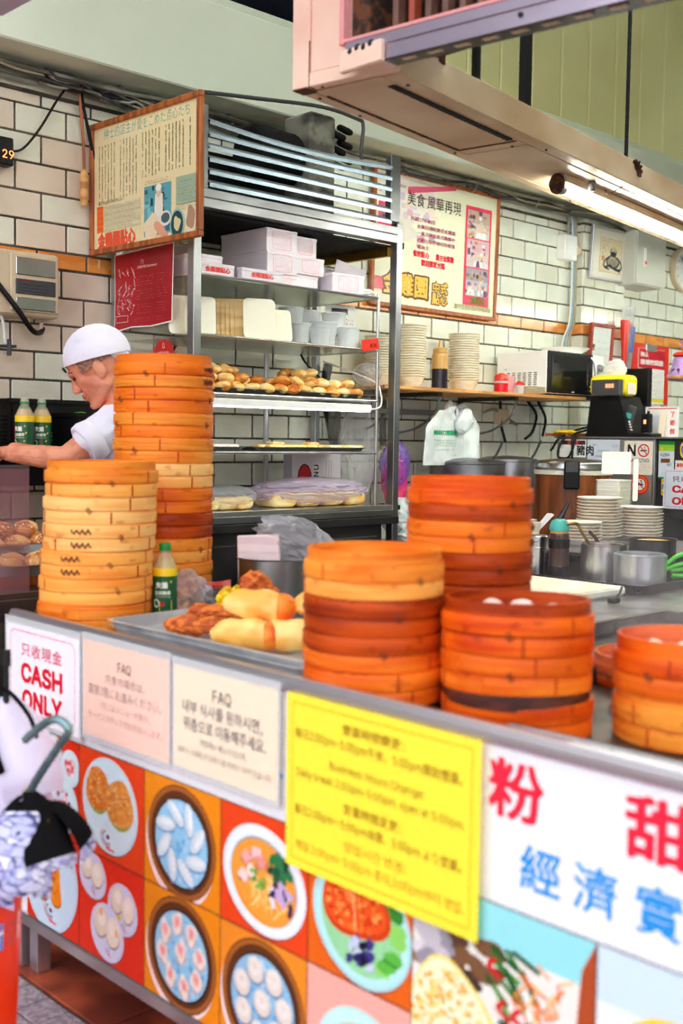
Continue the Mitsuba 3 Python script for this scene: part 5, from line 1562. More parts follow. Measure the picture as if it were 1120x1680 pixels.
def paint_poster(P, w, h):
    r = random.Random(21)
    P.add(Polygon([(0.03, h - 0.03), (0.46, h - 0.03), (0.44, h * .82), (0.28, h * .62), (0.36, h * .55), (0.03, h * .4)]), (226, 216, 204))
    for i in range(40):
        u, v = r.uniform(0.03, 0.42), r.uniform(h * .5, h * .93)
        P.rect(u, v, u + r.uniform(.02, .07), v + r.uniform(.008, .04), r.choice(((222, 170, 178), (206, 190, 206), (238, 220, 206), (196, 160, 170), (240, 206, 190), (180, 170, 190))))
    P.add(Polygon([(0.25, h * .90), (0.62, h * .985), (0.62, h * .955), (0.25, h * .85)]), (222, 90, 120))
    P.rect(0.04, h * .45, 0.19, h * .75, (232, 76, 110))
    for q in range(2):
        P.rect(0.055, h * (.47 + .14 * q), 0.175, h * (.585 + .14 * q), (150, 110, 130))
        for i in range(14):
            u, v = r.uniform(0.055, 0.15), r.uniform(h * (.475 + .14 * q), h * (.56 + .14 * q))
            P.rect(u, v, u + .02, v + .012, r.choice(((206, 190, 196), (90, 60, 80), (226, 214, 214), (140, 90, 110))))
    P.text('美食 風華再現', 0.245, h * .78, 0.072, (66, 44, 40), bold=0, wide=0.86, slant=0.0, fit=0.42)
    for i, (s, f) in enumerate((('民國57年創店', 0.19), ('由舊日傳統變成金雞園', 0.30), ('一直以傳統各式種類中', 0.30), ('式點心及舒適的用餐環', 0.30), ('境為主', 0.10))):
        P.text(s, 0.285 + (0.04 if i else -0.01), h * (.665 - .05 * i), 0.022, (160, 40, 100), bold=1, fit=f)
    P.text('餐飲點心', 0.30, h * .405, 0.034, (222, 20, 56), bold=2, fit=0.125)
    P.text('盡在金雞園', 0.475, h * .405, 0.034, (222, 20, 56), bold=2, fit=0.145)
    P.text('歡迎闔家光臨', 0.365, h * .345, 0.034, (222, 20, 56), bold=2, fit=0.185)
    P.rect(0.03, h * .12, 0.20, h * .215, (240, 120, 130))
    for s, u, v, hh, f in (('金雞園', 0.09, h * .115, 0.115, 0.34), ('中式', 0.455, h * .16, 0.06, 0.125), ('點心', 0.455, h * .075, 0.062, 0.125)):
        P.text(s, u, v, hh, (112, 66, 26), bold=8, fit=f)
        P.text(s, u + 0.002, v + 0.001, hh, (246, 196, 84), bold=2, fit=f * 0.985)
    a0, a1 = w * .715, w * .935
    P.rect(a0, h * .10, a1, h * .87, (240, 70, 104))
    for q in range(3):
        b0, b1 = h * (.625 - .225 * q), h * (.84 - .225 * q)
        P.rect(a0 + .016, b0, a1 - .014, b1, ((214, 196, 190), (220, 200, 200), (190, 186, 196))[q])
        P.rect(a0 + .016, b0 + (b1 - b0) * .55, a1 - .014, b1, ((196, 170, 150), (226, 180, 190), (168, 158, 170))[q])
        for i in range(34):
            u, v = r.uniform(a0 + .016, a1 - .04), r.uniform(b0, b1 - .02)
            P.rect(u, v, min(u + r.uniform(.006, .03), a1 - .014), v + r.uniform(.006, .022), r.choice(((110, 70, 90), (150, 110, 130), (240, 234, 232), (226, 206, 200), (90, 56, 70), (206, 170, 160), (196, 150, 60), (150, 90, 140))))
        for i in range(6):
            u = r.uniform(a0 + .03, a1 - .03)
            P.ell(u, b0 + r.uniform(.03, .06), .010, .013, (232, 200, 180))
            P.add(Polygon([(u - .016, b0 + .002), (u + .016, b0 + .002), (u + .01, b0 + .035), (u - .01, b0 + .035)]), r.choice(((240, 238, 236), (226, 220, 226), (120, 60, 120))))
    P.text('二樓雅座', (a0 + a1) / 2, h * .115, 0.046, (96, 130, 30), bold=1, anchor='m', fit=0.155)
    P.text('提供您更舒適的用餐環境', w * .80, h * .062, 0.030, (130, 136, 30), bold=0, anchor='m', fit=0.31)


PF = frame((4.00, 3.982, 2.07), (1, 0, -0.004), (0.0, -0.02, 1))
framed('framed_poster', 'large wood-framed shop poster hung on the tiled wall right of the cabinet', PF, 0.985, 0.68, 0.02, 0.022, 'm_wood_frame', 'm_poster_bg', paint_poster, 'poster')
solo('hanging_string', 'thin red string holding the framed poster on its nail', 'string', cat(tube([(4.36, 3.975, 2.742), (4.50, 3.985, 2.79), (4.62, 3.975, 2.738)], 0.002, 5), moved(lathe([(0, 0), (0.004, 0), (0.004, 0.012), (0, 0.012)], 8), TF().translate([4.50, 3.995, 2.79]).rotate([1, 0, 0], 90))), 'm_red')

# junction box and conduits by the pillar
k = thing('junction_box', 'white junction box on the tiles beside the pillar', 'box')
put(k, 'case', cbox(5.575, 5.70, 3.93, 3.994, 2.475, 2.62, 0.006), 'm_white')
put(k, 'gland', moved(blob(0.024, 0.024, 0.03, 0.006, 40, 2, 4), at(5.712, 3.94, 2.54)), 'm_beige_plastic')
for i, (lab, m, dx, rr) in enumerate((('grey conduit dropping from the beam to the junction box', 'm_grey_pipe', -0.03, 0.009), ('blue cable running down the corner of the pillar', 'm_cable_blue', 0.0, 0.0065), ('tan cable running down the corner of the pillar', 'm_cable_tan', 0.018, 0.0055), ('pale cable running down the corner of the pillar', 'm_white', -0.016, 0.005), ('second tan cable down to the shelf at the pillar', 'm_cable_tan', 0.03, 0.004))):
    pts = [(5.67 + dx, 3.955, 2.785), (5.69 + dx, 3.955, 2.70), (5.70 + dx, 3.955, 2.50), (5.70 + dx, 3.955, 2.30), (5.69 + dx * 1.2, 3.955, 2.12), (5.64 + dx * 1.5, 3.955, 2.02), (5.62 + dx * 1.8, 3.955, 1.94 if i < 4 else 1.70)]
    if i == 0:
        pts = [(5.72, 3.955, 2.80), (5.66, 3.955, 2.775), (5.64, 3.955, 2.70), (5.638, 3.955, 2.62)]
    solo('corner_cable', lab, 'cable', tube(bez(pts, 40), rr, 7), m, 'cables at the pillar corner', smooth=True)
for i in range(4):
    r = random.Random(i + 50)
    pts = [(5.62, 3.93, 2.775 - 0.01 * i), (5.85, 3.86, 2.775 - 0.012 * i), (6.10, 3.85, 2.77 - 0.02 * i), (6.32, 3.90, 2.76 - 0.03 * i), (6.42 + 0.02 * i, 3.96, 2.70), (6.40 + 0.03 * i, 3.96, 2.64)]
    solo('corner_cable', ('uppermost thick cable bending across the pillar top', 'second thick cable bending across the pillar top', 'third thick cable bending across the pillar top', 'lowest thick cable bending across the pillar top')[i], 'cable', tube(bez(pts, 40), 0.012, 8), ('m_grey_pipe', 'm_dark_grey', 'm_grey_pipe', 'm_pipe_old')[i], 'thick cables over the pillar', smooth=True)
solo('corner_cable', 'light blue cable running off to the right along the beam', 'cable', tube(bez([(6.40, 3.93, 2.78), (6.7, 3.93, 2.775), (7.1, 3.93, 2.77), (7.6, 3.93, 2.76)], 30), 0.011, 7), 'm_cable_blue', smooth=True)
solo('corner_cable', 'second light blue cable just under the first one at the right', 'cable', tube(bez([(6.40, 3.93, 2.785), (6.7, 3.93, 2.745), (7.1, 3.93, 2.75), (7.6, 3.93, 2.74)], 30), 0.008, 7), 'm_cable_blue', smooth=True)

# silver-framed ink painting, electric box, wall clock
mat('ink_paper', srgb(216, 202, 172), 0.6)
mat('mount', srgb(226, 220, 204), 0.6)


def paint_monk(P, w, h):
    P.rect(w * .22, h * .16, w * .78, h * .80, (176, 140, 96))
    P.rect(w * .23, h * .167, w * .77, h * .793, (220, 206, 172))
    for q in range(3):
        for i in range(6 - q):
            P.scribble(w * (.27 + .06 * q), w * (.27 + .06 * q) + 0.012, h * (.72 - .045 * i), 0.010, (60, 56, 56), seed=i + 9 * q, fill=1)
    P.rect(w * .27, h * .37, w * .34, h * .46, (206, 130, 104))
    P.lump(w * .56, h * .37, w * .16, h * .13, (60, 64, 72), seed=4, amp=.15)
    P.lump(w * .56, h * .38, w * .13, h * .10, (170, 160, 134), seed=4, amp=.15)
    P.ell(w * .56, h * .57, w * .085, h * .085, (54, 58, 66))
    P.ell(w * .56, h * .59, w * .07, h * .07, (206, 180, 130))
    P.ell(w * .56, h * .52, w * .075, h * .05, (46, 50, 60))
    for s in (-1, 1):
        P.ell(w * (.56 + .03 * s), h * .585, w * .016, h * .011, (90, 150, 170))
        P.line(bez([(w * (.56 + .10 * s), h * .46), (w * (.56 + .20 * s), h * .38), (w * (.56 + .22 * s), h * .27), (w * (.56 + .10 * s), h * .23)], 16), 0.012, (50, 54, 64))
    P.line(bez([(w * .38, h * .25), (w * .48, h * .30), (w * .60, h * .25), (w * .74, h * .22)], 16), 0.014, (44, 48, 58))
    for i in range(4):
        P.line(bez([(w * .47, h * (.34 + .03 * i)), (w * .56, h * (.31 + .03 * i)), (w * .65, h * (.34 + .03 * i))], 10), 0.003, (70, 72, 76))


framed('framed_painting', 'silver-framed ink painting of a seated bearded monk on the tiled pillar', frame((5.775, 3.905, 2.385), (1, 0, 0), (0, -0.05, 1)), 0.425, 0.315, 0.014, 0.02, 'm_alum', 'm_mount', paint_monk, 'painting')
k = thing('electric_box', 'grey electric box with a door latch on the wall beside the painting', 'box')
mat('box_grey', srgb(196, 196, 184), 0.45)
put(k, 'case', cbox(6.12, 6.46, 3.80, 3.994, 2.375, 2.705, 0.006), 'm_box_grey')
put(k, 'door', cbox(6.125, 6.455, 3.788, 3.80, 2.38, 2.70, 0.004), 'm_box_grey')
put(k, 'latch', cbox(6.195, 6.215, 3.778, 3.79, 2.49, 2.60, 0.004), 'm_white')
put(k, 'latch_button', cbox(6.196, 6.214, 3.774, 3.782, 2.50, 2.52, 0.003), 'm_bright_red')
k = thing('round_clock', 'round white wall clock with a silver rim at the right edge of the wall', 'clock')
CM = TF().translate([7.0, 3.994, 2.575]).rotate([1, 0, 0], 90)
put(k, 'rim', moved(ring(0.132, 0.15, 0, 0.04, 0.008, 48), CM), 'm_beige_plastic', smooth=50)
put(k, 'dial', moved(lathe([(0, 0.002), (0.13, 0.002), (0.13, 0.03), (0, 0.03)], 48), CM), 'm_white')
P = Print()
for i in range(12):
    a = i * math.pi / 6
    P = Print()
    P.text(str(i or 12), 0.095 * math.sin(a), 0.095 * math.cos(a) - 0.010, 0.026, (30, 30, 30), 'latin', 1, 'm')
    P.out(k, np.asarray((CM @ TF(frame((0, 0, 0.0302), (1, 0, 0), (0, 1, 0)))).matrix), 'numeral')
put(k, 'hour_hand', moved(cbox(-0.005, 0.005, -0.012, 0.065, 0.036, 0.038, 0.0005), CM @ TF().rotate([0, 0, 1], -60)), 'm_black')
put(k, 'minute_hand', moved(cbox(-0.004, 0.004, -0.015, 0.10, 0.040, 0.042, 0.0005), CM @ TF().rotate([0, 0, 1], 40)), 'm_black')

# ------------------------------------------------------------------ wooden wall shelf and what stands on it
sh = thing('mounted_shelf', 'pale wooden wall shelf on iron brackets right of the cabinet', 'shelf')
put(sh, 'board', cbox(3.70, 5.29, 3.565, 3.992, 1.635, 1.652, 0.003), 'm_shelf_wood')
for x in (3.80, 4.12, 4.72):
    put(sh, 'bracket', cat(cbox(x - 0.013, x + 0.013, 3.60, 3.985, 1.615, 1.634, 0.002), cbox(x - 0.013, x + 0.013, 3.965, 3.99, 1.37, 1.634, 0.002)), 'm_pole_dark')
    put(sh, 'brace', tube(bez([(x + 0.02, 3.62, 1.615), (x + 0.02, 3.66, 1.53), (x + 0.02, 3.78, 1.46), (x + 0.02, 3.96, 1.43)], 20), 0.006, 7), 'm_steel_dull')
solo('steel_rail', 'grey steel rail on the tiles under the wall shelf', 'rail', cbox(3.72, 4.52, 3.955, 3.99, 1.535, 1.562, 0.003), 'm_grey')
mat('bowl', tint((232, 226, 206), (222, 212, 186), 20, 20, 60), 0.35)
bowl = lathe([(0, 0.0), (0.045, 0.0), (0.046, 0.006), (0.052, 0.010), (0.063, 0.030), (0.071, 0.052), (0.0725, 0.060), (0.0805, 0.064), (0.081, 0.068), (0.0765, 0.0685), (0.070, 0.058), (0.064, 0.035), (0.048, 0.014), (0, 0.012)], 40)
bowl_d = ply(bowl, 'm_bowl', 40)
ZS = 1.6525


def bowl_pattern(k, M):
    P = Print()
    for q in range(2):
        P.line(bez([(-0.018 + 0.03 * q, 0.034), (0.0 + 0.03 * q, 0.046), (0.012 + 0.03 * q, 0.038), (0.004 + 0.03 * q, 0.030), (-0.006 + 0.03 * q, 0.036)], 14), 0.0035, (96, 76, 44))
    P.line(bez([(-0.022, 0.024), (0.0, 0.016), (0.03, 0.024)], 10), 0.0025, (120, 96, 60))
    V, F, c = np.vstack(P.v), np.vstack(P.f), np.vstack(P.c)
    rr = np.interp(V[:, 1], [0.010, 0.030, 0.052], [0.052, 0.063, 0.071]) + 0.0007 + V[:, 2]
    a = V[:, 0] / 0.07
    m = trimesh.Trimesh(np.column_stack([rr * np.sin(a), -rr * np.cos(a), V[:, 1]]), F, process=False)
    if m.face_normals[:, 1].mean() > 0:
        m.faces = m.faces[:, ::-1]
    put(k, 'brush_pattern', m, 'm_print', smooth=False, color=c, M=M)


NTH = ('first', 'second', 'third', 'fourth', 'fifth', 'sixth', 'seventh', 'eighth', 'ninth', 'tenth', '11th', '12th', '13th', '14th', '15th', '16th', '17th', '18th', '19th', '20th', '21st', '22nd')


def bowl_stack(x, y, n, step, where, group, s=1.0):
    r = random.Random(int(x * 100))
    for i in range(n):
        lab = f"cream bowl, {'lowest, with a brown pattern,' if i == 0 else 'topmost' if i == n - 1 else NTH[i] + ' from below'} in the {where}"
        k = thing('soup_bowl', lab, 'bowl', group)
        M = TF().translate([x + r.uniform(-.0015, .0015), y, ZS + step * i]).rotate([0, 0, 1], 42).scale([s, s, s])
        put(k, 'bowl', bowl_d, M=M)
        if i == 0 or (i % 4 == 2):
            bowl_pattern(k, M)


bowl_stack(4.115, 3.80, 21, 0.0122, 'bowl stack left of the sauce bottle', 'cream bowls in the left stack')
bowl_stack(4.525, 3.80, 20, 0.0122, 'bowl stack right of the sauce bottle', 'cream bowls in the right stack')
bowl_stack(3.95, 3.84, 16, 0.0122, 'bowl stack behind the cabinet glass', 'cream bowls behind the cabinet glass', 0.97)
k = thing('sauce_bottle', 'squeeze bottle of dark soy sauce between the bowl stacks on the wall shelf', 'bottle')
mat('soy', srgb(30, 24, 34), 0.2)
mat('bottle_tan', srgb(196, 152, 86), 0.35)
put(k, 'body', moved(lathe([(0, 0), (0.037, 0), (0.040, 0.004), (0.040, 0.105), (0, 0.105)], 32), at(4.27, 3.74, ZS)), 'm_soy')
put(k, 'upper_body', moved(lathe([(0, 0.1055), (0.040, 0.1055), (0.040, 0.17), (0.037, 0.18), (0.034, 0.184), (0, 0.184)], 32), at(4.27, 3.74, ZS)), 'm_bottle_tan')
put(k, 'cap', moved(lathe([(0, 0.1845), (0.035, 0.1845), (0.036, 0.20), (0.030, 0.208), (0.010, 0.214), (0.006, 0.245), (0.003, 0.25), (0, 0.25)], 32), at(4.27, 3.74, ZS)), 'm_bottle_tan')
mat('jar_red', srgb(206, 24, 30), 0.2)
k = thing('spice_jar', 'round red-lidded jar in front of the right bowl stack on the shelf', 'jar')
put(k, 'base', moved(lathe([(0, 0), (0.034, 0), (0.036, 0.003), (0.036, 0.05), (0, 0.05)], 28), at(4.66, 3.66, ZS)), 'm_jar_red')
put(k, 'band', moved(lathe([(0, 0.0505), (0.0345, 0.0505), (0.0345, 0.062), (0, 0.062)], 28), at(4.66, 3.66, ZS)), 'm_frost')
put(k, 'lid', moved(lathe([(0, 0.0625), (0.037, 0.0625), (0.038, 0.075), (0.030, 0.094), (0.012, 0.102), (0, 0.104)], 28), at(4.66, 3.66, ZS)), 'm_bright_red')
k = thing('spoon_box', 'pink translucent box with spoons beside the red-lidded jar', 'box')
mat('pink_plastic', srgb(240, 150, 160), 0.3)
put(k, 'box', cat(cbox(4.72, 4.80, 3.68, 3.76, ZS, ZS + 0.095, 0.006)), 'm_pink_plastic')
put(k, 'spoon', tube([(4.68, 3.66, ZS + 0.118), (4.76, 3.72, ZS + 0.125), (4.83, 3.76, ZS + 0.135)], 0.0035, 6), 'm_steel')
k = thing('toothpick_jar', 'small clear jar with a red cap in front of the pink box', 'jar')
put(k, 'body', moved(lathe([(0, 0), (0.021, 0), (0.021, 0.045), (0, 0.045)], 24), at(4.785, 3.635, ZS)), 'm_frost')
put(k, 'cap', moved(lathe([(0, 0.0455), (0.023, 0.0455), (0.023, 0.056), (0.014, 0.064), (0, 0.065)], 24), at(4.785, 3.635, ZS)), 'm_bright_red')
platem = lathe([(0, 0), (0.055, 0), (0.058, 0.002), (0.082, 0.009), (0.083, 0.0105), (0.080, 0.011), (0.056, 0.005), (0, 0.004)], 40)
plate_d = ply(platem, 'm_bowl', 40)
for i in range(5):
    solo('small_plate', f"small cream plate, {('lowest', 'second from below', 'third from below', 'fourth from below', 'topmost')[i]} in the pile before the microwave", 'plate', plate_d, None, 'small plates on the shelf', M=at(4.905, 3.655, ZS + 0.0075 * i))
# microwave
mw = thing('microwave', 'white microwave oven with a black door at the right end of the wall shelf', 'microwave')
mx0, mx1, my0, my1, mz0, mz1 = 4.985, 5.505, 3.60, 3.95, 1.664, 1.892
solo('shelf_extension', 'dark flat board under the right end of the microwave', 'board', cbox(5.292, 5.52, 3.59, 3.985, 1.640, 1.652, 0.002), 'm_pole_dark')
put(mw, 'body', cbox(mx0, mx1, my0 + 0.012, my1, mz0, mz1, 0.006), 'm_white')
put(mw, 'control_panel', cbox(mx1 - 0.105, mx1, my0, my0 + 0.0115, mz0 + 0.004, mz1 - 0.002, 0.003), 'm_white')
put(mw, 'door', cbox(mx0, mx1 - 0.107, my0, my0 + 0.0115, mz0 + 0.004, mz1 - 0.002, 0.003), 'm_black')
scene['m_door_glass'] = {'type': 'twosided', 'bsdf': principled(srgb(8, 8, 9), 0.05, 0, 0.5, clearcoat=1.0, clearcoat_gloss=0.95)}
put(mw, 'door_window', cbox(mx0 + 0.03, mx1 - 0.155, my0 - 0.003, my0 - 0.0002, mz0 + 0.026, mz1 - 0.022, 0.001), 'm_door_glass')
put(mw, 'handle', tube(bez([(mx1 - 0.13, my0 - 0.002, mz1 - 0.018), (mx1 - 0.122, my0 - 0.022, mz1 - 0.05), (mx1 - 0.118, my0 - 0.028, (mz0 + mz1) / 2), (mx1 - 0.122, my0 - 0.022, mz0 + 0.05), (mx1 - 0.13, my0 - 0.002, mz0 + 0.02)], 24), 0.008, 8), 'm_alum')
for z in (mz1 - 0.075, mz0 + 0.07):
    put(mw, 'knob', moved(lathe([(0, 0), (0.026, 0), (0.026, 0.006), (0.020, 0.022), (0, 0.024)], 28), TF().translate([mx1 - 0.052, my0 - 0.0005, z]).rotate([1, 0, 0], 90)), 'm_alum')
put(mw, 'base', cbox(mx0 + 0.02, mx1 - 0.02, my0 + 0.02, my1 - 0.02, ZS + 0.0005, mz0, 0.002), 'm_black')
vents = [cbox(mx0 - 0.0012, mx0 + 0.0008, my0 + 0.075 + 0.036 * i, my0 + 0.097 + 0.036 * i, mz0 + 0.035 + 0.0105 * j, mz0 + 0.040 + 0.0105 * j, 0.0004) for i in range(6) for j in range(8)]
put(mw, 'vent_slots', cat(vents), 'm_dark_grey')
P = Print()
P.rect(-0.014, 0, 0.014, 0.006, (200, 200, 206))
P.out(mw, frame(((mx0 + mx1 - 0.107) / 2 + 0.02, my0 - 0.0002, mz0 + 0.010), (1, 0, 0), (0, 0, 1)), 'badge')
solo('serving_plate', 'large white plate lying on top of the microwave', 'plate', moved(lathe([(0, 0), (0.09, 0), (0.095, 0.008), (0.135, 0.032), (0.137, 0.036), (0.132, 0.036), (0.092, 0.012), (0, 0.010)], 48), at(5.34, 3.75, mz1 + 0.0005)), 'm_white')
# carrier bags hung under the shelf
mat('bag_white', tint((232, 236, 236), (206, 214, 214), 14, 14, 14), 0.55)


def bag_y(u, v, w, h, d, seed, side):
    """Depth of a hanging bag's surface at (u in -.5..+.5, v in 0..1)."""
    y = side * d * (0.3 + 0.7 * math.sin(math.pi * min(v + 0.1, 1)) ** 0.7) * max(0.0, 1 - abs(2 * u) ** 3) ** 0.5
    y += 0.016 * (float(meshkit.fbm(np.array([[u * 4 + seed, v * 3, 0.0]]), 3, seed)[0]) - 0.5)
    return y + 0.006 * math.sin(u * 20 + seed + 3 * v) * v


def bag_w(v, w):
    return w * (1 - 0.10 * v) * (1 if v < 0.68 else 1 - 0.62 * (v - 0.68) / 0.32)


def bag_mesh(w, h, d, seed):
    n, m = 26, 18
    V = [((i / n - 0.5) * bag_w(j / m, w), bag_y(i / n - 0.5, j / m, w, h, d, seed, s), j / m * h) for s in (-1, 1) for j in range(m + 1) for i in range(n + 1)]
    F = []
    for s in range(2):
        o = s * (n + 1) * (m + 1)
        for j in range(m):
            for i in range(n):
                a = o + j * (n + 1) + i
                q = [(a, a + 1, a + n + 2), (a, a + n + 2, a + n + 1)]
                F += q if s == 0 else [t[::-1] for t in q]
    return trimesh.Trimesh(V, F, process=False)


def print_bag(k, M, w, h, d, seed):
    P = Print(z0=0.0)
    G = (30, 150, 96)
    P.text('美味可口精緻點心', -0.02, 0.150, 0.026, G, bold=3, anchor='m', fit=0.21)
    P.rect(-0.13, 0.142, 0.09, 0.144, G)
    for i in range(3):
        P.scribble(-0.12, 0.07, 0.118 - 0.013 * i, 0.010, G, seed=i, fill=1)
    P.scribble(-0.11, 0.06, 0.072, 0.009, G, seed=7, fill=1)
    P.scribble(0.02, 0.08, 0.045, 0.009, G, seed=8, fill=1)
    V, F = np.vstack(P.v), np.vstack(P.f)
    y = [bag_y(x / bag_w(z / h, w), z / h, w, h, d, seed, -1) - 0.0012 for x, z in V[:, :2]]
    t = trimesh.Trimesh(np.column_stack([V[:, 0], y, V[:, 1]]), F, process=False)
    if t.face_normals[:, 1].mean() > 0:
        t.faces = t.faces[:, ::-1]
    put(k, 'print', moved(t, M), 'm_print', smooth=False, color=np.vstack(P.c))


for i, (lab, x, y, z, rz, w, h) in enumerate((('front white carrier bag with green print hanging under the shelf', 4.265, 3.70, 1.283, 8, 0.37, 0.27), ('second white carrier bag hanging behind the printed one', 4.44, 3.735, 1.278, -10, 0.25, 0.285), ('third white carrier bag at the right of the bunch', 4.52, 3.79, 1.275, -20, 0.17, 0.25))):
    k = thing('carrier_bag', lab, 'bag', 'white carrier bags under the shelf')
    M = TF().translate([x, y, z]).rotate([0, 0, 1], rz).rotate([1, 0, 0], 3)
    put(k, 'bag', moved(bag_mesh(w, h, 0.022, i + 2), M), 'm_bag_white', smooth=True)
    hx = 0.04 if i == 0 else -0.02
    put(k, 'handles', moved(tube(bez([(hx - 0.02, 0, h - 0.02), (hx - 0.012, -0.01, h + 0.010), (hx + 0.02, -0.012, h + 0.020), (hx + 0.045, -0.012, h - 0.02)], 20), [0.012 + 0.006 * math.sin(q) for q in np.linspace(0, 6, 19)], 8), M), 'm_bag_white', smooth=True)
    if i == 0:
        print_bag(k, M, w, h, 0.022, i + 2)
solo('bag_knot', 'twisted white bag handle tied in a knot over the carrier bags', 'bag', moved(crumple(0.05, 0.035, 0.075, 31, 4, 0.3), TF().translate([4.37, 3.66, 1.50]).rotate([0, 1, 0], 35)), 'm_bag_white', smooth=True)
solo('bag_knot', 'upright white bag handle beside the shelf bracket', 'bag', moved(crumple(0.028, 0.022, 0.06, 33, 4, 0.3), TF().translate([4.285, 3.69, 1.545]).rotate([0, 1, 0], 12)), 'm_bag_white', smooth=True)
# pink and clear bags between the cabinet and the steamers
mat('pink_bag', tint((236, 70, 110), (206, 50, 130), 8, 8, 8), 0.4)
solo('pink_bag', 'pink plastic bag hanging right of the cabinet', 'bag', moved(crumple(0.07, 0.06, 0.14, 41, 4, 0.3), at(4.02, 3.80, 1.20)), 'm_pink_bag', smooth=True)
scene['m_violet_film'] = {'type': 'blendbsdf', 'weight': 0.4, 'a': {'type': 'thindielectric', 'int_ior': 1.3}, 'b': {'type': 'twosided', 'bsdf': principled(srgb(140, 100, 210), 0.3)}}
solo('violet_bag', 'clear bag with violet print bunched around the pink bag', 'bag', moved(crumple(0.085, 0.07, 0.12, 43, 4, 0.5), at(4.0, 3.78, 1.285)), 'm_violet_film', smooth=40)
solo('clear_bag', 'large clear plastic bag hanging inside the right cabinet pane', 'bag', moved(crumple(0.12, 0.05, 0.25, 45, 4, 0.4), at(3.80, 3.84, 1.34)), 'm_clear_film', smooth=40)
solo('clear_bag', 'small clear plastic bag lying on the shelf by the cabinet post', 'bag', moved(crumple(0.08, 0.06, 0.055, 47, 4, 0.4), at(3.80, 3.78, ZS + 0.057)), 'm_clear_film', smooth=40)
solo('white_sack', 'white plastic sack on the bench beside the cabinet foot', 'bag', moved(crumple(0.10, 0.10, 0.10, 49, 4, 0.35), at(3.98, 3.72, 1.03)), 'm_bag_white', smooth=True)
solo('white_sack', 'flat white package with red marks below the white sack', 'package', moved(crumple(0.14, 0.11, 0.05, 51, 4, 0.3), at(3.97, 3.56, 0.95)), 'm_bag_white', smooth=True)
bn_ = thing('stove_bench', 'low steel bench along the wall under the carrier bags', 'bench')
put(bn_, 'top', cbox(3.75, 5.02, 3.45, 3.985, 0.86, 0.90, 0.003), 'm_steel_dull')
for x in (3.79, 4.91):
    for y in (3.49, 3.94):
        put(bn_, 'leg', cbox(x - 0.02, x + 0.02, y - 0.02, y + 0.02, 0, 0.86, 0.002), 'm_steel_dark')
for i, (lab, x, y, rr, h) in enumerate((('wide steel pot with its lid left of the rice cooker', 4.45, 3.70, 0.19, 0.385), ('dark steel pot behind the rice cooker', 4.83, 3.74, 0.155, 0.395))):
    k = thing('stock_pot', lab, 'pot')
    put(k, 'body', moved(lathe([(0, 0), (rr - 0.004, 0), (rr, 0.006), (rr, h), (rr + 0.006, h + 0.003), (rr + 0.006, h + 0.008), (0, h + 0.008)], 48), at(x, y, 0.901)), 'm_steel_dull')
    put(k, 'lid', moved(lathe([(0, 0), (rr + 0.004, 0), (rr + 0.004, 0.006), (rr * 0.7, 0.018), (0, 0.024)], 48), at(x, y, 0.91 + h)), 'm_steel_dull')
    put(k, 'ladle', tube(bez([(x + 0.05, y - 0.12, 0.92 + h), (x + 0.09, y - 0.12, 0.96 + h), (x + 0.13, y - 0.12, 1.015 + h)], 12), 0.006, 7), 'm_steel_dark')
for i, p in enumerate(([(5.05, 3.97, 1.63), (5.05, 3.96, 1.50), (5.08, 3.95, 1.40)], [(5.30, 3.97, 1.64), (5.36, 3.95, 1.56), (5.30, 3.93, 1.46), (5.22, 3.92, 1.42)], [(5.40, 3.97, 1.64), (5.45, 3.95, 1.54), (5.40, 3.93, 1.44)], [(4.90, 3.97, 1.56), (5.0, 3.965, 1.58), (5.12, 3.965, 1.53), (5.2, 3.965, 1.5)])):
    solo('mains_cable', ('black cable dropping straight under the microwave', 'black cable curving down under the microwave', 'second curving black cable at the shelf end', 'grey cable looped over the sockets under the shelf')[i], 'cable', tube(bez(p, 24), 0.008, 7), 'm_black' if i < 3 else 'm_grey_pipe', 'cables under the microwave', smooth=True)
solo('power_socket', 'grey wall socket under the microwave shelf', 'socket', cbox(5.02, 5.12, 3.955, 3.992, 1.50, 1.585, 0.005), 'm_beige_plastic')
# ------------------------------------------------------------------ hanging duct box, slotted steel channel and the fluorescent lamp
mat('hood_beige', tint((226, 200, 170), (196, 160, 124), 3.2, 3.2, 3.2, 0.3, 0.75), 0.5)
mat('hood_pink', tint((240, 204, 184), (226, 178, 158), 3, 3, 3), 0.5)
mat('rust', tint((96, 52, 26), (40, 24, 18), 40, 40, 40), 0.85)
mat('seam', srgb(30, 24, 20), 0.8)
hd = thing('duct_box', 'long beige sheet-metal duct box hanging over the stall', 'duct')
ang = -9.0
ux = np.array([math.cos(math.radians(9.2)), math.sin(math.radians(9.2)), 0.0])
uy = np.array([-ux[1], ux[0], 0.0])
HO = np.array([2.078, 2.372, 2.35])


def HP(a, b, c):
    return HO + ux * a - uy * b + np.array([0, 0, c])


def hbox(a0, a1, b0, b1, c0, c1, bev=0.002):
    m = cbox(a0, a1, b0, b1, c0, c1, bev)
    v = m.vertices
    m.vertices = HO + np.outer(v[:, 0], ux) - np.outer(v[:, 1], uy) + np.outer(v[:, 2], [0, 0, 1])
    m.faces = m.faces[:, ::-1]
    return m


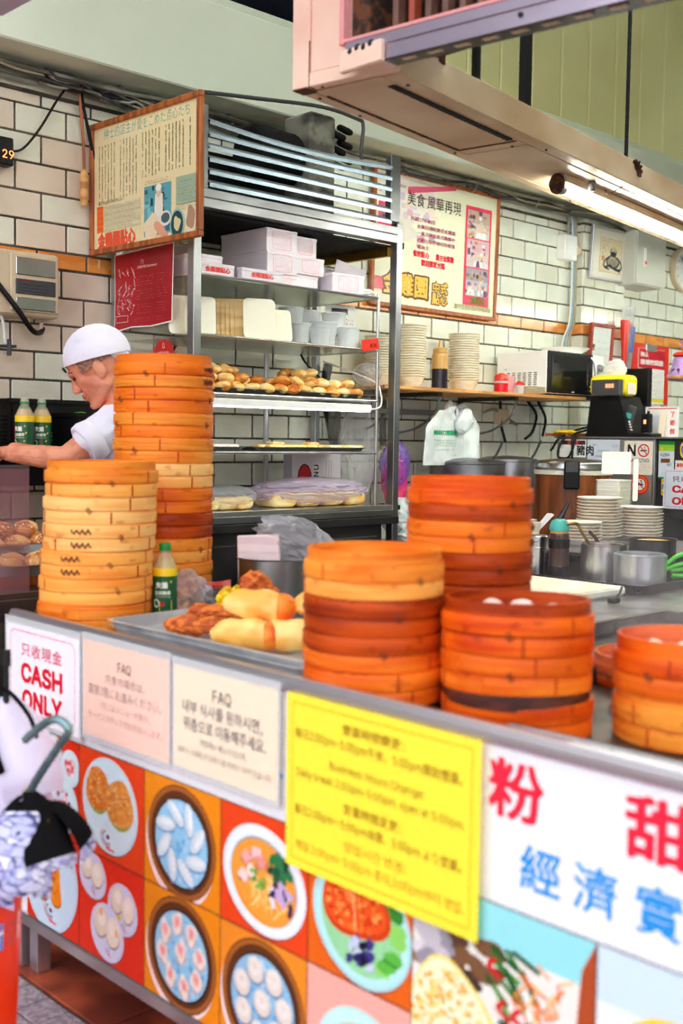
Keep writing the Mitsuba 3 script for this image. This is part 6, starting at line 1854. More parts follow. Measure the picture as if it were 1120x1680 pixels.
W = 0.315
put(hd, 'box', hbox(0.03, 6.0, 0.02, W - 0.02, 0.006, 0.085), 'm_hood_beige')
put(hd, 'end_cap', hbox(0.0, 0.03, 0.0, 0.06, -0.002, 1.4), 'm_hood_pink')
put(hd, 'end_sheet', hbox(0.004, 0.03, 0.061, 0.20, 0.036, 1.4), 'm_hood_pink')
put(hd, 'end_rail', hbox(0.0, 0.032, 0.058, W + 0.02, -0.002, 0.034), 'm_hood_pink')
put(hd, 'side_flange', hbox(0.02, 6.0, -0.004, 0.035, -0.001, 0.035), 'm_hood_beige')
put(hd, 'side_flange', hbox(0.06, 6.0, W - 0.05, W, 0.0, 0.092), 'm_hood_beige')
for i in range(7):
    a = 0.05 + 0.82 * i
    put(hd, 'soffit_sheet', hbox(a, a + 0.813, 0.037, W - 0.052, -0.0015 if i % 2 else 0.0005, 0.010), 'm_hood_beige')
put(hd, 'slot', hbox(0.10, 0.80, 0.040, 0.048, -0.003, 0.012), 'm_rust')
put(hd, 'slot', hbox(0.12, 0.78, W - 0.082, W - 0.058, -0.0035, 0.012), 'm_seam')
put(hd, 'seam', hbox(0.80, 0.806, 0.04, W - 0.06, -0.003, 0.012), 'm_rust')
for a, b in ((0.10, 0.018), (0.14, W - 0.03), (0.82, 0.02), (0.85, W - 0.10), (0.95, W - 0.03), (0.02, 0.09), (0.3, 0.012), (1.7, 0.012)):
    put(hd, 'rivet', moved(lathe([(0, 0), (0.0045, 0), (0.0045, -0.003), (0.002, -0.0045), (0, -0.0045)], 10), at(*HP(a, b, -0.001))), 'm_steel_dark')
put(hd, 'rust_corner', hbox(-0.001, 0.035, 0.056, 0.060, -0.004, 0.12), 'm_rust')
put(hd, 'rust_corner', hbox(0.0, 0.05, 0.0, 0.05, -0.0045, -0.0015), 'm_rust')
# slotted channel along the street side of the box
ch = thing('slotted_channel', 'grey steel channel with slots running overhead towards the street', 'beam')
mat('channel', tint((176, 164, 184), (150, 138, 156), 4, 4, 4), 0.35, 0.55)
mat('channel_pink', srgb(226, 150, 150), 0.4)
P0, P1 = np.array([2.076, 2.16, 2.372]), np.array([2.076, 0.9, 2.262])


def chan(dx0, dx1, dz0, dz1, y0=2.15, y1=0.9, bev=0.001):
    m = cbox(2.078 + dx0, 2.078 + dx1, y1, y0, dz0, dz1, bev).subdivide()
    v = m.vertices
    v[:, 2] += 2.372 - (2.16 - v[:, 1]) * 0.055
    m.vertices = v
    return m


put(ch, 'web', chan(0.0, 0.003, -0.012, 0.026, 2.03), 'm_channel')
put(ch, 'upper_web', chan(-0.004, -0.001, 0.026, 0.052, 2.16), 'm_channel')
put(ch, 'pink_edge', chan(-0.006, 0.0, 0.052, 0.061, 2.17), 'm_channel_pink')
put(ch, 'lip', chan(0.0, 0.055, -0.014, -0.011, 2.03), 'm_steel_dark')
for i in range(12):
    y = 1.98 - 0.085 * i
    put(ch, 'slot_hole', chan(0.014, 0.030, -0.0155, -0.0138, y, y - 0.045), 'm_hood_beige')
for y in (1.60, 1.28):
    put(ch, 'bolt', moved(lathe([(0, 0), (0.006, 0), (0.006, 0.004), (0, 0.005)], 10), TF().translate([2.0775, y, 2.372 - (2.16 - y) * 0.055 + 0.012]).rotate([0, 1, 0], -90)), 'm_black')
put(ch, 'bracket', cbox(2.06, 2.078, 2.02, 2.17, 2.345, 2.40, 0.003), 'm_hood_pink')
put(ch, 'nut', cat(*[moved(blob(0.010, 0.010, 0.010, 0.002, 60, 2, i), at(2.066, 2.13 - 0.024 * i, 2.392 + 0.004 * (i % 2))) for i in range(4)]), 'm_steel_dark')
# open bay with louvre blades behind the channel
bay = thing('vent_grille', 'pink-framed vent grille with orange-brown upright blades over the channel', 'grille')
put(bay, 'frame_side', cbox(2.07, 2.10, 2.166, 2.182, 2.42, 3.2, 0.002), 'm_channel_pink')
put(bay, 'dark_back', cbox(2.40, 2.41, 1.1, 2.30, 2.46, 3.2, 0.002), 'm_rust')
mat('blade_red', tint((206, 84, 50), (140, 60, 44), 6, 6, 6), 0.5)
mat('blade_brown', tint((132, 92, 78), (96, 62, 54), 6, 6, 6), 0.5)
for i in range(9):
    y = 2.02 - 0.055 * i
    put(bay, 'blade', cbox(2.11, 2.14, y - 0.009, y + 0.009, 2.40 - 0.003 * i, 3.2, 0.002), 'm_blade_red' if i == 1 else 'm_blade_brown')
put(bay, 'pink_drum', moved(lathe([(0, 0), (0.05, 0), (0.05, 0.03), (0, 0.03)], 24), TF().translate([2.16, 2.06, 2.62]).rotate([0, 1, 0], 90)), 'm_hood_pink')
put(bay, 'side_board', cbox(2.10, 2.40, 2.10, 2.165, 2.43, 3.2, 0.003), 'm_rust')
for i, (a, b, w_) in enumerate(((0.90, 0.23, 0.030), (1.73, 0.225, 0.011), (0.52, 0.27, 0.02))):
    p = HP(a, b, 0.08)
    solo('hanger_post', ('thick black hanger post standing on the duct box', 'thin black hanger rod holding the duct box at the right', 'short black hanger post at the left end of the duct box')[i], 'hanger', cbox(p[0] - w_ / 2, p[0] + w_ / 2, p[1] - w_ / 2, p[1] + w_ / 2, p[2] + 0.006, 5.2, 0.001), 'm_black')
# fluorescent lamp under the box
fl = thing('fluorescent_lamp', 'bright fluorescent tube lamp mounted under the duct box', 'lamp')
put(fl, 'batten', hbox(1.28, 2.62, 0.155, 0.20, -0.030, -0.002), 'm_hood_beige')
put(fl, 'end_holder', moved(crumple(0.024, 0.030, 0.038, 61, 3, 0.25), at(*HP(1.275, 0.165, -0.035))), 'm_rust', smooth=True)
put(fl, 'starter', moved(lathe([(0, 0), (0.013, 0), (0.013, -0.03), (0.010, -0.034), (0, -0.034)], 16), at(*HP(1.44, 0.222, -0.004))), 'm_dark_grey')
put(fl, 'tube_cap', tube([HP(1.285, 0.165, -0.048), HP(1.325, 0.165, -0.048)], 0.0165, 16), 'm_grey')
scene['m_lamp_glass'] = {'type': 'diffuse', 'reflectance': {'type': 'rgb', 'value': [0.9, 0.9, 0.9]}}
k = put(fl, 'glowing_tube', tube([HP(1.325, 0.165, -0.048), HP(2.60, 0.165, -0.048)], 0.016, 16), 'm_lamp_glass')
scene[k]['emitter'] = HOOD_TUBE
for a0 in (2.72, 4.12):  # extra lamps added beyond the view to brighten the right wall
    q_ = thing('fluorescent_lamp', ('second fluorescent lamp, added unseen to brighten the right wall', 'third fluorescent lamp, added unseen at the far right of the duct box')[int(a0 > 3)], 'lamp')
    put(q_, 'batten', hbox(a0, a0 + 1.34, 0.155, 0.20, -0.030, -0.002), 'm_hood_beige')
    k2 = put(q_, 'glowing_tube', tube([HP(a0 + 0.03, 0.165, -0.048), HP(a0 + 1.31, 0.165, -0.048)], 0.016, 16), 'm_lamp_glass')
    scene[k2]['emitter'] = UNSEEN_TUBE
put(fl, 'wire', tube(bez([HP(1.62, 0.31, 0.06), HP(1.60, 0.30, 0.02), HP(1.55, 0.24, -0.03), HP(1.56, 0.22, -0.01)], 20), 0.0015, 5), 'm_black')
solo('dead_leaves', 'tuft of dry leaves and dirt caught on the edge of the duct box', 'debris', cat(*[moved(crumple(0.020, 0.004, 0.009, 70 + i, 2, 0.3), TF().translate((HP(1.60 + 0.006 * i, 0.320, 0.085 - 0.006 * i)).tolist()).rotate([0.3, 1, 0.2], 50 * i)) for i in range(6)]), 'm_rust')
solo('white_awning', 'pale lilac corner of a panel at the upper left', 'panel', cbox(0.9, 1.60, 2.60, 3.09, 2.60, 2.64, 0.004), 'm_lilac')
hl = thing('hall_lamp', 'long white fluorescent fixture hanging high in the hall', 'lamp')
put(hl, 'housing', cbox(2.55, 4.05, 1.78, 2.02, 3.80, 3.86, 0.006), 'm_white')
k = put(hl, 'diffuser', cbox(2.57, 4.03, 1.80, 2.00, 3.785, 3.7995, 0.002), 'm_lamp_glass')
scene[k]['emitter'] = HALL_LAMP
for x in (2.8, 3.8):
    put(hl, 'hanger', tube([(x, 1.9, 3.86), (x, 1.9, 5.2)], 0.006, 6), 'm_grey')
# ------------------------------------------------------------------ sauce station at the right
CT = 0.9005
tr = thing('pot_tray', 'shallow dark steel tray under the sauce pots', 'tray')
put(tr, 'tray', moved(tray_mesh(0.62, 0.46, 0.03), TF().translate([3.53, 2.30, CT]).rotate([0, 0, 1], 90)), 'm_steel_dark')
mat('poly_board', tint((240, 238, 226), (226, 214, 186), 9, 9, 9), 0.5)
bd = thing('cutting_board', 'white plastic cutting board between the steamers and the sauce pots', 'board')
put(bd, 'board', cbox(2.80, 3.26, 2.02, 2.62, CT, CT + 0.03, 0.008), 'm_poly_board')
solo('board_clip', 'small black clip at the corner of the cutting board', 'clip', cat(cbox(3.06, 3.10, 1.94, 1.965, CT, CT + 0.014, 0.003), tube([(3.09, 1.955, CT + 0.010), (3.15, 1.975, CT + 0.022), (3.20, 2.0, CT + 0.034)], 0.004, 6)), 'm_black')


def pot(name, label, x, y, R, h, m='m_steel', z=CT + 0.002, fill=None, fz=0.85, rimr=0.004, cat_='pot'):
    k = thing(name, label, cat_)
    put(k, 'body', moved(lathe([(0, 0), (R - 0.004, 0), (R, 0.005), (R, h - 0.004), (R + rimr, h - 0.002), (R + rimr, h + 0.001), (R - 0.0015, h), (R - 0.0025, 0.006), (0, 0.006)], 48), at(x, y, z)), m)
    if fill:
        put(k, 'contents', moved(lathe([(0, h * fz), (R * 0.6, h * fz + 0.003), (R - 0.0035, h * fz - 0.002), (R - 0.0035, h * fz - 0.012), (0, h * fz - 0.012)], 36), at(x, y, z)), fill, smooth=True)
    return k


mat('sauce_red', tint((96, 30, 16), (60, 20, 12), 30, 30, 30), 0.25)
mat('sauce_yellow', tint((226, 176, 84), (206, 150, 60), 20, 20, 20), 0.4)
canister = pot('steel_canister', 'stack of lidded steel canisters left of the teal-capped bottle', 3.44, 2.52, 0.038, 0.135, 'm_steel')
put(canister, 'lid', moved(lathe([(0, 0), (0.041, 0), (0.042, 0.003), (0.042, 0.014), (0.038, 0.018), (0, 0.020)], 36), at(3.44, 2.52, CT + 0.1375)), 'm_steel')
put(canister, 'band', moved(ring(0.038, 0.0405, 0.108, 0.113, 0.001, 36), at(3.44, 2.52, CT)), 'm_steel')
k = thing('sauce_bottle', 'dark sauce bottle with a teal cap and long nozzle beside the pots', 'bottle')
mat('teal', tint((70, 176, 166), (48, 140, 132), 20, 20, 20), 0.35)
mat('soy_brown', srgb(70, 48, 46), 0.15)
BX, BY = 3.435, 2.415
put(k, 'body', moved(lathe([(0, 0), (0.037, 0), (0.039, 0.004), (0.036, 0.16), (0.034, 0.168), (0, 0.168)], 32), at(BX, BY, CT + 0.002)), 'm_soy_brown')
put(k, 'label_band', moved(ring(0.0365, 0.0385, 0.115, 0.148, 0.001, 32), at(BX, BY, CT + 0.002)), 'm_black')
put(k, 'label_band', moved(ring(0.037, 0.0395, 0.0, 0.05, 0.001, 32), at(BX, BY, CT + 0.002)), 'm_soy')
put(k, 'collar', moved(lathe([(0, 0.1685), (0.033, 0.1685), (0.033, 0.178), (0, 0.178)], 32), at(BX, BY, CT + 0.002)), 'm_bottle_tan')
put(k, 'cap', moved(lathe([(0, 0.1785), (0.036, 0.1785), (0.036, 0.196), (0.028, 0.214), (0.014, 0.221), (0, 0.221)], 32), at(BX, BY, CT + 0.002)), 'm_teal', smooth=60)
put(k, 'nozzle', moved(tube([(0, 0, 0.219), (0.010, -0.009, 0.245), (0.020, -0.018, 0.272), (0.024, -0.022, 0.285)], [0.013, 0.009, 0.006, 0.004], 12), at(BX, BY, CT + 0.002)), 'm_soy')
k = pot('sauce_pot', 'steel pot of dark red sauce with a ladle beside the teal-capped bottle', 3.50, 2.275, 0.075, 0.135, fill='m_sauce_red', fz=0.93)
put(k, 'ladle', tube(bez([(3.49, 2.31, 1.02), (3.455, 2.325, 1.07), (3.435, 2.335, 1.105), (3.425, 2.34, 1.112), (3.40, 2.36, 1.108)], 16), 0.0055, 8), 'm_brass')
solo('red_spoon', 'thin dark red spoon handle leaning in the wide pan behind the sauce pot', 'spoon', tube([(3.60, 2.33, 1.00), (3.58, 2.36, 1.055), (3.565, 2.375, 1.075)], 0.006, 7), 'm_sauce_red')
pot('sauce_pot', 'wide low steel pan of sauce behind the ladle pot', 3.66, 2.36, 0.09, 0.125, fill='m_sauce_red', fz=0.9, z=CT + 0.002)
k = pot('lined_pot', 'steel pot lined with a clear plastic bag at the front of the sauce pots', 3.475, 2.102, 0.085, 0.115)
put(k, 'bag_liner', moved(lathe([(0.076, 0.03), (0.080, 0.112), (0.086, 0.1185), (0.092, 0.114), (0.0905, 0.06), (0.0915, 0.03), (0.0895, 0.012)], 60), at(3.475, 2.102, CT + 0.002)), 'm_clear_film', smooth=50)
pot('sauce_pot', 'tall steel pot with yellow contents at the right of the sauce pots', 3.66, 2.165, 0.083, 0.155, 'm_steel_dark', fill='m_sauce_yellow', fz=0.95, rimr=0.006)
# green-handled shears
k = thing('kitchen_shears', 'kitchen shears with bright green handles leaning at the right edge', 'scissors')
mat('green_plastic', srgb(70, 190, 36), 0.3)
gx, gy, gz = 3.60, 2.045, 0.945
put(k, 'handle', tube(bez([(3.575, 2.085, 0.955), (3.60, 2.062, 0.985), (3.625, 2.04, 1.008), (3.66, 2.005, 1.02), (3.70, 1.97, 1.01), (3.69, 1.98, 0.985), (3.65, 2.01, 0.965), (3.60, 2.055, 0.955)], 40), 0.008, 8), 'm_green_plastic', smooth=True)
put(k, 'handle', tube(bez([(3.575, 2.08, 0.948), (3.61, 2.045, 0.972), (3.65, 2.005, 0.985), (3.70, 1.955, 0.985), (3.71, 1.945, 0.955), (3.66, 1.99, 0.938), (3.60, 2.05, 0.938)], 40), 0.008, 8), 'm_green_plastic', smooth=True)
put(k, 'blade', hull([(3.58, 2.083, 0.958), (3.585, 2.078, 0.944), (3.53, 2.13, 0.918), (3.535, 2.125, 0.912), (3.582, 2.086, 0.95), (3.53, 2.135, 0.914)]), 'm_steel')

# raised rack of bowls, boxes and the white cup behind the pots
rk = thing('bowl_rack', 'low steel rack behind the sauce pots carrying the bowl piles', 'rack')
put(rk, 'top', cbox(3.58, 4.40, 2.18, 2.98, 0.975, 0.990, 0.002), 'm_steel_dull')
for x, y in ((3.62, 2.94), (4.36, 2.94), (4.36, 2.22), (3.82, 2.60)):
    put(rk, 'leg', cbox(x - 0.012, x + 0.012, y - 0.012, y + 0.012, 0.902 if x < 3.83 else 0.0, 0.975, 0.002), 'm_steel_dark')
mat('dish', tint((236, 228, 214), (226, 216, 198), 20, 20, 80), 0.35)
dish = lathe([(0, 0), (0.045, 0), (0.047, 0.003), (0.075, 0.020), (0.094, 0.026), (0.097, 0.028), (0.097, 0.0305), (0.093, 0.0305), (0.073, 0.024), (0.045, 0.008), (0, 0.007)], 44)
dish_d = ply(dish, 'm_dish', 40)
RZ = 0.9905


def dish_pile(x, y, n, step, where, group, s=1.0):
    r = random.Random(int(y * 100))
    for i in range(n):
        nm = 'lowest' if i == 0 else 'topmost' if i == n - 1 else NTH[i] + ' from below'
        solo('soup_plate', f"cream soup plate, {nm} in the {where}", 'plate', dish_d, None, group, M=TF().translate([x + r.uniform(-.002, .002), y + r.uniform(-.002, .002), RZ + step * i]).scale([s, s, s]))


dish_pile(3.875, 2.625, 6, 0.0130, 'low pile behind the teal-capped bottle', 'soup plates in the low pile', 0.93)
dish_pile(4.06, 2.655, 13, 0.0130, 'tallest pile beside the paper boxes', 'soup plates in the tallest pile', 0.97)
dish_pile(4.235, 2.565, 10, 0.0130, 'right pile below the no-smoking sticker', 'soup plates in the right pile', 0.95)
solo('under_plate', 'cream plate under the white cup of spoons', 'plate', dish_d, None, M=TF().translate([3.77, 2.80, RZ]).scale([0.75, 0.75, 0.75]))
k = thing('spoon_cup', 'white bowl of spoons at the left of the plate piles', 'bowl')
put(k, 'bowl', moved(lathe([(0, 0), (0.036, 0), (0.040, 0.004), (0.050, 0.055), (0.051, 0.058), (0.048, 0.058), (0.037, 0.008), (0, 0.006)], 36), at(3.77, 2.80, RZ + 0.026)), 'm_bowl')
solo('ladle_spoon', 'white plastic spoon sticking out of the white bowl', 'spoon', cat(hull([(3.79, 2.78, 1.045), (3.80, 2.765, 1.045), (3.825, 2.75, 1.105), (3.845, 2.73, 1.105), (3.835, 2.735, 1.112), (3.82, 2.748, 1.112), (3.79, 2.78, 1.055), (3.80, 2.77, 1.055)])), 'm_white')
solo('ladle_spoon', 'steel spoon lying on the white bowl', 'spoon', cat(moved(blob(0.022, 0.016, 0.006, 0, 1, 2), at(3.775, 2.79, 1.083, -40)), tube([(3.75, 2.81, 1.085), (3.72, 2.83, 1.10)], 0.004, 6)), 'm_steel')
solo('ladle_spoon', 'steel spoon handle at the far left of the white bowl', 'spoon', tube([(3.735, 2.835, 1.10), (3.69, 2.875, 1.112), (3.67, 2.89, 1.112)], [0.006, 0.007, 0.007], 8), 'm_steel')
mat('carton', tint((240, 238, 228), (230, 226, 212), 4, 4, 160), 0.65)
lb = hull(np.vstack([moved(slab(rrect(0.115, 0.115, 0.012), 0.003), np.eye(4)).vertices + [0, 0, 0.028], moved(slab(rrect(0.09, 0.09, 0.012), 0.003), np.eye(4)).vertices]))
lb_d = ply(cat(moved(slab(rrect(0.122, 0.122, 0.012), 0.002), at(0, 0, 0.028)), lb), 'm_carton', 30)
for i in range(26):
    solo('paper_box', f"white paper lunch box, {'lowest' if i == 0 else 'topmost' if i == 25 else '24th from below' if i == 23 else '25th from below' if i == 24 else NTH[i] + ' from below' if i < 22 else '23rd from below'} in the tower beside the rice cooker", 'paper box', lb_d, None, 'white lunch boxes in the tower', M=at(4.335, 2.765, RZ + 0.0088 * i, 4))
for i in range(2):
    k = thing('box_lid', ('white square lid standing behind the tower of paper boxes', 'second white lid leaning to the right of the paper boxes')[i], 'lid')
    put(k, 'sheet', moved(slab(rrect(0.125 if i == 0 else 0.022, 0.10 if i == 0 else 0.19, 0.008), 0.004), np.asarray(TF().translate([4.35 + 0.060 * i, 2.765 - 0.062 * i, 1.315 - 0.075 * i]).matrix) @ frame((0, 0, 0), (0.5, -0.86, 0.0), (0.22, 0.0, 1))), 'm_carton')

# rice cooker
rc = thing('rice_cooker', 'large wood-grained rice cooker with a steel lid behind the plate piles', 'rice cooker')


def wood_fn(p, n, uv):
    g = mikit.fbm(p.x * 30, p.y * 30, p.z * 2.2, 4)
    return mikit.mix(srgb(146, 76, 28), srgb(100, 48, 16), mikit.smoothstep(0.3, 0.7, g))


mat('cooker_wood', mikit.proc(wood_fn), 0.35)
RX, RY, RR = 4.72, 3.245, 0.188
put(rc, 'body', moved(lathe([(0, 0.93), (RR - 0.02, 0.93), (RR, 0.95), (RR, 1.245), (0, 1.245)], 56), at(RX, RY)), 'm_cooker_wood')
put(rc, 'rim', moved(lathe([(RR - 0.02, 1.246), (RR + 0.004, 1.246), (RR + 0.004, 1.268), (RR - 0.02, 1.268)], 56), at(RX, RY)), 'm_bowl')
put(rc, 'lid', moved(lathe([(0, 1.2685), (RR + 0.002, 1.2685), (RR + 0.005, 1.275), (RR + 0.003, 1.300), (RR - 0.012, 1.312), (RR * 0.6, 1.320), (0, 1.324)], 56), at(RX, RY)), 'm_steel', smooth=50)
lm = frame((RX - RR * 0.72, RY - RR * 0.72, 1.24), (0.72, -0.69, 0), (0, 0, 1))
put(rc, 'latch', cat(moved(cbox(-0.052, 0.022, -0.06, 0.075, 0.003, 0.03, 0.006), frame((RX - RR * 0.80, RY - RR * 0.60, 1.24), (0.60, -0.80, 0), (0, 0, 1))), ), 'm_black')
put(rc, 'latch_plate', moved(cbox(-0.045, 0.015, 0.02, 0.07, 0.03, 0.034, 0.002), frame((RX - RR * 0.80, RY - RR * 0.60, 1.24), (0.60, -0.80, 0), (0, 0, 1))), 'm_dark_grey')
P = Print()
P.ell(0, 0, 0.018, 0.022, (206, 226, 236))
P.ell(0, 0, 0.015, 0.019, (70, 140, 190))
P.ell(0.002, -0.002, 0.007, 0.012, (206, 214, 206))
a_ = math.radians(-72)
P.out(rc, frame((RX + (RR + 0.001) * math.cos(a_) , RY + (RR + 0.001) * math.sin(a_), 1.06), (-math.sin(a_), math.cos(a_), 0), (0, 0, 1)), 'badge')
st = thing('cooker_stand', 'dark steel stand under the rice cooker', 'stand')
put(st, 'top', cbox(4.50, 4.94, 3.03, 3.44, 0.912, 0.929, 0.003), 'm_steel_dark')
for x in (4.53, 4.91):
    for y in (3.06, 3.41):
        put(st, 'leg', cbox(x - 0.015, x + 0.015, y - 0.015, y + 0.015, 0, 0.912, 0.002), 'm_steel_dark')

# ------------------------------------------------------------------ cashier counter with its notices and what stands on it
CX = 5.06
cc = thing('cashier_counter', 'grey steel cashier counter covered with notices at the right', 'counter')
mat('cashier_grey', tint((150, 146, 140), (112, 108, 104), 3, 3, 3), 0.4, 0.3)
put(cc, 'panel', cbox(CX, CX + 0.03, 3.0, 3.585, 0.0, 1.425, 0.003), 'm_cashier_grey')
put(cc, 'panel', cbox(CX + 0.02, CX + 0.05, 2.2, 2.995, 1.03, 1.425, 0.003), 'm_steel_dark')
put(cc, 'back_panel', cbox(5.70, 5.72, 2.2, 3.56, 0.0, 1.425, 0.003), 'm_steel_dark')
put(cc, 'divider', cbox(CX + 0.03, 5.70, 2.97, 2.995, 0.0, 1.425, 0.003), 'm_steel_dark')
put(cc, 'end_panel', cbox(CX + 0.02, 5.70, 2.2, 2.22, 0.0, 1.425, 0.003), 'm_steel_dark')
put(cc, 'corner_trim', cbox(CX - 0.004, CX + 0.006, 2.996, 3.006, 0.5, 1.425, 0.001), 'm_steel')
put(cc, 'worktop', cbox(CX - 0.008, 5.74, 2.2, 3.60, 1.426, 1.436, 0.002), 'm_steel_dull')
put(cc, 'end_panel', cbox(CX + 0.03, 5.72, 3.56, 3.585, 0.0, 1.425, 0.003), 'm_steel_dark')


def cnotice(name, label, y0, y1, z0, z1, col, paint, x=CX - 0.0005, r=0.0, cat_='notice'):
    w, h = y0 - y1, z1 - z0
    k = thing(name, label, cat_)
    F = frame((x, y0, z0), (0, -1, 0), (0, 0, 1))
    put(k, 'paper', moved(slab(rrect(w, h, max(r, 0.002), w / 2, h / 2), 0.0012), F), col)
    P = Print()
    paint(P, w, h)
    P.out(k, F + np.column_stack([np.zeros((4, 3)), np.append(F[:3, 2] * 0.0011, 0)]), 'lettering')


mat('cream_sign', srgb(230, 220, 204), 0.45)
mat('grey_paper', srgb(206, 212, 222), 0.6)


def no_smoke(P, u, v, r_, ring_, cig=(40, 40, 44), bg=None):
    if bg:
        P.ell(u, v, r_, r_, bg)
    a = Point(u, v).buffer(r_, quad_segs=16)
    P.rect(u - r_ * .62, v - r_ * .12, u + r_ * .35, v + r_ * .10, cig)
    P.rect(u + r_ * .40, v - r_ * .12, u + r_ * .55, v + r_ * .10, cig)
    P.line(bez([(u + r_ * .2, v + r_ * .15), (u + r_ * .3, v + r_ * .35), (u + r_ * .1, v + r_ * .45), (u + r_ * .25, v + r_ * .62)], 12), r_ * .09, cig)
    P.add(a.difference(a.buffer(-r_ * .2)), ring_)
    P.line([(u - r_ * .62, v + r_ * .62), (u + r_ * .62, v - r_ * .62)], r_ * .17, ring_)


def paint_nosmoke(P, w, h):
    P.text('N', w * .10, h * .56, 0.075, (24, 24, 26), 'latin', 2)
    no_smoke(P, w * .68, h * .72, 0.033, (190, 22, 44))
    P.text('SMOKING', w * .10, h * .37, 0.026, (40, 38, 40), 'latin', 1, fit=w * .78)
    for i in range(2):
        P.scribble(w * .3, w * .92, h * (.27 - .07 * i), 0.008, (190, 40, 60), seed=i, fill=1)
    P.scribble(w * .35, w * .8, h * .12, 0.006, (60, 60, 60), seed=5, fill=1)


cnotice('no_smoking_sign', 'cream NO SMOKING sign on the grey panel of the cashier counter', 3.172, 3.006, 1.245, 1.415, 'm_cream_sign', paint_nosmoke, r=0.008, cat_='sign')
k = thing('no_smoking_sticker', 'round red no-smoking sticker under the NO SMOKING sign', 'sticker')
F = frame((CX - 0.0005, 3.075, 1.196), (0, -1, 0), (0, 0, 1))
put(k, 'disc', moved(slab(Point(0, 0).buffer(0.050, quad_segs=12), 0.001), F), 'm_bright_red')
P = Print()
P.ell(0, 0, 0.041, 0.041, (240, 150, 40))
P.ell(0, 0, 0.037, 0.037, (230, 224, 220))
no_smoke(P, 0, 0, 0.037, (206, 26, 34), (20, 20, 22))
P.out(k, F + np.column_stack([np.zeros((4, 3)), np.append(F[:3, 2] * 0.001, 0)]))


def paint_a4(P, w, h):
    c = (110, 122, 150)
    P.text('敬告', w * .16, h * .80, 0.012, c, fit=w * .16)
    P.text('公告', w * .76, h * .76, 0.016, (90, 100, 130), fit=w * .18)
    P.text('新北地區顧客', w * .5, h * .60, 0.012, c, anchor='m', fit=w * .36)
    P.text('營業場所內公告', w * .5, h * .42, 0.012, c, anchor='m', fit=w * .5)
    P.text('A-120209168-00', w * .5, h * .28, 0.012, (80, 90, 120), 'latin', 1, 'm', fit=w * .62)


cnotice('paper_notice', 'pale blue-grey paper notice left of the NO SMOKING sign', 3.392, 3.198, 1.262, 1.420, 'm_grey_paper', paint_a4)


def paint_pig(P, w, h):
    P.rect(0.004, h * .72, w - 0.004, h - 0.004, (74, 40, 36))
    P.text('國產豬', w * .30, h * .74, 0.026, (206, 70, 60), bold=1, fit=w * .42)
    P.text('豬肉', w * .64, h * .18, 0.056, (30, 28, 30), bold=2)


cnotice('pork_notice', 'white notice with a dark heading above the rice cooker lid', 3.568, 3.402, 1.325, 1.418, 'm_paper', paint_pig)


def paint_local(P, w, h):
    P.rect(0, h * .90, w, h, (34, 150, 60))
    P.rect(0, h * .74, w, h * .905, (150, 196, 50))
    P.rect(0, 0, w, h * .05, (34, 120, 60))
    P.ell(w * .2, h * .80, w * .08, h * .05, (226, 190, 40))
    P.text('本店使用', w * .08, h * .60, 0.020, (40, 60, 60), bold=1, fit=w * .62)
    P.rect(w * .14, h * .43, w * .74, h * .54, (120, 70, 46))
    P.text('豬肉', w * .55, h * .34, 0.018, (50, 60, 60), fit=w * .32)
    P.line([(w * .5, h * .22), (w * .96, h * .18)], 0.004, (40, 40, 44))


cnotice('pork_sign', 'green-topped white sign right of the NO SMOKING sign', 2.985, 2.90, 1.228, 1.416, 'm_grey_paper', paint_local, x=CX + 0.0195, cat_='sign')
cnotice('orange_sticker', 'narrow orange sticker beside the rear CASH ONLY notice', 2.965, 2.945, 1.145, 1.236, 'm_label_yellow', lambda P, w, h: (P.rect(0.003, h * .35, w - .003, h * .62, (60, 110, 190)), P.text('A', w * .5, h * .72, 0.016, (190, 60, 20), 'latin', 2, 'm'), P.text('消', w * .5, h * .1, 0.013, (140, 70, 20), bold=1, anchor='m')), x=CX + 0.0195, cat_='sticker')
cnotice('red_sticker', 'pinkish label with red characters above the rear CASH ONLY notice', 2.892, 2.80, 1.278, 1.322, 'm_cream_sign', lambda P, w, h: P.text('票務付款', w * .06, h * .26, 0.022, (196, 40, 50), bold=2, fit=w * .8), x=CX + 0.0195, cat_='sticker')
cnotice('round_notice', 'round yellow and violet sticker at the right edge of the cashier counter', 2.868, 2.76, 1.33, 1.418, 'm_label_yellow', lambda P, w, h: (P.ell(w * .5, h * .5, w * .46, h * .46, (126, 100, 190)), P.ell(w * .5, h * .5, w * .36, h * .36, (240, 214, 50)), P.text('EASY', w * .5, h * .36, 0.024, (96, 60, 150), 'latin', 3, 'm')), x=CX + 0.0195, r=0.03, cat_='sticker')
def _small(P, w, h):
    o = rrect(w - 0.02, h - 0.018, 0.012, w / 2, h / 2)
    P.add(o.difference(o.buffer(-0.002)), (190, 40, 70))
    P.text('只收現金', w * .16, h * .70, 0.030, (110, 40, 60), bold=1, gap=0.08, fit=w * .66)
    P.text('CASH', w * .17, h * .42, 0.044, (196, 24, 44), 'latin', 4, fit=w * .64)
    P.text('ONLY', w * .17, h * .12, 0.044, (196, 24, 44), 'latin', 4, fit=w * .64)



cnotice('cash_only_notice', 'smaller rear CASH ONLY notice on the dark side of the cashier counter', 2.945, 2.655, 1.082, 1.278, 'm_grey_paper', lambda P, w, h: _small(P, w, h), x=CX + 0.004)


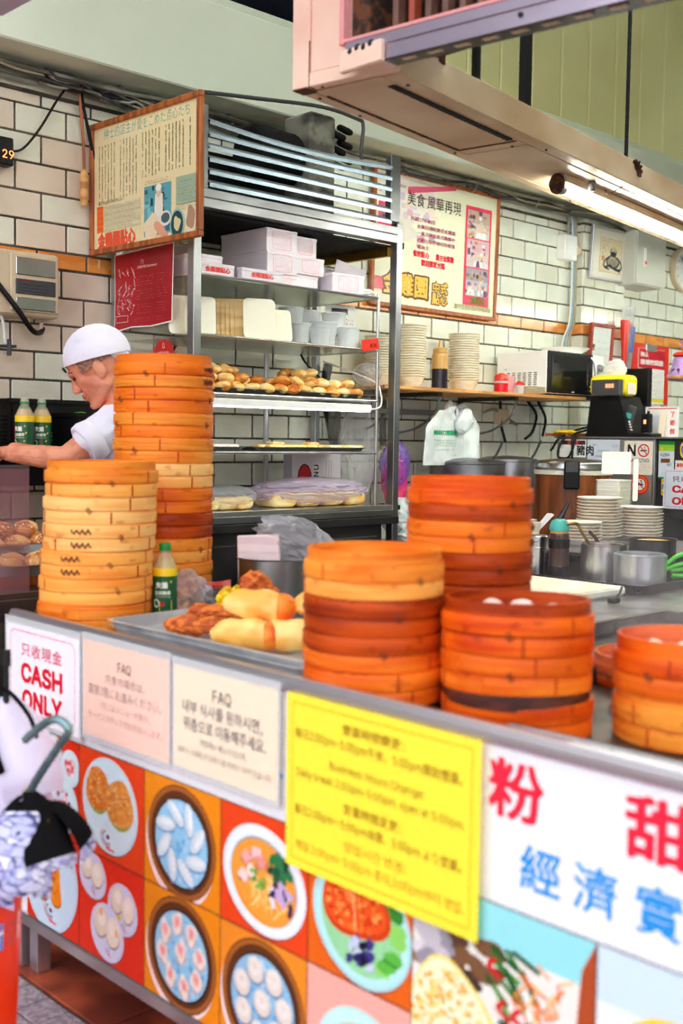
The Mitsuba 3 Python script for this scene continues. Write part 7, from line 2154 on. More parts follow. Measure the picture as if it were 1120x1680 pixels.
CZ = 1.4365
ps = thing('pos_terminal', 'black point-of-sale terminal with its screen turned away on the cashier counter', 'terminal')
put(ps, 'cabinet', hull([(5.20, 3.50, CZ), (5.45, 3.50, CZ), (5.20, 3.235, CZ), (5.45, 3.235, CZ), (5.20, 3.475, CZ + 0.215), (5.40, 3.475, CZ + 0.215), (5.20, 3.30, CZ + 0.215), (5.40, 3.30, CZ + 0.215)]), 'm_black')
put(ps, 'screen', cbox(5.46, 5.50, 3.285, 3.56, CZ + 0.09, CZ + 0.375, 0.006), 'm_black')
put(ps, 'screen_arm', cbox(5.455, 5.49, 3.36, 3.42, CZ, CZ + 0.12, 0.004), 'm_black')
dp = thing('price_display', 'black price display with red digits in front of the yellow tissue pack', 'display')
put(dp, 'case', moved(cbox(0, 0.04, -0.085, 0.085, 0, 0.085, 0.004), TF().translate([5.165, 3.365, CZ + 0.2155])), 'm_dark_grey')
q = put(dp, 'digits', moved(meshkit.text_mesh('888', 0.020, 0.0006, True), frame((5.1645, 3.365, CZ + 0.2155 + 0.042), (0, -1, 0), (0, 0, 1))), 'm_led')
scene[q]['emitter'] = {'type': 'area', 'radiance': {'type': 'rgb', 'value': [1.4, 0.12, 0.05]}}
tp_ = thing('tissue_pack', 'bright yellow tissue pack with a white tissue pulled out', 'tissue pack')
mat('tissue_yellow', tint((250, 228, 30), (230, 206, 60), 18, 18, 18, 0.5, 0.8), 0.35)
tpm = rbox(0.12, 0.235, 0.115, 0.03)
put(tp_, 'pack', moved(tpm, TF().translate([5.30, 3.40, CZ + 0.2155 + 0.0577]).rotate([0, 0, 1], 6)), 'm_tissue_yellow', smooth=True)
put(tp_, 'end_face', moved(cbox(-0.045, 0.045, -0.003, 0.003, -0.04, 0.02, 0.002), TF().translate([5.29, 3.2815, CZ + 0.2155 + 0.05]).rotate([0, 0, 1], 6)), 'm_cream_sign')
put(tp_, 'tissue', moved(crumple(0.02, 0.075, 0.06, 81, 4, 0.5), TF().translate([5.30, 3.395, CZ + 0.2155 + 0.145])), 'm_paper', smooth=True)
P = Print()
P.rect(-0.10, -0.006, -0.02, 0.002, (180, 206, 120))
P.ell(0.0, -0.012, 0.02, 0.026, (216, 210, 200))
for i in range(3):
    P.rect(0.03, 0.02 - 0.02 * i, 0.08 - 0.02 * i, 0.024 - 0.02 * i, (130, 190, 140))
P.out(tp_, frame((5.2385, 3.405, CZ + 0.2155 + 0.055), (0.1, -1, 0), (0, 0, 1)))
k = thing('cordless_phone', 'grey cordless phone standing in its base on the cashier counter', 'phone')
put(k, 'handset', moved(rbox(0.022, 0.05, 0.165, 0.01), TF().translate([5.24, 3.262, CZ + 0.085]).rotate([1, 0, 0], 16)), 'm_dark_grey', smooth=True)
put(k, 'base', cbox(5.19, 5.30, 3.10, 3.26, CZ, CZ + 0.02, 0.006), 'm_black')
put(k, 'screen', moved(cbox(-0.0015, 0.0015, -0.016, 0.016, -0.014, 0.014, 0.0005), TF().translate([5.228, 3.258, CZ + 0.112]).rotate([1, 0, 0], 16)), 'm_teal')
for i in range(4):
    for j in range(3):
        put(k, 'button', moved(cbox(-0.0012, 0.0012, -0.0055, 0.0055, -0.004, 0.004, 0.0005), TF().translate([5.228, 3.253 + 0.013 - 0.013 * j + 0.005 * (-i) + 0.012, CZ + 0.080 - 0.014 * i]).rotate([1, 0, 0], 16)), 'm_white')
k = thing('walkie_talkie', 'black walkie-talkie with a red light beside the cordless phone', 'radio')
put(k, 'body', moved(rbox(0.032, 0.055, 0.10, 0.010), at(5.24, 3.155, CZ + 0.072)), 'm_black', smooth=True)
put(k, 'antenna', tube([(5.24, 3.172, CZ + 0.12), (5.24, 3.172, CZ + 0.165)], 0.006, 8), 'm_black')
put(k, 'knob', tube([(5.24, 3.148, CZ + 0.12), (5.24, 3.148, CZ + 0.136)], 0.007, 8), 'm_black')
q = put(k, 'red_light', cbox(5.2225, 5.2245, 3.150, 3.165, CZ + 0.068, CZ + 0.09, 0.0005), 'm_led')
scene[q]['emitter'] = {'type': 'area', 'radiance': {'type': 'rgb', 'value': [0.9, 0.1, 0.04]}}
k = thing('number_card', 'white card with red and black figures behind the phone', 'card')
put(k, 'card', cbox(5.34, 5.345, 3.03, 3.23, CZ, CZ + 0.16, 0.001), 'm_paper')
P = Print()
for q, (s, u, v, h_, c) in enumerate((('7', .09, .09, .03, (30, 30, 30)), ('14', .09, .04, .03, (30, 30, 30)), ('了', .165, .11, .03, (206, 40, 40)), ('節', .165, .065, .03, (206, 40, 40)), ('假', .165, .02, .03, (206, 40, 40)))):
    P.text(s, u, v, h_, c, bold=2, anchor='m')
P.rect(.02, .148, .19, .153, (206, 40, 40))
P.out(k, frame((5.3398, 3.23, CZ), (0, -1, 0), (0, 0, 1)))
k = thing('price_tag', 'yellowish folded card standing right of the walkie-talkie', 'card')
put(k, 'front', moved(slab(sbox(0, 0, 0.035, 0.13), 0.003), frame((5.30, 3.125, CZ + 0.002), (0.1, -1, -0.0), (0.25, -0.45, 1))), 'm_sheet_cream')
put(k, 'side', moved(slab(sbox(0, 0, 0.035, 0.12), 0.003), frame((5.31, 3.155, CZ + 0.002), (0.1, -1, 0), (0.1, -0.05, 1))), 'm_frost')
# red clipboard with notices, on the pillar
k = thing('clipboard', 'red clipboard with a red and white notice at the right of the pillar', 'clipboard')
put(k, 'board', cbox(6.37, 6.86, 3.978, 3.986, 1.66, 2.045, 0.003), 'm_bright_red')
put(k, 'clip', cbox(6.55, 6.68, 3.963, 3.9775, 2.005, 2.05, 0.004), 'm_steel')
put(k, 'sheet', cbox(6.47, 6.79, 3.969, 3.9775, 1.66, 2.02, 0.001), 'm_paper')
P = Print()
P.rect(0, .30, .27, .462, (196, 32, 50))
P.text('禁止', .016, .40, .042, (240, 224, 224), bold=3)
P.text('職場性騷擾', .016, .335, .046, (240, 224, 224), bold=3, fit=.24)
for i in range(6):
    P.scribble(.02, .2 if i % 2 else .24, .26 - .036 * i, .008, (70, 70, 74), seed=i)
P.rect(0, .02, .27, .05, (240, 214, 40))
P.out(k, frame((6.47, 3.9688, 1.66), (1.18, 0, 0), (0, 0, 1)) @ np.diag([1.18, 0.775, 1, 1]))
solo('white_notice', 'white paper hanging under the clipboard notice', 'notice', cbox(6.55, 6.76, 3.972, 3.977, 1.40, 1.655, 0.001), 'm_paper')
solo('flower_tube', 'red artificial rose in a clear tube beside the pillar', 'flower', cat(moved(crumple(0.022, 0.022, 0.035, 91, 3, 0.3), at(6.16, 3.86, 2.12)), moved(lathe([(0, 0), (0.012, 0), (0.028, 0.34), (0, 0.34)], 16), at(6.13, 3.865, 1.82))), 'm_bright_red', smooth=True)
solo('flower_sleeve', 'clear cone sleeve over the artificial rose', 'sleeve', moved(lathe([(0.014, 0), (0.042, 0.40)], 20), at(6.155, 3.86, 1.84)), 'm_clear_film', smooth=True)
k = thing('ruler', 'blue-topped metal ruler leaning beside the artificial rose', 'ruler')
mat('blue', srgb(40, 80, 170), 0.4)
put(k, 'blade', moved(cbox(-0.02, 0.02, -0.002, 0.002, 0, 0.17, 0.001), TF().translate([6.14, 3.84, 1.80]).rotate([0, 1, 0], 8)), 'm_grey')
put(k, 'handle', moved(cbox(-0.024, 0.024, -0.003, 0.003, 0.165, 0.33, 0.002), TF().translate([6.14, 3.84, 1.80]).rotate([0, 1, 0], 8)), 'm_blue')
mat('red_wood', tint((176, 58, 34), (140, 40, 24), 30, 30, 8), 0.4)


def paint_cert(P, w, h):
    P.rect(.014, .014, w - .014, h - .014, (236, 206, 190))
    P.rect(.022, .022, w - .022, h - .022, (222, 226, 222))
    P.rect(.035, h * .66, .06, h * .71, (110, 70, 40))
    P.rect(.035, h * .63, .06, h * .655, (150, 120, 60))
    for i in range(6):
        P.scribble(.075, w - .035, h * (.74 - .09 * i), .010, (130, 140, 160), seed=i)
    for i in range(7):
        P.ell(.047, h * (.56 - .055 * i), .006, .009, (150, 150, 160))
    P.text('入場證書', w * .5, h * .13, .018, (120, 140, 160), anchor='m', fit=w * .5)


framed('framed_certificate', 'red-framed certificate on the pillar above the yellow tissue pack', frame((5.752, 3.895, 1.68), (1, 0, 0), (0, -0.06, 1)), 0.245, 0.44, 0.022, 0.022, 'm_red_wood', 'm_mount', paint_cert, 'certificate')
# white board, stick and lilac charm at the right edge
mat('board_blue', srgb(196, 210, 232), 0.4)
solo('display_board', 'pale blue-white board standing on the cashier counter at the right edge', 'board', cbox(5.50, 5.515, 2.45, 3.075, CZ, CZ + 0.31, 0.004), 'm_board_blue')
solo('bamboo_stick', 'thin wooden stick lying across the top of the pale board', 'stick', cbox(5.44, 5.50, 2.5, 3.16, CZ + 0.312, CZ + 0.328, 0.003), 'm_shelf_wood')
k = thing('hanging_charm', 'lilac bottle-shaped charm with a red cap hanging at the right edge of the wall', 'charm')
mat('charm_lilac', srgb(178, 140, 206), 0.5)
CMX, CMY = 5.58, 3.16
put(k, 'body', moved(lathe([(0, 0), (0.07, 0.002), (0.078, 0.02), (0.055, 0.07), (0.045, 0.085), (0.047, 0.105), (0.038, 0.122), (0, 0.13)], 28), at(CMX, CMY, CZ + 0.31)), 'm_charm_lilac', smooth=True)
put(k, 'cap', moved(lathe([(0, 0.13), (0.045, 0.128), (0.048, 0.138), (0.03, 0.15), (0, 0.152)], 24), at(CMX, CMY, CZ + 0.31)), 'm_bright_red', smooth=True)
put(k, 'loop', moved(lathe([(0.014 + 0.004 * math.cos(a), 0.004 * math.sin(a)) for a in np.linspace(0, 6.283, 9)[:-1]], 18, closed=True), TF().translate([CMX, CMY, CZ + 0.505]).rotate([0, 1, 0], 90)), 'm_charm_lilac')
put(k, 'cord', tube([(CMX, CMY, CZ + 0.46), (CMX, CMY, CZ + 0.49)], 0.003, 6), 'm_bright_red')
put(k, 'patch', moved(cbox(-0.002, 0.002, -0.024, 0.024, -0.02, 0.02, 0.001), TF().translate([CMX - 0.064, CMY - 0.0, CZ + 0.35]).rotate([0, 1, 0], 18)), 'm_dark_grey')
solo('shelf_slab', 'orange-brown board with a yellow cloth at the left of the cashier counter', 'board', cbox(CX - 0.01, 5.40, 3.52, 3.66, CZ, CZ + 0.016, 0.003), 'm_wood_frame')
solo('yellow_cloth', 'yellow cloth on the orange-brown board at the cashier counter', 'cloth', moved(crumple(0.10, 0.06, 0.014, 95, 3, 0.3), at(5.12, 3.56, CZ + 0.022)), 'm_yellow_film', smooth=True)
for i, p in enumerate(([(5.30, 3.50, 1.50), (5.10, 3.52, 1.46), (5.03, 3.54, 1.40), (5.02, 3.55, 1.33), (5.03, 3.50, 1.32), (5.03, 3.47, 1.36), (5.05, 3.46, 1.44)], [(5.20, 3.50, 1.47), (5.04, 3.47, 1.44), (5.02, 3.46, 1.35), (5.02, 3.46, 1.27)], [(5.15, 3.52, 1.47), (5.02, 3.54, 1.43), (5.01, 3.58, 1.37), (5.02, 3.60, 1.36)])):
    solo('register_cable', ('black cable looping over the edge of the cashier counter', 'black cable hanging straight over the white pork notice', 'short black cable at the left corner of the cashier counter')[i], 'cable', tube(bez(p, 36), 0.006, 6), 'm_black', 'cables over the cashier counter', smooth=True)
# ------------------------------------------------------------------ left end: prep table, buns, acrylic guard, ledge with crates and bottles
pt = thing('prep_table', 'steel prep table at the left behind the leaning steamer stack', 'table')
put(pt, 'top', cbox(0.9, 1.93, 3.0, 3.46, 0.925, 0.945, 0.003), 'm_steel_dull')
put(pt, 'apron', cbox(0.9, 1.93, 2.996, 3.012, 0.86, 0.925, 0.002), 'm_steel_dull')
for x in (0.95, 1.88):
    for y in (3.04, 3.42):
        put(pt, 'leg', cbox(x - 0.02, x + 0.02, y - 0.02, y + 0.02, 0, 0.925, 0.002), 'm_steel_dark')
put(pt, 'undershelf', cbox(0.93, 1.90, 3.02, 3.44, 0.5, 0.52, 0.002), 'm_steel_dark')
scene['m_acrylic'] = {'type': 'blendbsdf', 'weight': 0.16, 'a': {'type': 'thindielectric', 'int_ior': 1.45}, 'b': {'type': 'twosided', 'bsdf': principled(srgb(206, 150, 160), 0.2)}}
ag = thing('acrylic_guard', 'clear acrylic guard standing on the prep table before the sesame buns', 'guard')
put(ag, 'sheet', cbox(0.95, 1.632, 3.005, 3.009, 0.9455, 1.306, 0.0005), 'm_acrylic', smooth=False)
put(ag, 'top_edge', cbox(0.95, 1.632, 3.003, 3.011, 1.3065, 1.314, 0.001), 'm_dark_grey')
mat('sesame', mikit.proc(lambda p, n, uv: mikit.mix(mikit.mix(srgb(226, 160, 90), srgb(170, 84, 34), mikit.smoothstep(0.4, 0.7, mikit.fbm(p.x * 26, p.y * 26, p.z * 26, 3))), srgb(250, 226, 170), mikit.smoothstep(0.66, 0.72, mikit.noise(p.x * 240, p.y * 240, p.z * 240)))), 0.5)
sb = ply(blob(0.042, 0.042, 0.025, 0.004, 40, 3, 3), 'm_sesame', True)
solo('bun_pan', 'front round steel pan of sesame buns on the prep table', 'pan', moved(lathe([(0, 0), (0.20, 0), (0.225, 0.032), (0.232, 0.034), (0.224, 0.036), (0.198, 0.003), (0, 0.003)], 48), at(1.66, 3.235, 0.985)), 'm_steel')
solo('bun_pan', 'rear steel tray of sesame buns on the prep table', 'tray', moved(tray_mesh(0.56, 0.17, 0.03), at(1.62, 3.365, 1.025)), 'm_steel_dull')
solo('pan_box', 'dark brown box carrying the pan of sesame buns', 'box', cbox(1.42, 1.90, 3.10, 3.44, 0.9455, 0.984, 0.003), 'm_wood_frame')
i = 0
for row, (y, z, n, x0) in enumerate(((3.12, 1.012, 4, 1.53), (3.215, 1.012, 4, 1.50), (3.335, 1.054, 6, 1.40), (3.41, 1.054, 6, 1.42), (3.375, 1.098, 5, 1.45))):
    for q in range(n):
        i += 1
        solo('sesame_bun', f"sesame bun in the {('front row', 'second row', 'third row', 'back row', 'raised row')[row]} of the prep table pans, {NTH[q]} from the left", 'bun', sb, None, 'sesame buns on the prep table', M=at(x0 + 0.092 * q, y, z, 37 * i))
ld = thing('ledge', 'thick dark ledge along the left wall carrying the crates and bottles', 'ledge')
put(ld, 'ledge', cbox(0.8, 2.40, 3.59, 3.985, 1.225, 1.318, 0.004), 'm_black_matt')


def crate(label, x0, x1, y0, y1, z0, h, rz=0):
    k = thing('vegetable_crate', label, 'crate', 'black plastic crates on the ledge')
    w, d = x1 - x0, y1 - y0
    M = at((x0 + x1) / 2, (y0 + y1) / 2, z0, rz)

    def holes(l):
        g = sbox(-l / 2, 0, l / 2, h)
        s = [sbox(-l / 2 + 0.018 + 0.0125 * i, 0.02 + 0.014 * j, -l / 2 + 0.018 + 0.0125 * i + 0.007, 0.02 + 0.014 * j + 0.008) for i in range(int((l - 0.036) / 0.0125)) for j in range(int((h - 0.06) / 0.014))]
        return slab(g.difference(union_all(s)), 0.004)
    put(k, 'side', moved(holes(w), M.matrix @ TF(frame((0, -d / 2, 0), (1, 0, 0), (0, 0, 1))).matrix), 'm_black')
    put(k, 'side', moved(holes(w), M.matrix @ TF(frame((0, d / 2, 0), (-1, 0, 0), (0, 0, 1))).matrix), 'm_black')
    put(k, 'side', moved(holes(d), M.matrix @ TF(frame((-w / 2, 0, 0), (0, -1, 0), (0, 0, 1))).matrix), 'm_black')
    put(k, 'side', moved(holes(d), M.matrix @ TF(frame((w / 2, 0, 0), (0, 1, 0), (0, 0, 1))).matrix), 'm_black')
    put(k, 'base', moved(cbox(-w / 2, w / 2, -d / 2, d / 2, 0, 0.006, 0.001), M), 'm_black')
    g = sbox(-w / 2 - 0.012, -d / 2 - 0.012, w / 2 + 0.012, d / 2 + 0.012).difference(sbox(-w / 2 + 0.002, -d / 2 + 0.002, w / 2 - 0.002, d / 2 - 0.002))
    put(k, 'rim', moved(slab(g, 0.014), M.matrix @ frame((0, 0, h - 0.004), (1, 0, 0), (0, 1, 0))), 'm_black')


crate('black perforated crate against the wall behind the tea bottles', 1.985, 2.385, 3.78, 3.97, 1.3185, 0.205)
crate('black perforated crate with green lettuce beside the tea bottles', 2.14, 2.42, 3.585, 3.76, 1.3185, 0.155, 0)
mat('lettuce', tint((130, 206, 60), (70, 150, 40), 30, 30, 30), 0.5)
for i in range(3):
    solo('lettuce_leaf', ('left green lettuce leaf in the front crate', 'middle green lettuce leaf in the front crate', 'right green lettuce leaf in the front crate')[i], 'lettuce', moved(crumple(0.055, 0.045, 0.035, 101 + i, 4, 0.5), at(2.20 + 0.08 * i, 3.67, 1.455)), 'm_lettuce', 'lettuce in the front crate', smooth=40)
solo('green_beans', 'pile of green beans at the bottom of the rear crate', 'vegetables', moved(crumple(0.15, 0.06, 0.045, 107, 4, 0.5), at(2.18, 3.87, 1.37)), 'm_lettuce', smooth=40)
tea_bottle('tea_bottle', 'left of the two green tea bottles with festive labels beside the man', 1.955, 3.63, 1.3185, -62, cap=False, gift=True)
tea_bottle('tea_bottle', 'right of the two green tea bottles with festive labels beside the man', 2.035, 3.655, 1.3185, -35, cap=False, gift=True)
stack(1.80, 3.72, 1.3185, 0.085, 0.052, ['honey', 'amber', 'honey', 'pale', 'honey', 'honey', 'amber'], 'narrow stack on the wall ledge', 'bamboo steamers on the wall ledge', seed=61)

# ------------------------------------------------------------------ the man in the white cap
mat('skin', mikit.proc(lambda p, n, uv: mikit.mix(srgb(226, 150, 118), srgb(206, 122, 94), mikit.smoothstep(0.35, 0.7, mikit.fbm(p.x * 26, p.y * 26, p.z * 26, 3)))), 0.45, 0, 0.4)
mat('shirt', tint((232, 230, 246), (218, 216, 236), 7, 7, 7), 0.75)
mat('cap_cloth', tint((236, 232, 246), (224, 220, 238), 9, 9, 9), 0.75)
mat('trousers', srgb(44, 46, 58), 0.8)
mat('hair', tint((116, 84, 72), (176, 124, 100), 160, 160, 160), 0.7)
mat('eye', srgb(30, 22, 22), 0.3)
mat('lip', srgb(176, 86, 78), 0.5)


def ball(p, r, s=(1, 1, 1), n=20):
    return m3.Manifold.sphere(1.0, n).scale([r * s[0], r * s[1], r * s[2]]).translate(list(map(float, p)))


def bone(*pr):
    """Hulls along a chain of (point, radius)."""
    out = []
    for (p, a), (q, b) in zip(pr[:-1], pr[1:]):
        out.append(m3.Manifold.batch_hull([ball(p, a), ball(q, b)]))
    return out


def weld(parts, edge, it=8):
    m = m3.Manifold.batch_boolean(parts, m3.OpType.Add).refine_to_length(edge)
    g = m.to_mesh()
    t = trimesh.Trimesh(g.vert_properties[:, :3], g.tri_verts, process=True)
    trimesh.smoothing.filter_taubin(t, lamb=0.5, nu=0.53, iterations=it)
    return t


man = thing('person', 'man in a white cap and white shirt bending over the work at the left', 'person')
HC = np.array([2.118, 3.415, 1.628])
fw = np.array([-0.80, 0.60, 0.0])
lf = np.array([-0.60, -0.80, 0.0])
pit = math.radians(33)
hx = fw * math.cos(pit) - np.array([0, 0, 1.0]) * math.sin(pit)
hz = np.array([0, 0, 1.0]) * math.cos(pit) + fw * math.sin(pit)
HM = np.eye(4)
HM[:3, 0], HM[:3, 1], HM[:3, 2], HM[:3, 3] = hx, lf, hz, HC


def hp(x, y, z):
    return (HM @ [x, y, z, 1])[:3]


def hball(x, y, z, r, s=(1, 1, 1)):
    return m3.Manifold.sphere(1.0, 28).scale([r * s[0], r * s[1], r * s[2]]).translate([x, y, z])


hull_ = m3.Manifold.batch_hull
head = [hball(-0.012, 0, 0.035, 0.092, (1.06, 0.84, 0.98)),
        hull_([hball(0.050, 0, 0.055, 0.042, (0.9, 1.2, 1)), hball(0.045, 0, 0.0, 0.045, (1, 1.25, 1)), hball(-0.02, 0, 0.0, 0.066, (1, 1, 1))]),
        hull_([hball(0.052, 0.028, -0.012, 0.030), hball(0.052, -0.028, -0.012, 0.030), hball(0.066, 0, -0.092, 0.020, (1, 1.2, 0.9)), hball(-0.004, 0.05, -0.058, 0.019), hball(-0.004, -0.05, -0.058, 0.019), hball(-0.01, 0, -0.02, 0.06)]),
        hull_([hball(0.080, 0.030, 0.034, 0.012), hball(0.080, -0.030, 0.034, 0.012), hball(0.085, 0, 0.034, 0.012)]),
        hull_([hball(0.086, 0, 0.022, 0.008), hball(0.104, 0, -0.020, 0.0105), hball(0.080, 0, -0.026, 0.012)]),
        hull_([hball(0.092, 0.011, -0.026, 0.0075), hball(0.092, -0.011, -0.026, 0.0075), hball(0.100, 0, -0.025, 0.0085)]),
        hull_([hball(0.083, 0.018, -0.052, 0.007), hball(0.083, -0.018, -0.052, 0.007), hball(0.089, 0, -0.049, 0.0075)]),
        hull_([hball(0.080, 0.016, -0.064, 0.008), hball(0.080, -0.016, -0.064, 0.008), hball(0.086, 0, -0.063, 0.0085)]),
        hball(0.076, 0, -0.094, 0.016, (1, 1.2, 0.9))]
for s in (-1, 1):
    head.append(hball(-0.010, 0.075 * s, -0.002, 0.032, (0.62, 0.30, 1.0)))
    head.append(hball(-0.004, 0.074 * s, -0.026, 0.012, (0.8, 0.5, 1.0)))
head = [m.transform(HM[:3, :4]) for m in head]
SH_L, EL_L, WR_L = np.array([2.125, 3.335, 1.435]), np.array([1.965, 3.375, 1.325]), np.array([1.835, 3.520, 1.338])
SH_R, EL_R, WR_R = np.array([2.25, 3.54, 1.40]), np.array([2.11, 3.555, 1.31]), np.array([1.90, 3.60, 1.35])
NK, CHS, WST, PEL = np.array([2.205, 3.40, 1.50]), np.array([2.245, 3.42, 1.33]), np.array([2.30, 3.40, 1.08]), np.array([2.33, 3.40, 0.92])
nb = hp(-0.035, 0, -0.06)
body = bone((nb, 0.055), (NK, 0.060)) + [hull_([ball(NK, 0.07), ball(SH_L + [0.02, 0.02, 0.0], 0.06), ball(SH_R, 0.06), ball(CHS, 0.12)]), hull_([ball(CHS, 0.125), ball(WST, 0.12)]), hull_([ball(WST, 0.12), ball(PEL + [0, -0.07, 0], 0.09), ball(PEL + [0, 0.07, 0], 0.09)])]
body += bone((SH_L, 0.054), (EL_L, 0.039)) + bone((EL_L, 0.039), (0.6 * EL_L + 0.4 * WR_L, 0.0385), (WR_L, 0.026))
body += bone((SH_R, 0.054), (EL_R, 0.039)) + bone((EL_R, 0.039), (WR_R, 0.026))
FT = []
for s in (-1, 1):
    hpj, kn, an = PEL + [0.0, 0.09 * s, -0.02], PEL + [-0.02, 0.10 * s, -0.45], PEL + [0.03, 0.10 * s, -0.85]
    body += bone((hpj, 0.085), (kn, 0.056)) + bone((kn, 0.054), (an, 0.038))
    FT.append(an)


def hand(W, d, up, s=1.0):
    """A loosely closed hand: palm, four bent fingers, thumb from the side of the palm."""
    d = d / np.linalg.norm(d)
    sd = np.cross(up, d)
    sd /= np.linalg.norm(sd)
    u = np.cross(d, sd)
    P = [hull_([ball(W + d * 0.012 + sd * 0.018, 0.016), ball(W + d * 0.012 - sd * 0.018, 0.016), ball(W + d * 0.085 + sd * 0.032, 0.0125), ball(W + d * 0.085 - sd * 0.032, 0.0125)])]
    for k, L in zip((-1.5, -0.5, 0.5, 1.5), (0.036, 0.043, 0.045, 0.040)):
        a = W + d * 0.088 + sd * 0.0205 * k
        b = a + d * L * 0.9 - u * L * 0.35
        c = b + d * L * 0.35 - u * L * 0.62
        e = c - d * L * 0.15 - u * L * 0.42
        P += bone((a, 0.0098), (b, 0.0092)) + bone((b, 0.0092), (c, 0.0086)) + bone((c, 0.0086), (e, 0.0078))
    a = W + d * 0.030 + sd * 0.034
    b = a + d * 0.032 + sd * 0.020 - u * 0.010
    c = b + d * 0.030 - u * 0.016
    P += bone((a, 0.0125), (b, 0.011)) + bone((b, 0.0105), (c, 0.0088))
    return P


dl = WR_L - EL_L
body += hand(WR_L, np.array([-0.80, 0.58, 0.02]), np.array([0.1, 0.1, 1.0]))
body += hand(WR_R, np.array([-0.97, 0.05, -0.1]), np.array([0, 0, 1.0]))
put(man, 'body', weld(head + body, 0.0085, 6), 'm_skin', smooth=True)
# clothes
top_ = [hull_([ball(NK + [0.02, 0.0, -0.03], 0.072), ball(SH_L + [0.02, 0.02, 0.0], 0.072), ball(SH_R, 0.072), ball(CHS, 0.135)]), hull_([ball(CHS, 0.14), ball(WST, 0.135)]), hull_([ball(WST, 0.135), ball(PEL + [0, -0.07, 0.03], 0.105), ball(PEL + [0, 0.07, 0.03], 0.105)])]
for S_, E_2 in ((SH_L, EL_L), (SH_R, EL_R)):
    e = S_ + (E_2 - S_) * 0.42
    top_ += bone((S_, 0.072), (S_ + (E_2 - S_) * 0.3, 0.066), (e, 0.066))
sm = weld(top_, 0.011, 5)
sv, sn = sm.vertices, sm.vertex_normals
sm.vertices = sv + sn * ((meshkit.fbm(sv * 13, 3, 5) - 0.5) * 0.034)[:, None]
put(man, 'shirt', sm, 'm_shirt', smooth=True)
ax = (EL_L - SH_L) / np.linalg.norm(EL_L - SH_L)
cuffc = SH_L + (EL_L - SH_L) * 0.50
cu = np.cross(ax, [0, 0, 1.0])
cu /= np.linalg.norm(cu)
cm = np.eye(4)
cm[:3, 0], cm[:3, 1], cm[:3, 2], cm[:3, 3] = cu, np.cross(ax, cu), ax, cuffc
put(man, 'rolled_cuff', moved(lathe([(0.052, -0.030), (0.070, -0.032), (0.076, 0.0), (0.072, 0.022), (0.060, 0.024), (0.050, 0.018)], 28, closed=True), cm), 'm_shirt', smooth=True)
put(man, 'trousers', weld([m for s in (-1, 1) for m in bone((PEL + [0.0, 0.08 * s, 0.0], 0.105), (PEL + [-0.02, 0.10 * s, -0.45], 0.072), (PEL + [0.03, 0.10 * s, -0.80], 0.062))], 0.02, 3), 'm_trousers', smooth=True)
for an in FT:
    put(man, 'shoe', weld([hull_([ball([an[0] + 0.03, an[1], 0.045], 0.04), ball([an[0] - 0.13, an[1], 0.032], 0.03)]), *bone((an, 0.04), (np.array([an[0] + 0.01, an[1], 0.05]), 0.042))], 0.02, 2), 'm_black', smooth=True)
# cap: a shell over the skull, with band, seams and strap tab
shell = hball(-0.022, 0, 0.042, 0.106, (1.12, 0.92, 1.05))
cut = m3.Manifold.cube([0.5, 0.5, 0.3], True).translate([0, 0, -0.15]).rotate([0, -17, 0]).translate([0.0, 0, 0.038])
inner = hball(-0.014, 0, 0.036, 0.0965, (1.07, 0.88, 1.0))
cap_ = (shell - cut - inner).refine_to_length(0.012).transform(HM[:3, :4])
g = cap_.to_mesh()
put(man, 'cap', trimesh.Trimesh(g.vert_properties[:, :3], g.tri_verts), 'm_cap_cloth', smooth=40)
for a in (0, 60, 120):
    pts = []
    for q in np.linspace(0.25, math.pi - 0.25, 20):
        v = np.array([math.cos(q) * 0.1125 * math.cos(math.radians(a)), math.cos(q) * 0.094 * math.sin(math.radians(a)), math.sin(q) * 0.1085])
        if v[2] > 0.034 + 0.31 * (-v[0]) * 0.0 + 0.02:
            pts.append(hp(v[0] - 0.016, v[1], v[2] + 0.040))
    put(man, 'cap_seam', tube(pts, 0.0014, 5), 'm_cap_cloth')
put(man, 'cap_strap', moved(cbox(0.094, 0.100, -0.012, 0.030, 0.050, 0.068, 0.002), HM), 'm_black')
put(man, 'nape_cloth', weld([m.transform(HM[:3, :4]) for m in (hull_([hball(-0.105, 0.03, 0.02, 0.018), hball(-0.105, -0.03, 0.02, 0.018), hball(-0.105, 0.02, -0.025, 0.014), hball(-0.105, -0.02, -0.025, 0.014), hball(-0.07, 0.06, 0.03, 0.016), hball(-0.07, -0.06, 0.03, 0.016)]),)], 0.012, 3), 'm_cap_cloth', smooth=True)
hr = (hball(-0.014, 0, 0.030, 0.0945, (1.06, 0.86, 1.0)) - m3.Manifold.cube([0.5, 0.5, 0.4], True).translate([0, 0, 0.2 + 0.062]) - m3.Manifold.cube([0.3, 0.5, 0.5], True).translate([0.15 + 0.050, 0, 0]) - m3.Manifold.cube([0.5, 0.5, 0.4], True).translate([0, 0, -0.2 + 0.012])).transform(HM[:3, :4])
g = hr.to_mesh()
put(man, 'hair', trimesh.Trimesh(g.vert_properties[:, :3], g.tri_verts), 'm_hair', smooth=40)
for s in (-1, 1):
    put(man, 'eye', moved(blob(0.006, 0.011, 0.0055, 0, 1, 2), HM @ np.asarray(at(0.0835, 0.031 * s, 0.014).matrix)), 'm_eye')
    put(man, 'eyebrow', moved(tube(bez([(0.088, 0.014 * s, 0.038), (0.089, 0.030 * s, 0.042), (0.078, 0.050 * s, 0.036)], 10), 0.0035, 6), HM), 'm_hair')
put(man, 'mouth', moved(tube(bez([(0.084, -0.018, -0.058), (0.0935, 0, -0.0565), (0.084, 0.018, -0.058)], 10), 0.0032, 6), HM), 'm_lip')
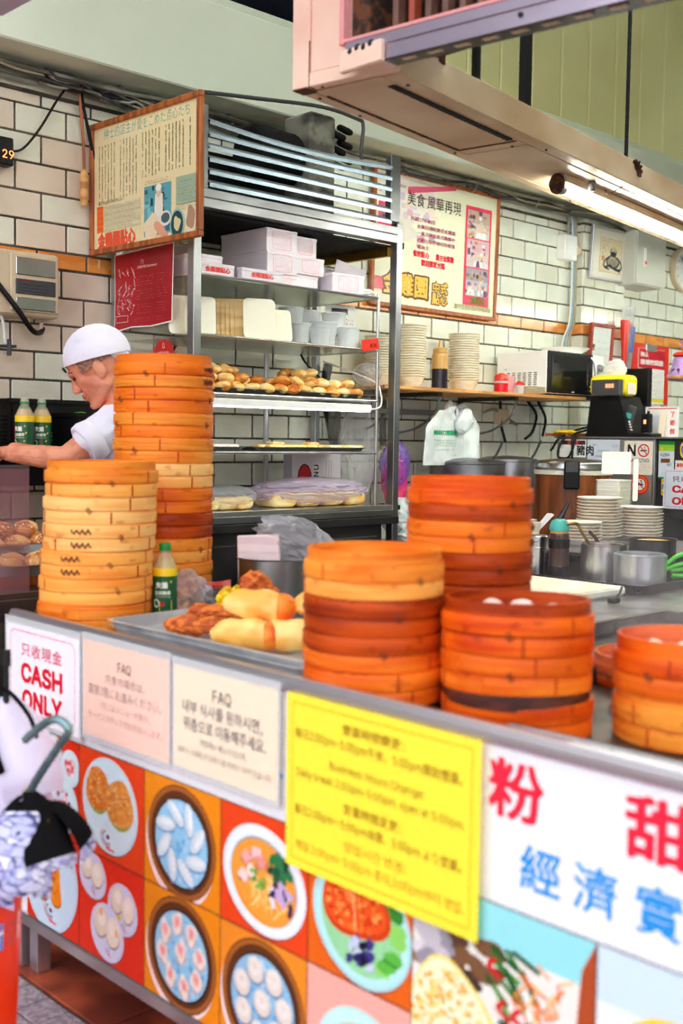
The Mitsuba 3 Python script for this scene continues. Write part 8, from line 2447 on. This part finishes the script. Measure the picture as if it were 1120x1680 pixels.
solo('dough_piece', 'lump of white dough in the hands of the man', 'dough', moved(blob(0.06, 0.05, 0.03, 0.008, 20, 3, 9), at(1.70, 3.62, 1.345)), 'm_dough', smooth=True)

# ------------------------------------------------------------------ umbrellas in the red bucket
bk = thing('red_bucket', 'bright red plastic bucket holding the umbrellas at the lower left', 'bucket')
mat('bucket_red', srgb(240, 56, 16), 0.3)
put(bk, 'body', moved(lathe([(0, 0), (0.112, 0), (0.118, 0.006), (0.140, 0.495), (0.144, 0.50), (0.144, 0.512), (0.138, 0.512), (0.134, 0.495), (0.112, 0.012), (0, 0.012)], 48), at(0.975, 2.12)), 'm_bucket_red')
P = Print()
P.rect(-0.06, 0.40, 0.055, 0.455, (232, 228, 240))
P.rect(-0.06, 0.40, -0.005, 0.455, (96, 130, 206))
P.text('T', -0.018, 0.408, 0.04, (240, 240, 246), 'latin', 3, 'm')
for i in range(4):
    P.scribble(0.002, 0.05, 0.405 + 0.012 * i, 0.007, (120, 110, 130), seed=i, fill=1)
V, F_, c_ = np.vstack(P.v), np.vstack(P.f), np.vstack(P.c)
rr = np.interp(V[:, 1], [0.006, 0.495], [0.118, 0.140]) + 0.001 + V[:, 2]
a_ = V[:, 0] / 0.137
m = trimesh.Trimesh(np.column_stack([rr * np.sin(a_), -rr * np.cos(a_), V[:, 1]]), F_, process=False)
if m.face_normals[:, 1].mean() > 0:
    m.faces = m.faces[:, ::-1]
put(bk, 'label', m, 'm_print', smooth=False, color=c_, M=at(0.975, 2.12, 0.0, 22))


def floral(p, n, uv):
    q = p.y * 40 + p.x * 26
    d1, d2, w = mikit.voronoi(q + 4 * mikit.noise(p.x * 30, p.y * 30, p.z * 30), p.z * 40 + p.x * 20)
    petals = mikit.smoothstep(0.03, 0.20, d2 - d1)
    base = mikit.mix(srgb(176, 178, 220), srgb(226, 224, 244), w)
    base = mikit.mix(base, srgb(150, 150, 206), mikit.smoothstep(0.55, 0.75, mikit.noise(p.x * 90, p.y * 90, p.z * 90)))
    return mikit.mix(srgb(52, 58, 112), base, petals)


mat('floral', mikit.proc(floral), 0.7)
mat('umbrella_black', srgb(12, 11, 15), 0.85, 0, 0.1)
mat('handle', tint((126, 160, 164), (96, 128, 136), 20, 20, 20), 0.25, 0.6)


def petal(c, a, L, drop, w, curl, m0, m1, parent, z0, split):
    """One hanging flap of a folded canopy: a cupped strip from the neck outwards and down; the hem takes the second cloth."""
    n, k = 14, 9
    ca, sa = math.cos(a), math.sin(a)
    G = np.zeros((n + 1, k + 1, 3))
    for i in range(n + 1):
        t = i / n
        rad = 0.012 + L * math.sin(t * 1.45)
        z = z0 - drop * t ** 1.35 + 0.012 * math.sin(6 * t + a * 3)
        ww = w * (0.16 + 0.9 * math.sin(math.pi * min(t * 0.62 + 0.02, 1)))
        for j in range(k + 1):
            s = 2 * j / k - 1
            out = rad - curl * s * s * (0.3 + t)
            G[i, j] = c * [1, 1, 0] + np.array([ca * out - sa * ww * s, sa * out + ca * ww * s, z - 0.02 * s * s * t])
        G[i] += 0.004 * math.sin(9 * t + a)
    for (i0, i1, mm, nm) in ((0, int(n * split), m0, 'flap'), (int(n * split), n, m1, 'hem')):
        V = G[i0:i1 + 1].reshape(-1, 3)
        F = []
        for i in range(i1 - i0):
            for j in range(k):
                q = i * (k + 1) + j
                F += [(q, q + 1, q + k + 2), (q, q + k + 2, q + k + 1)]
        put(parent, nm, trimesh.Trimesh(V, F, process=False), mm, smooth=True)


ub = thing('umbrella', 'black umbrella with floral hems and a metal crook handle in the red bucket', 'umbrella')
NC = np.array([1.095, 2.025, 0.69])
put(ub, 'handle', tube(bez([(1.095, 2.022, 0.688), (1.10, 1.985, 0.735), (1.105, 1.925, 0.80), (1.108, 1.893, 0.833), (1.105, 1.893, 0.848), (1.10, 1.915, 0.856), (1.095, 1.945, 0.848), (1.088, 1.985, 0.822), (1.082, 2.012, 0.80)], 60), 0.0085, 12), 'm_handle', smooth=True)
put(ub, 'ferrule', tube([(1.094, 2.030, 0.680), (1.0955, 2.018, 0.695)], 0.0105, 12), 'm_brass')
put(ub, 'shaft', tube([(1.094, 2.03, 0.68), (1.02, 2.10, 0.30), (0.99, 2.12, 0.05)], 0.006, 8), 'm_black')
for i, (a, L, dp, w, cl, sp) in enumerate(((-1.50, 0.115, 0.135, 0.055, 0.03, 0.80), (-2.3, 0.10, 0.155, 0.060, 0.03, 0.30), (-0.6, 0.12, 0.10, 0.05, 0.02, 0.9), (-3.1, 0.095, 0.17, 0.062, 0.03, 0.35), (2.4, 0.11, 0.17, 0.060, 0.03, 0.4), (1.3, 0.11, 0.16, 0.06, 0.03, 0.5), (0.4, 0.10, 0.15, 0.05, 0.03, 0.6), (-1.9, 0.06, 0.10, 0.045, 0.02, 0.95))):
    petal(NC, a, L, dp, w, cl, 'm_umbrella_black', 'm_floral', ub, 0.688 - 0.004 * i, sp)
for q in ((1.07, 1.985, 0.645), (1.10, 1.955, 0.64), (1.055, 2.05, 0.635)):
    put(ub, 'rib_tip', tube([q, (q[0] - 0.003, q[1] - 0.004, q[2] + 0.012)], 0.0022, 6), 'm_brass')
u2 = thing('umbrella', 'pale lilac umbrella with black edges behind the black one in the red bucket', 'umbrella')
N2 = np.array([1.175, 2.265, 0.82])
for i, (a, L, dp, w) in enumerate(((-1.45, 0.125, 0.20, 0.075), (-2.2, 0.11, 0.24, 0.07), (-3.0, 0.10, 0.26, 0.07), (2.4, 0.10, 0.26, 0.07), (1.3, 0.10, 0.26, 0.07), (-0.5, 0.09, 0.26, 0.07))):
    petal(N2, a, L, dp, w, 0.03, 'm_lilac', 'm_lilac', u2, 0.825 - 0.004 * i, 0.5)
put(u2, 'edge_trim', tube(bez([(1.16, 2.27, 0.852), (1.15, 2.19, 0.848), (1.145, 2.11, 0.818), (1.145, 2.08, 0.78)], 20), 0.005, 6), 'm_umbrella_black', smooth=True)
put(u2, 'edge_trim', tube(bez([(1.12, 2.24, 0.80), (1.105, 2.19, 0.74), (1.10, 2.15, 0.70)], 12), 0.010, 6), 'm_umbrella_black', smooth=True)
put(u2, 'shaft', tube([(1.165, 2.25, 0.90), (1.16, 2.24, 0.80), (1.03, 2.15, 0.30), (1.0, 2.13, 0.03)], 0.007, 8), 'm_black')
put(u2, 'handle', tube([(1.165, 2.25, 0.90), (1.168, 2.252, 0.935)], [0.011, 0.009], 10), 'm_black')
# ------------------------------------------------------------------ thin steam over the right-hand steamers
sx0, sx1, sy0, sy1, sz0, sz1 = 1.74, 2.45, 0.75, 1.45, 0.93, 1.30
gz, gy_, gx_ = np.meshgrid(np.linspace(0, 1, 20), np.linspace(0, 1, 32), np.linspace(0, 1, 32), indexing='ij')
puff = meshkit.fbm(np.stack([gx_ * 4.5, gy_ * 4.5, gz * 2.6], -1) + 3.7, 4, seed=5)
fall = np.clip(1 - ((gx_ - 0.42) / 0.55) ** 2 - ((gy_ - 0.38) / 0.6) ** 2, 0, 1) * np.sin(np.pi * np.clip(gz * 0.9 + 0.1, 0, 1))
dens = (np.clip((puff - 0.40) / 0.3, 0, 1) * fall).astype(np.float32)
st_ = thing('steam', 'thin white steam rising from the steamers at the right edge', 'steam')
labels[st_]['kind'] = 'stuff'
put(None, st_, cbox(sx0, sx1, sy0, sy1, sz0, sz1, 0.002), {'type': 'null'}, smooth=False, interior={
    'type': 'heterogeneous', 'albedo': {'type': 'constvolume', 'value': {'type': 'rgb', 'value': [0.96, 0.96, 0.97]}},
    'sigma_t': {'type': 'gridvolume', 'grid': mi.VolumeGrid(dens[..., None]), 'to_world': TF().translate([sx0, sy0, sz0]).scale([sx1 - sx0, sy1 - sy0, sz1 - sz0])}, 'scale': 1.6})
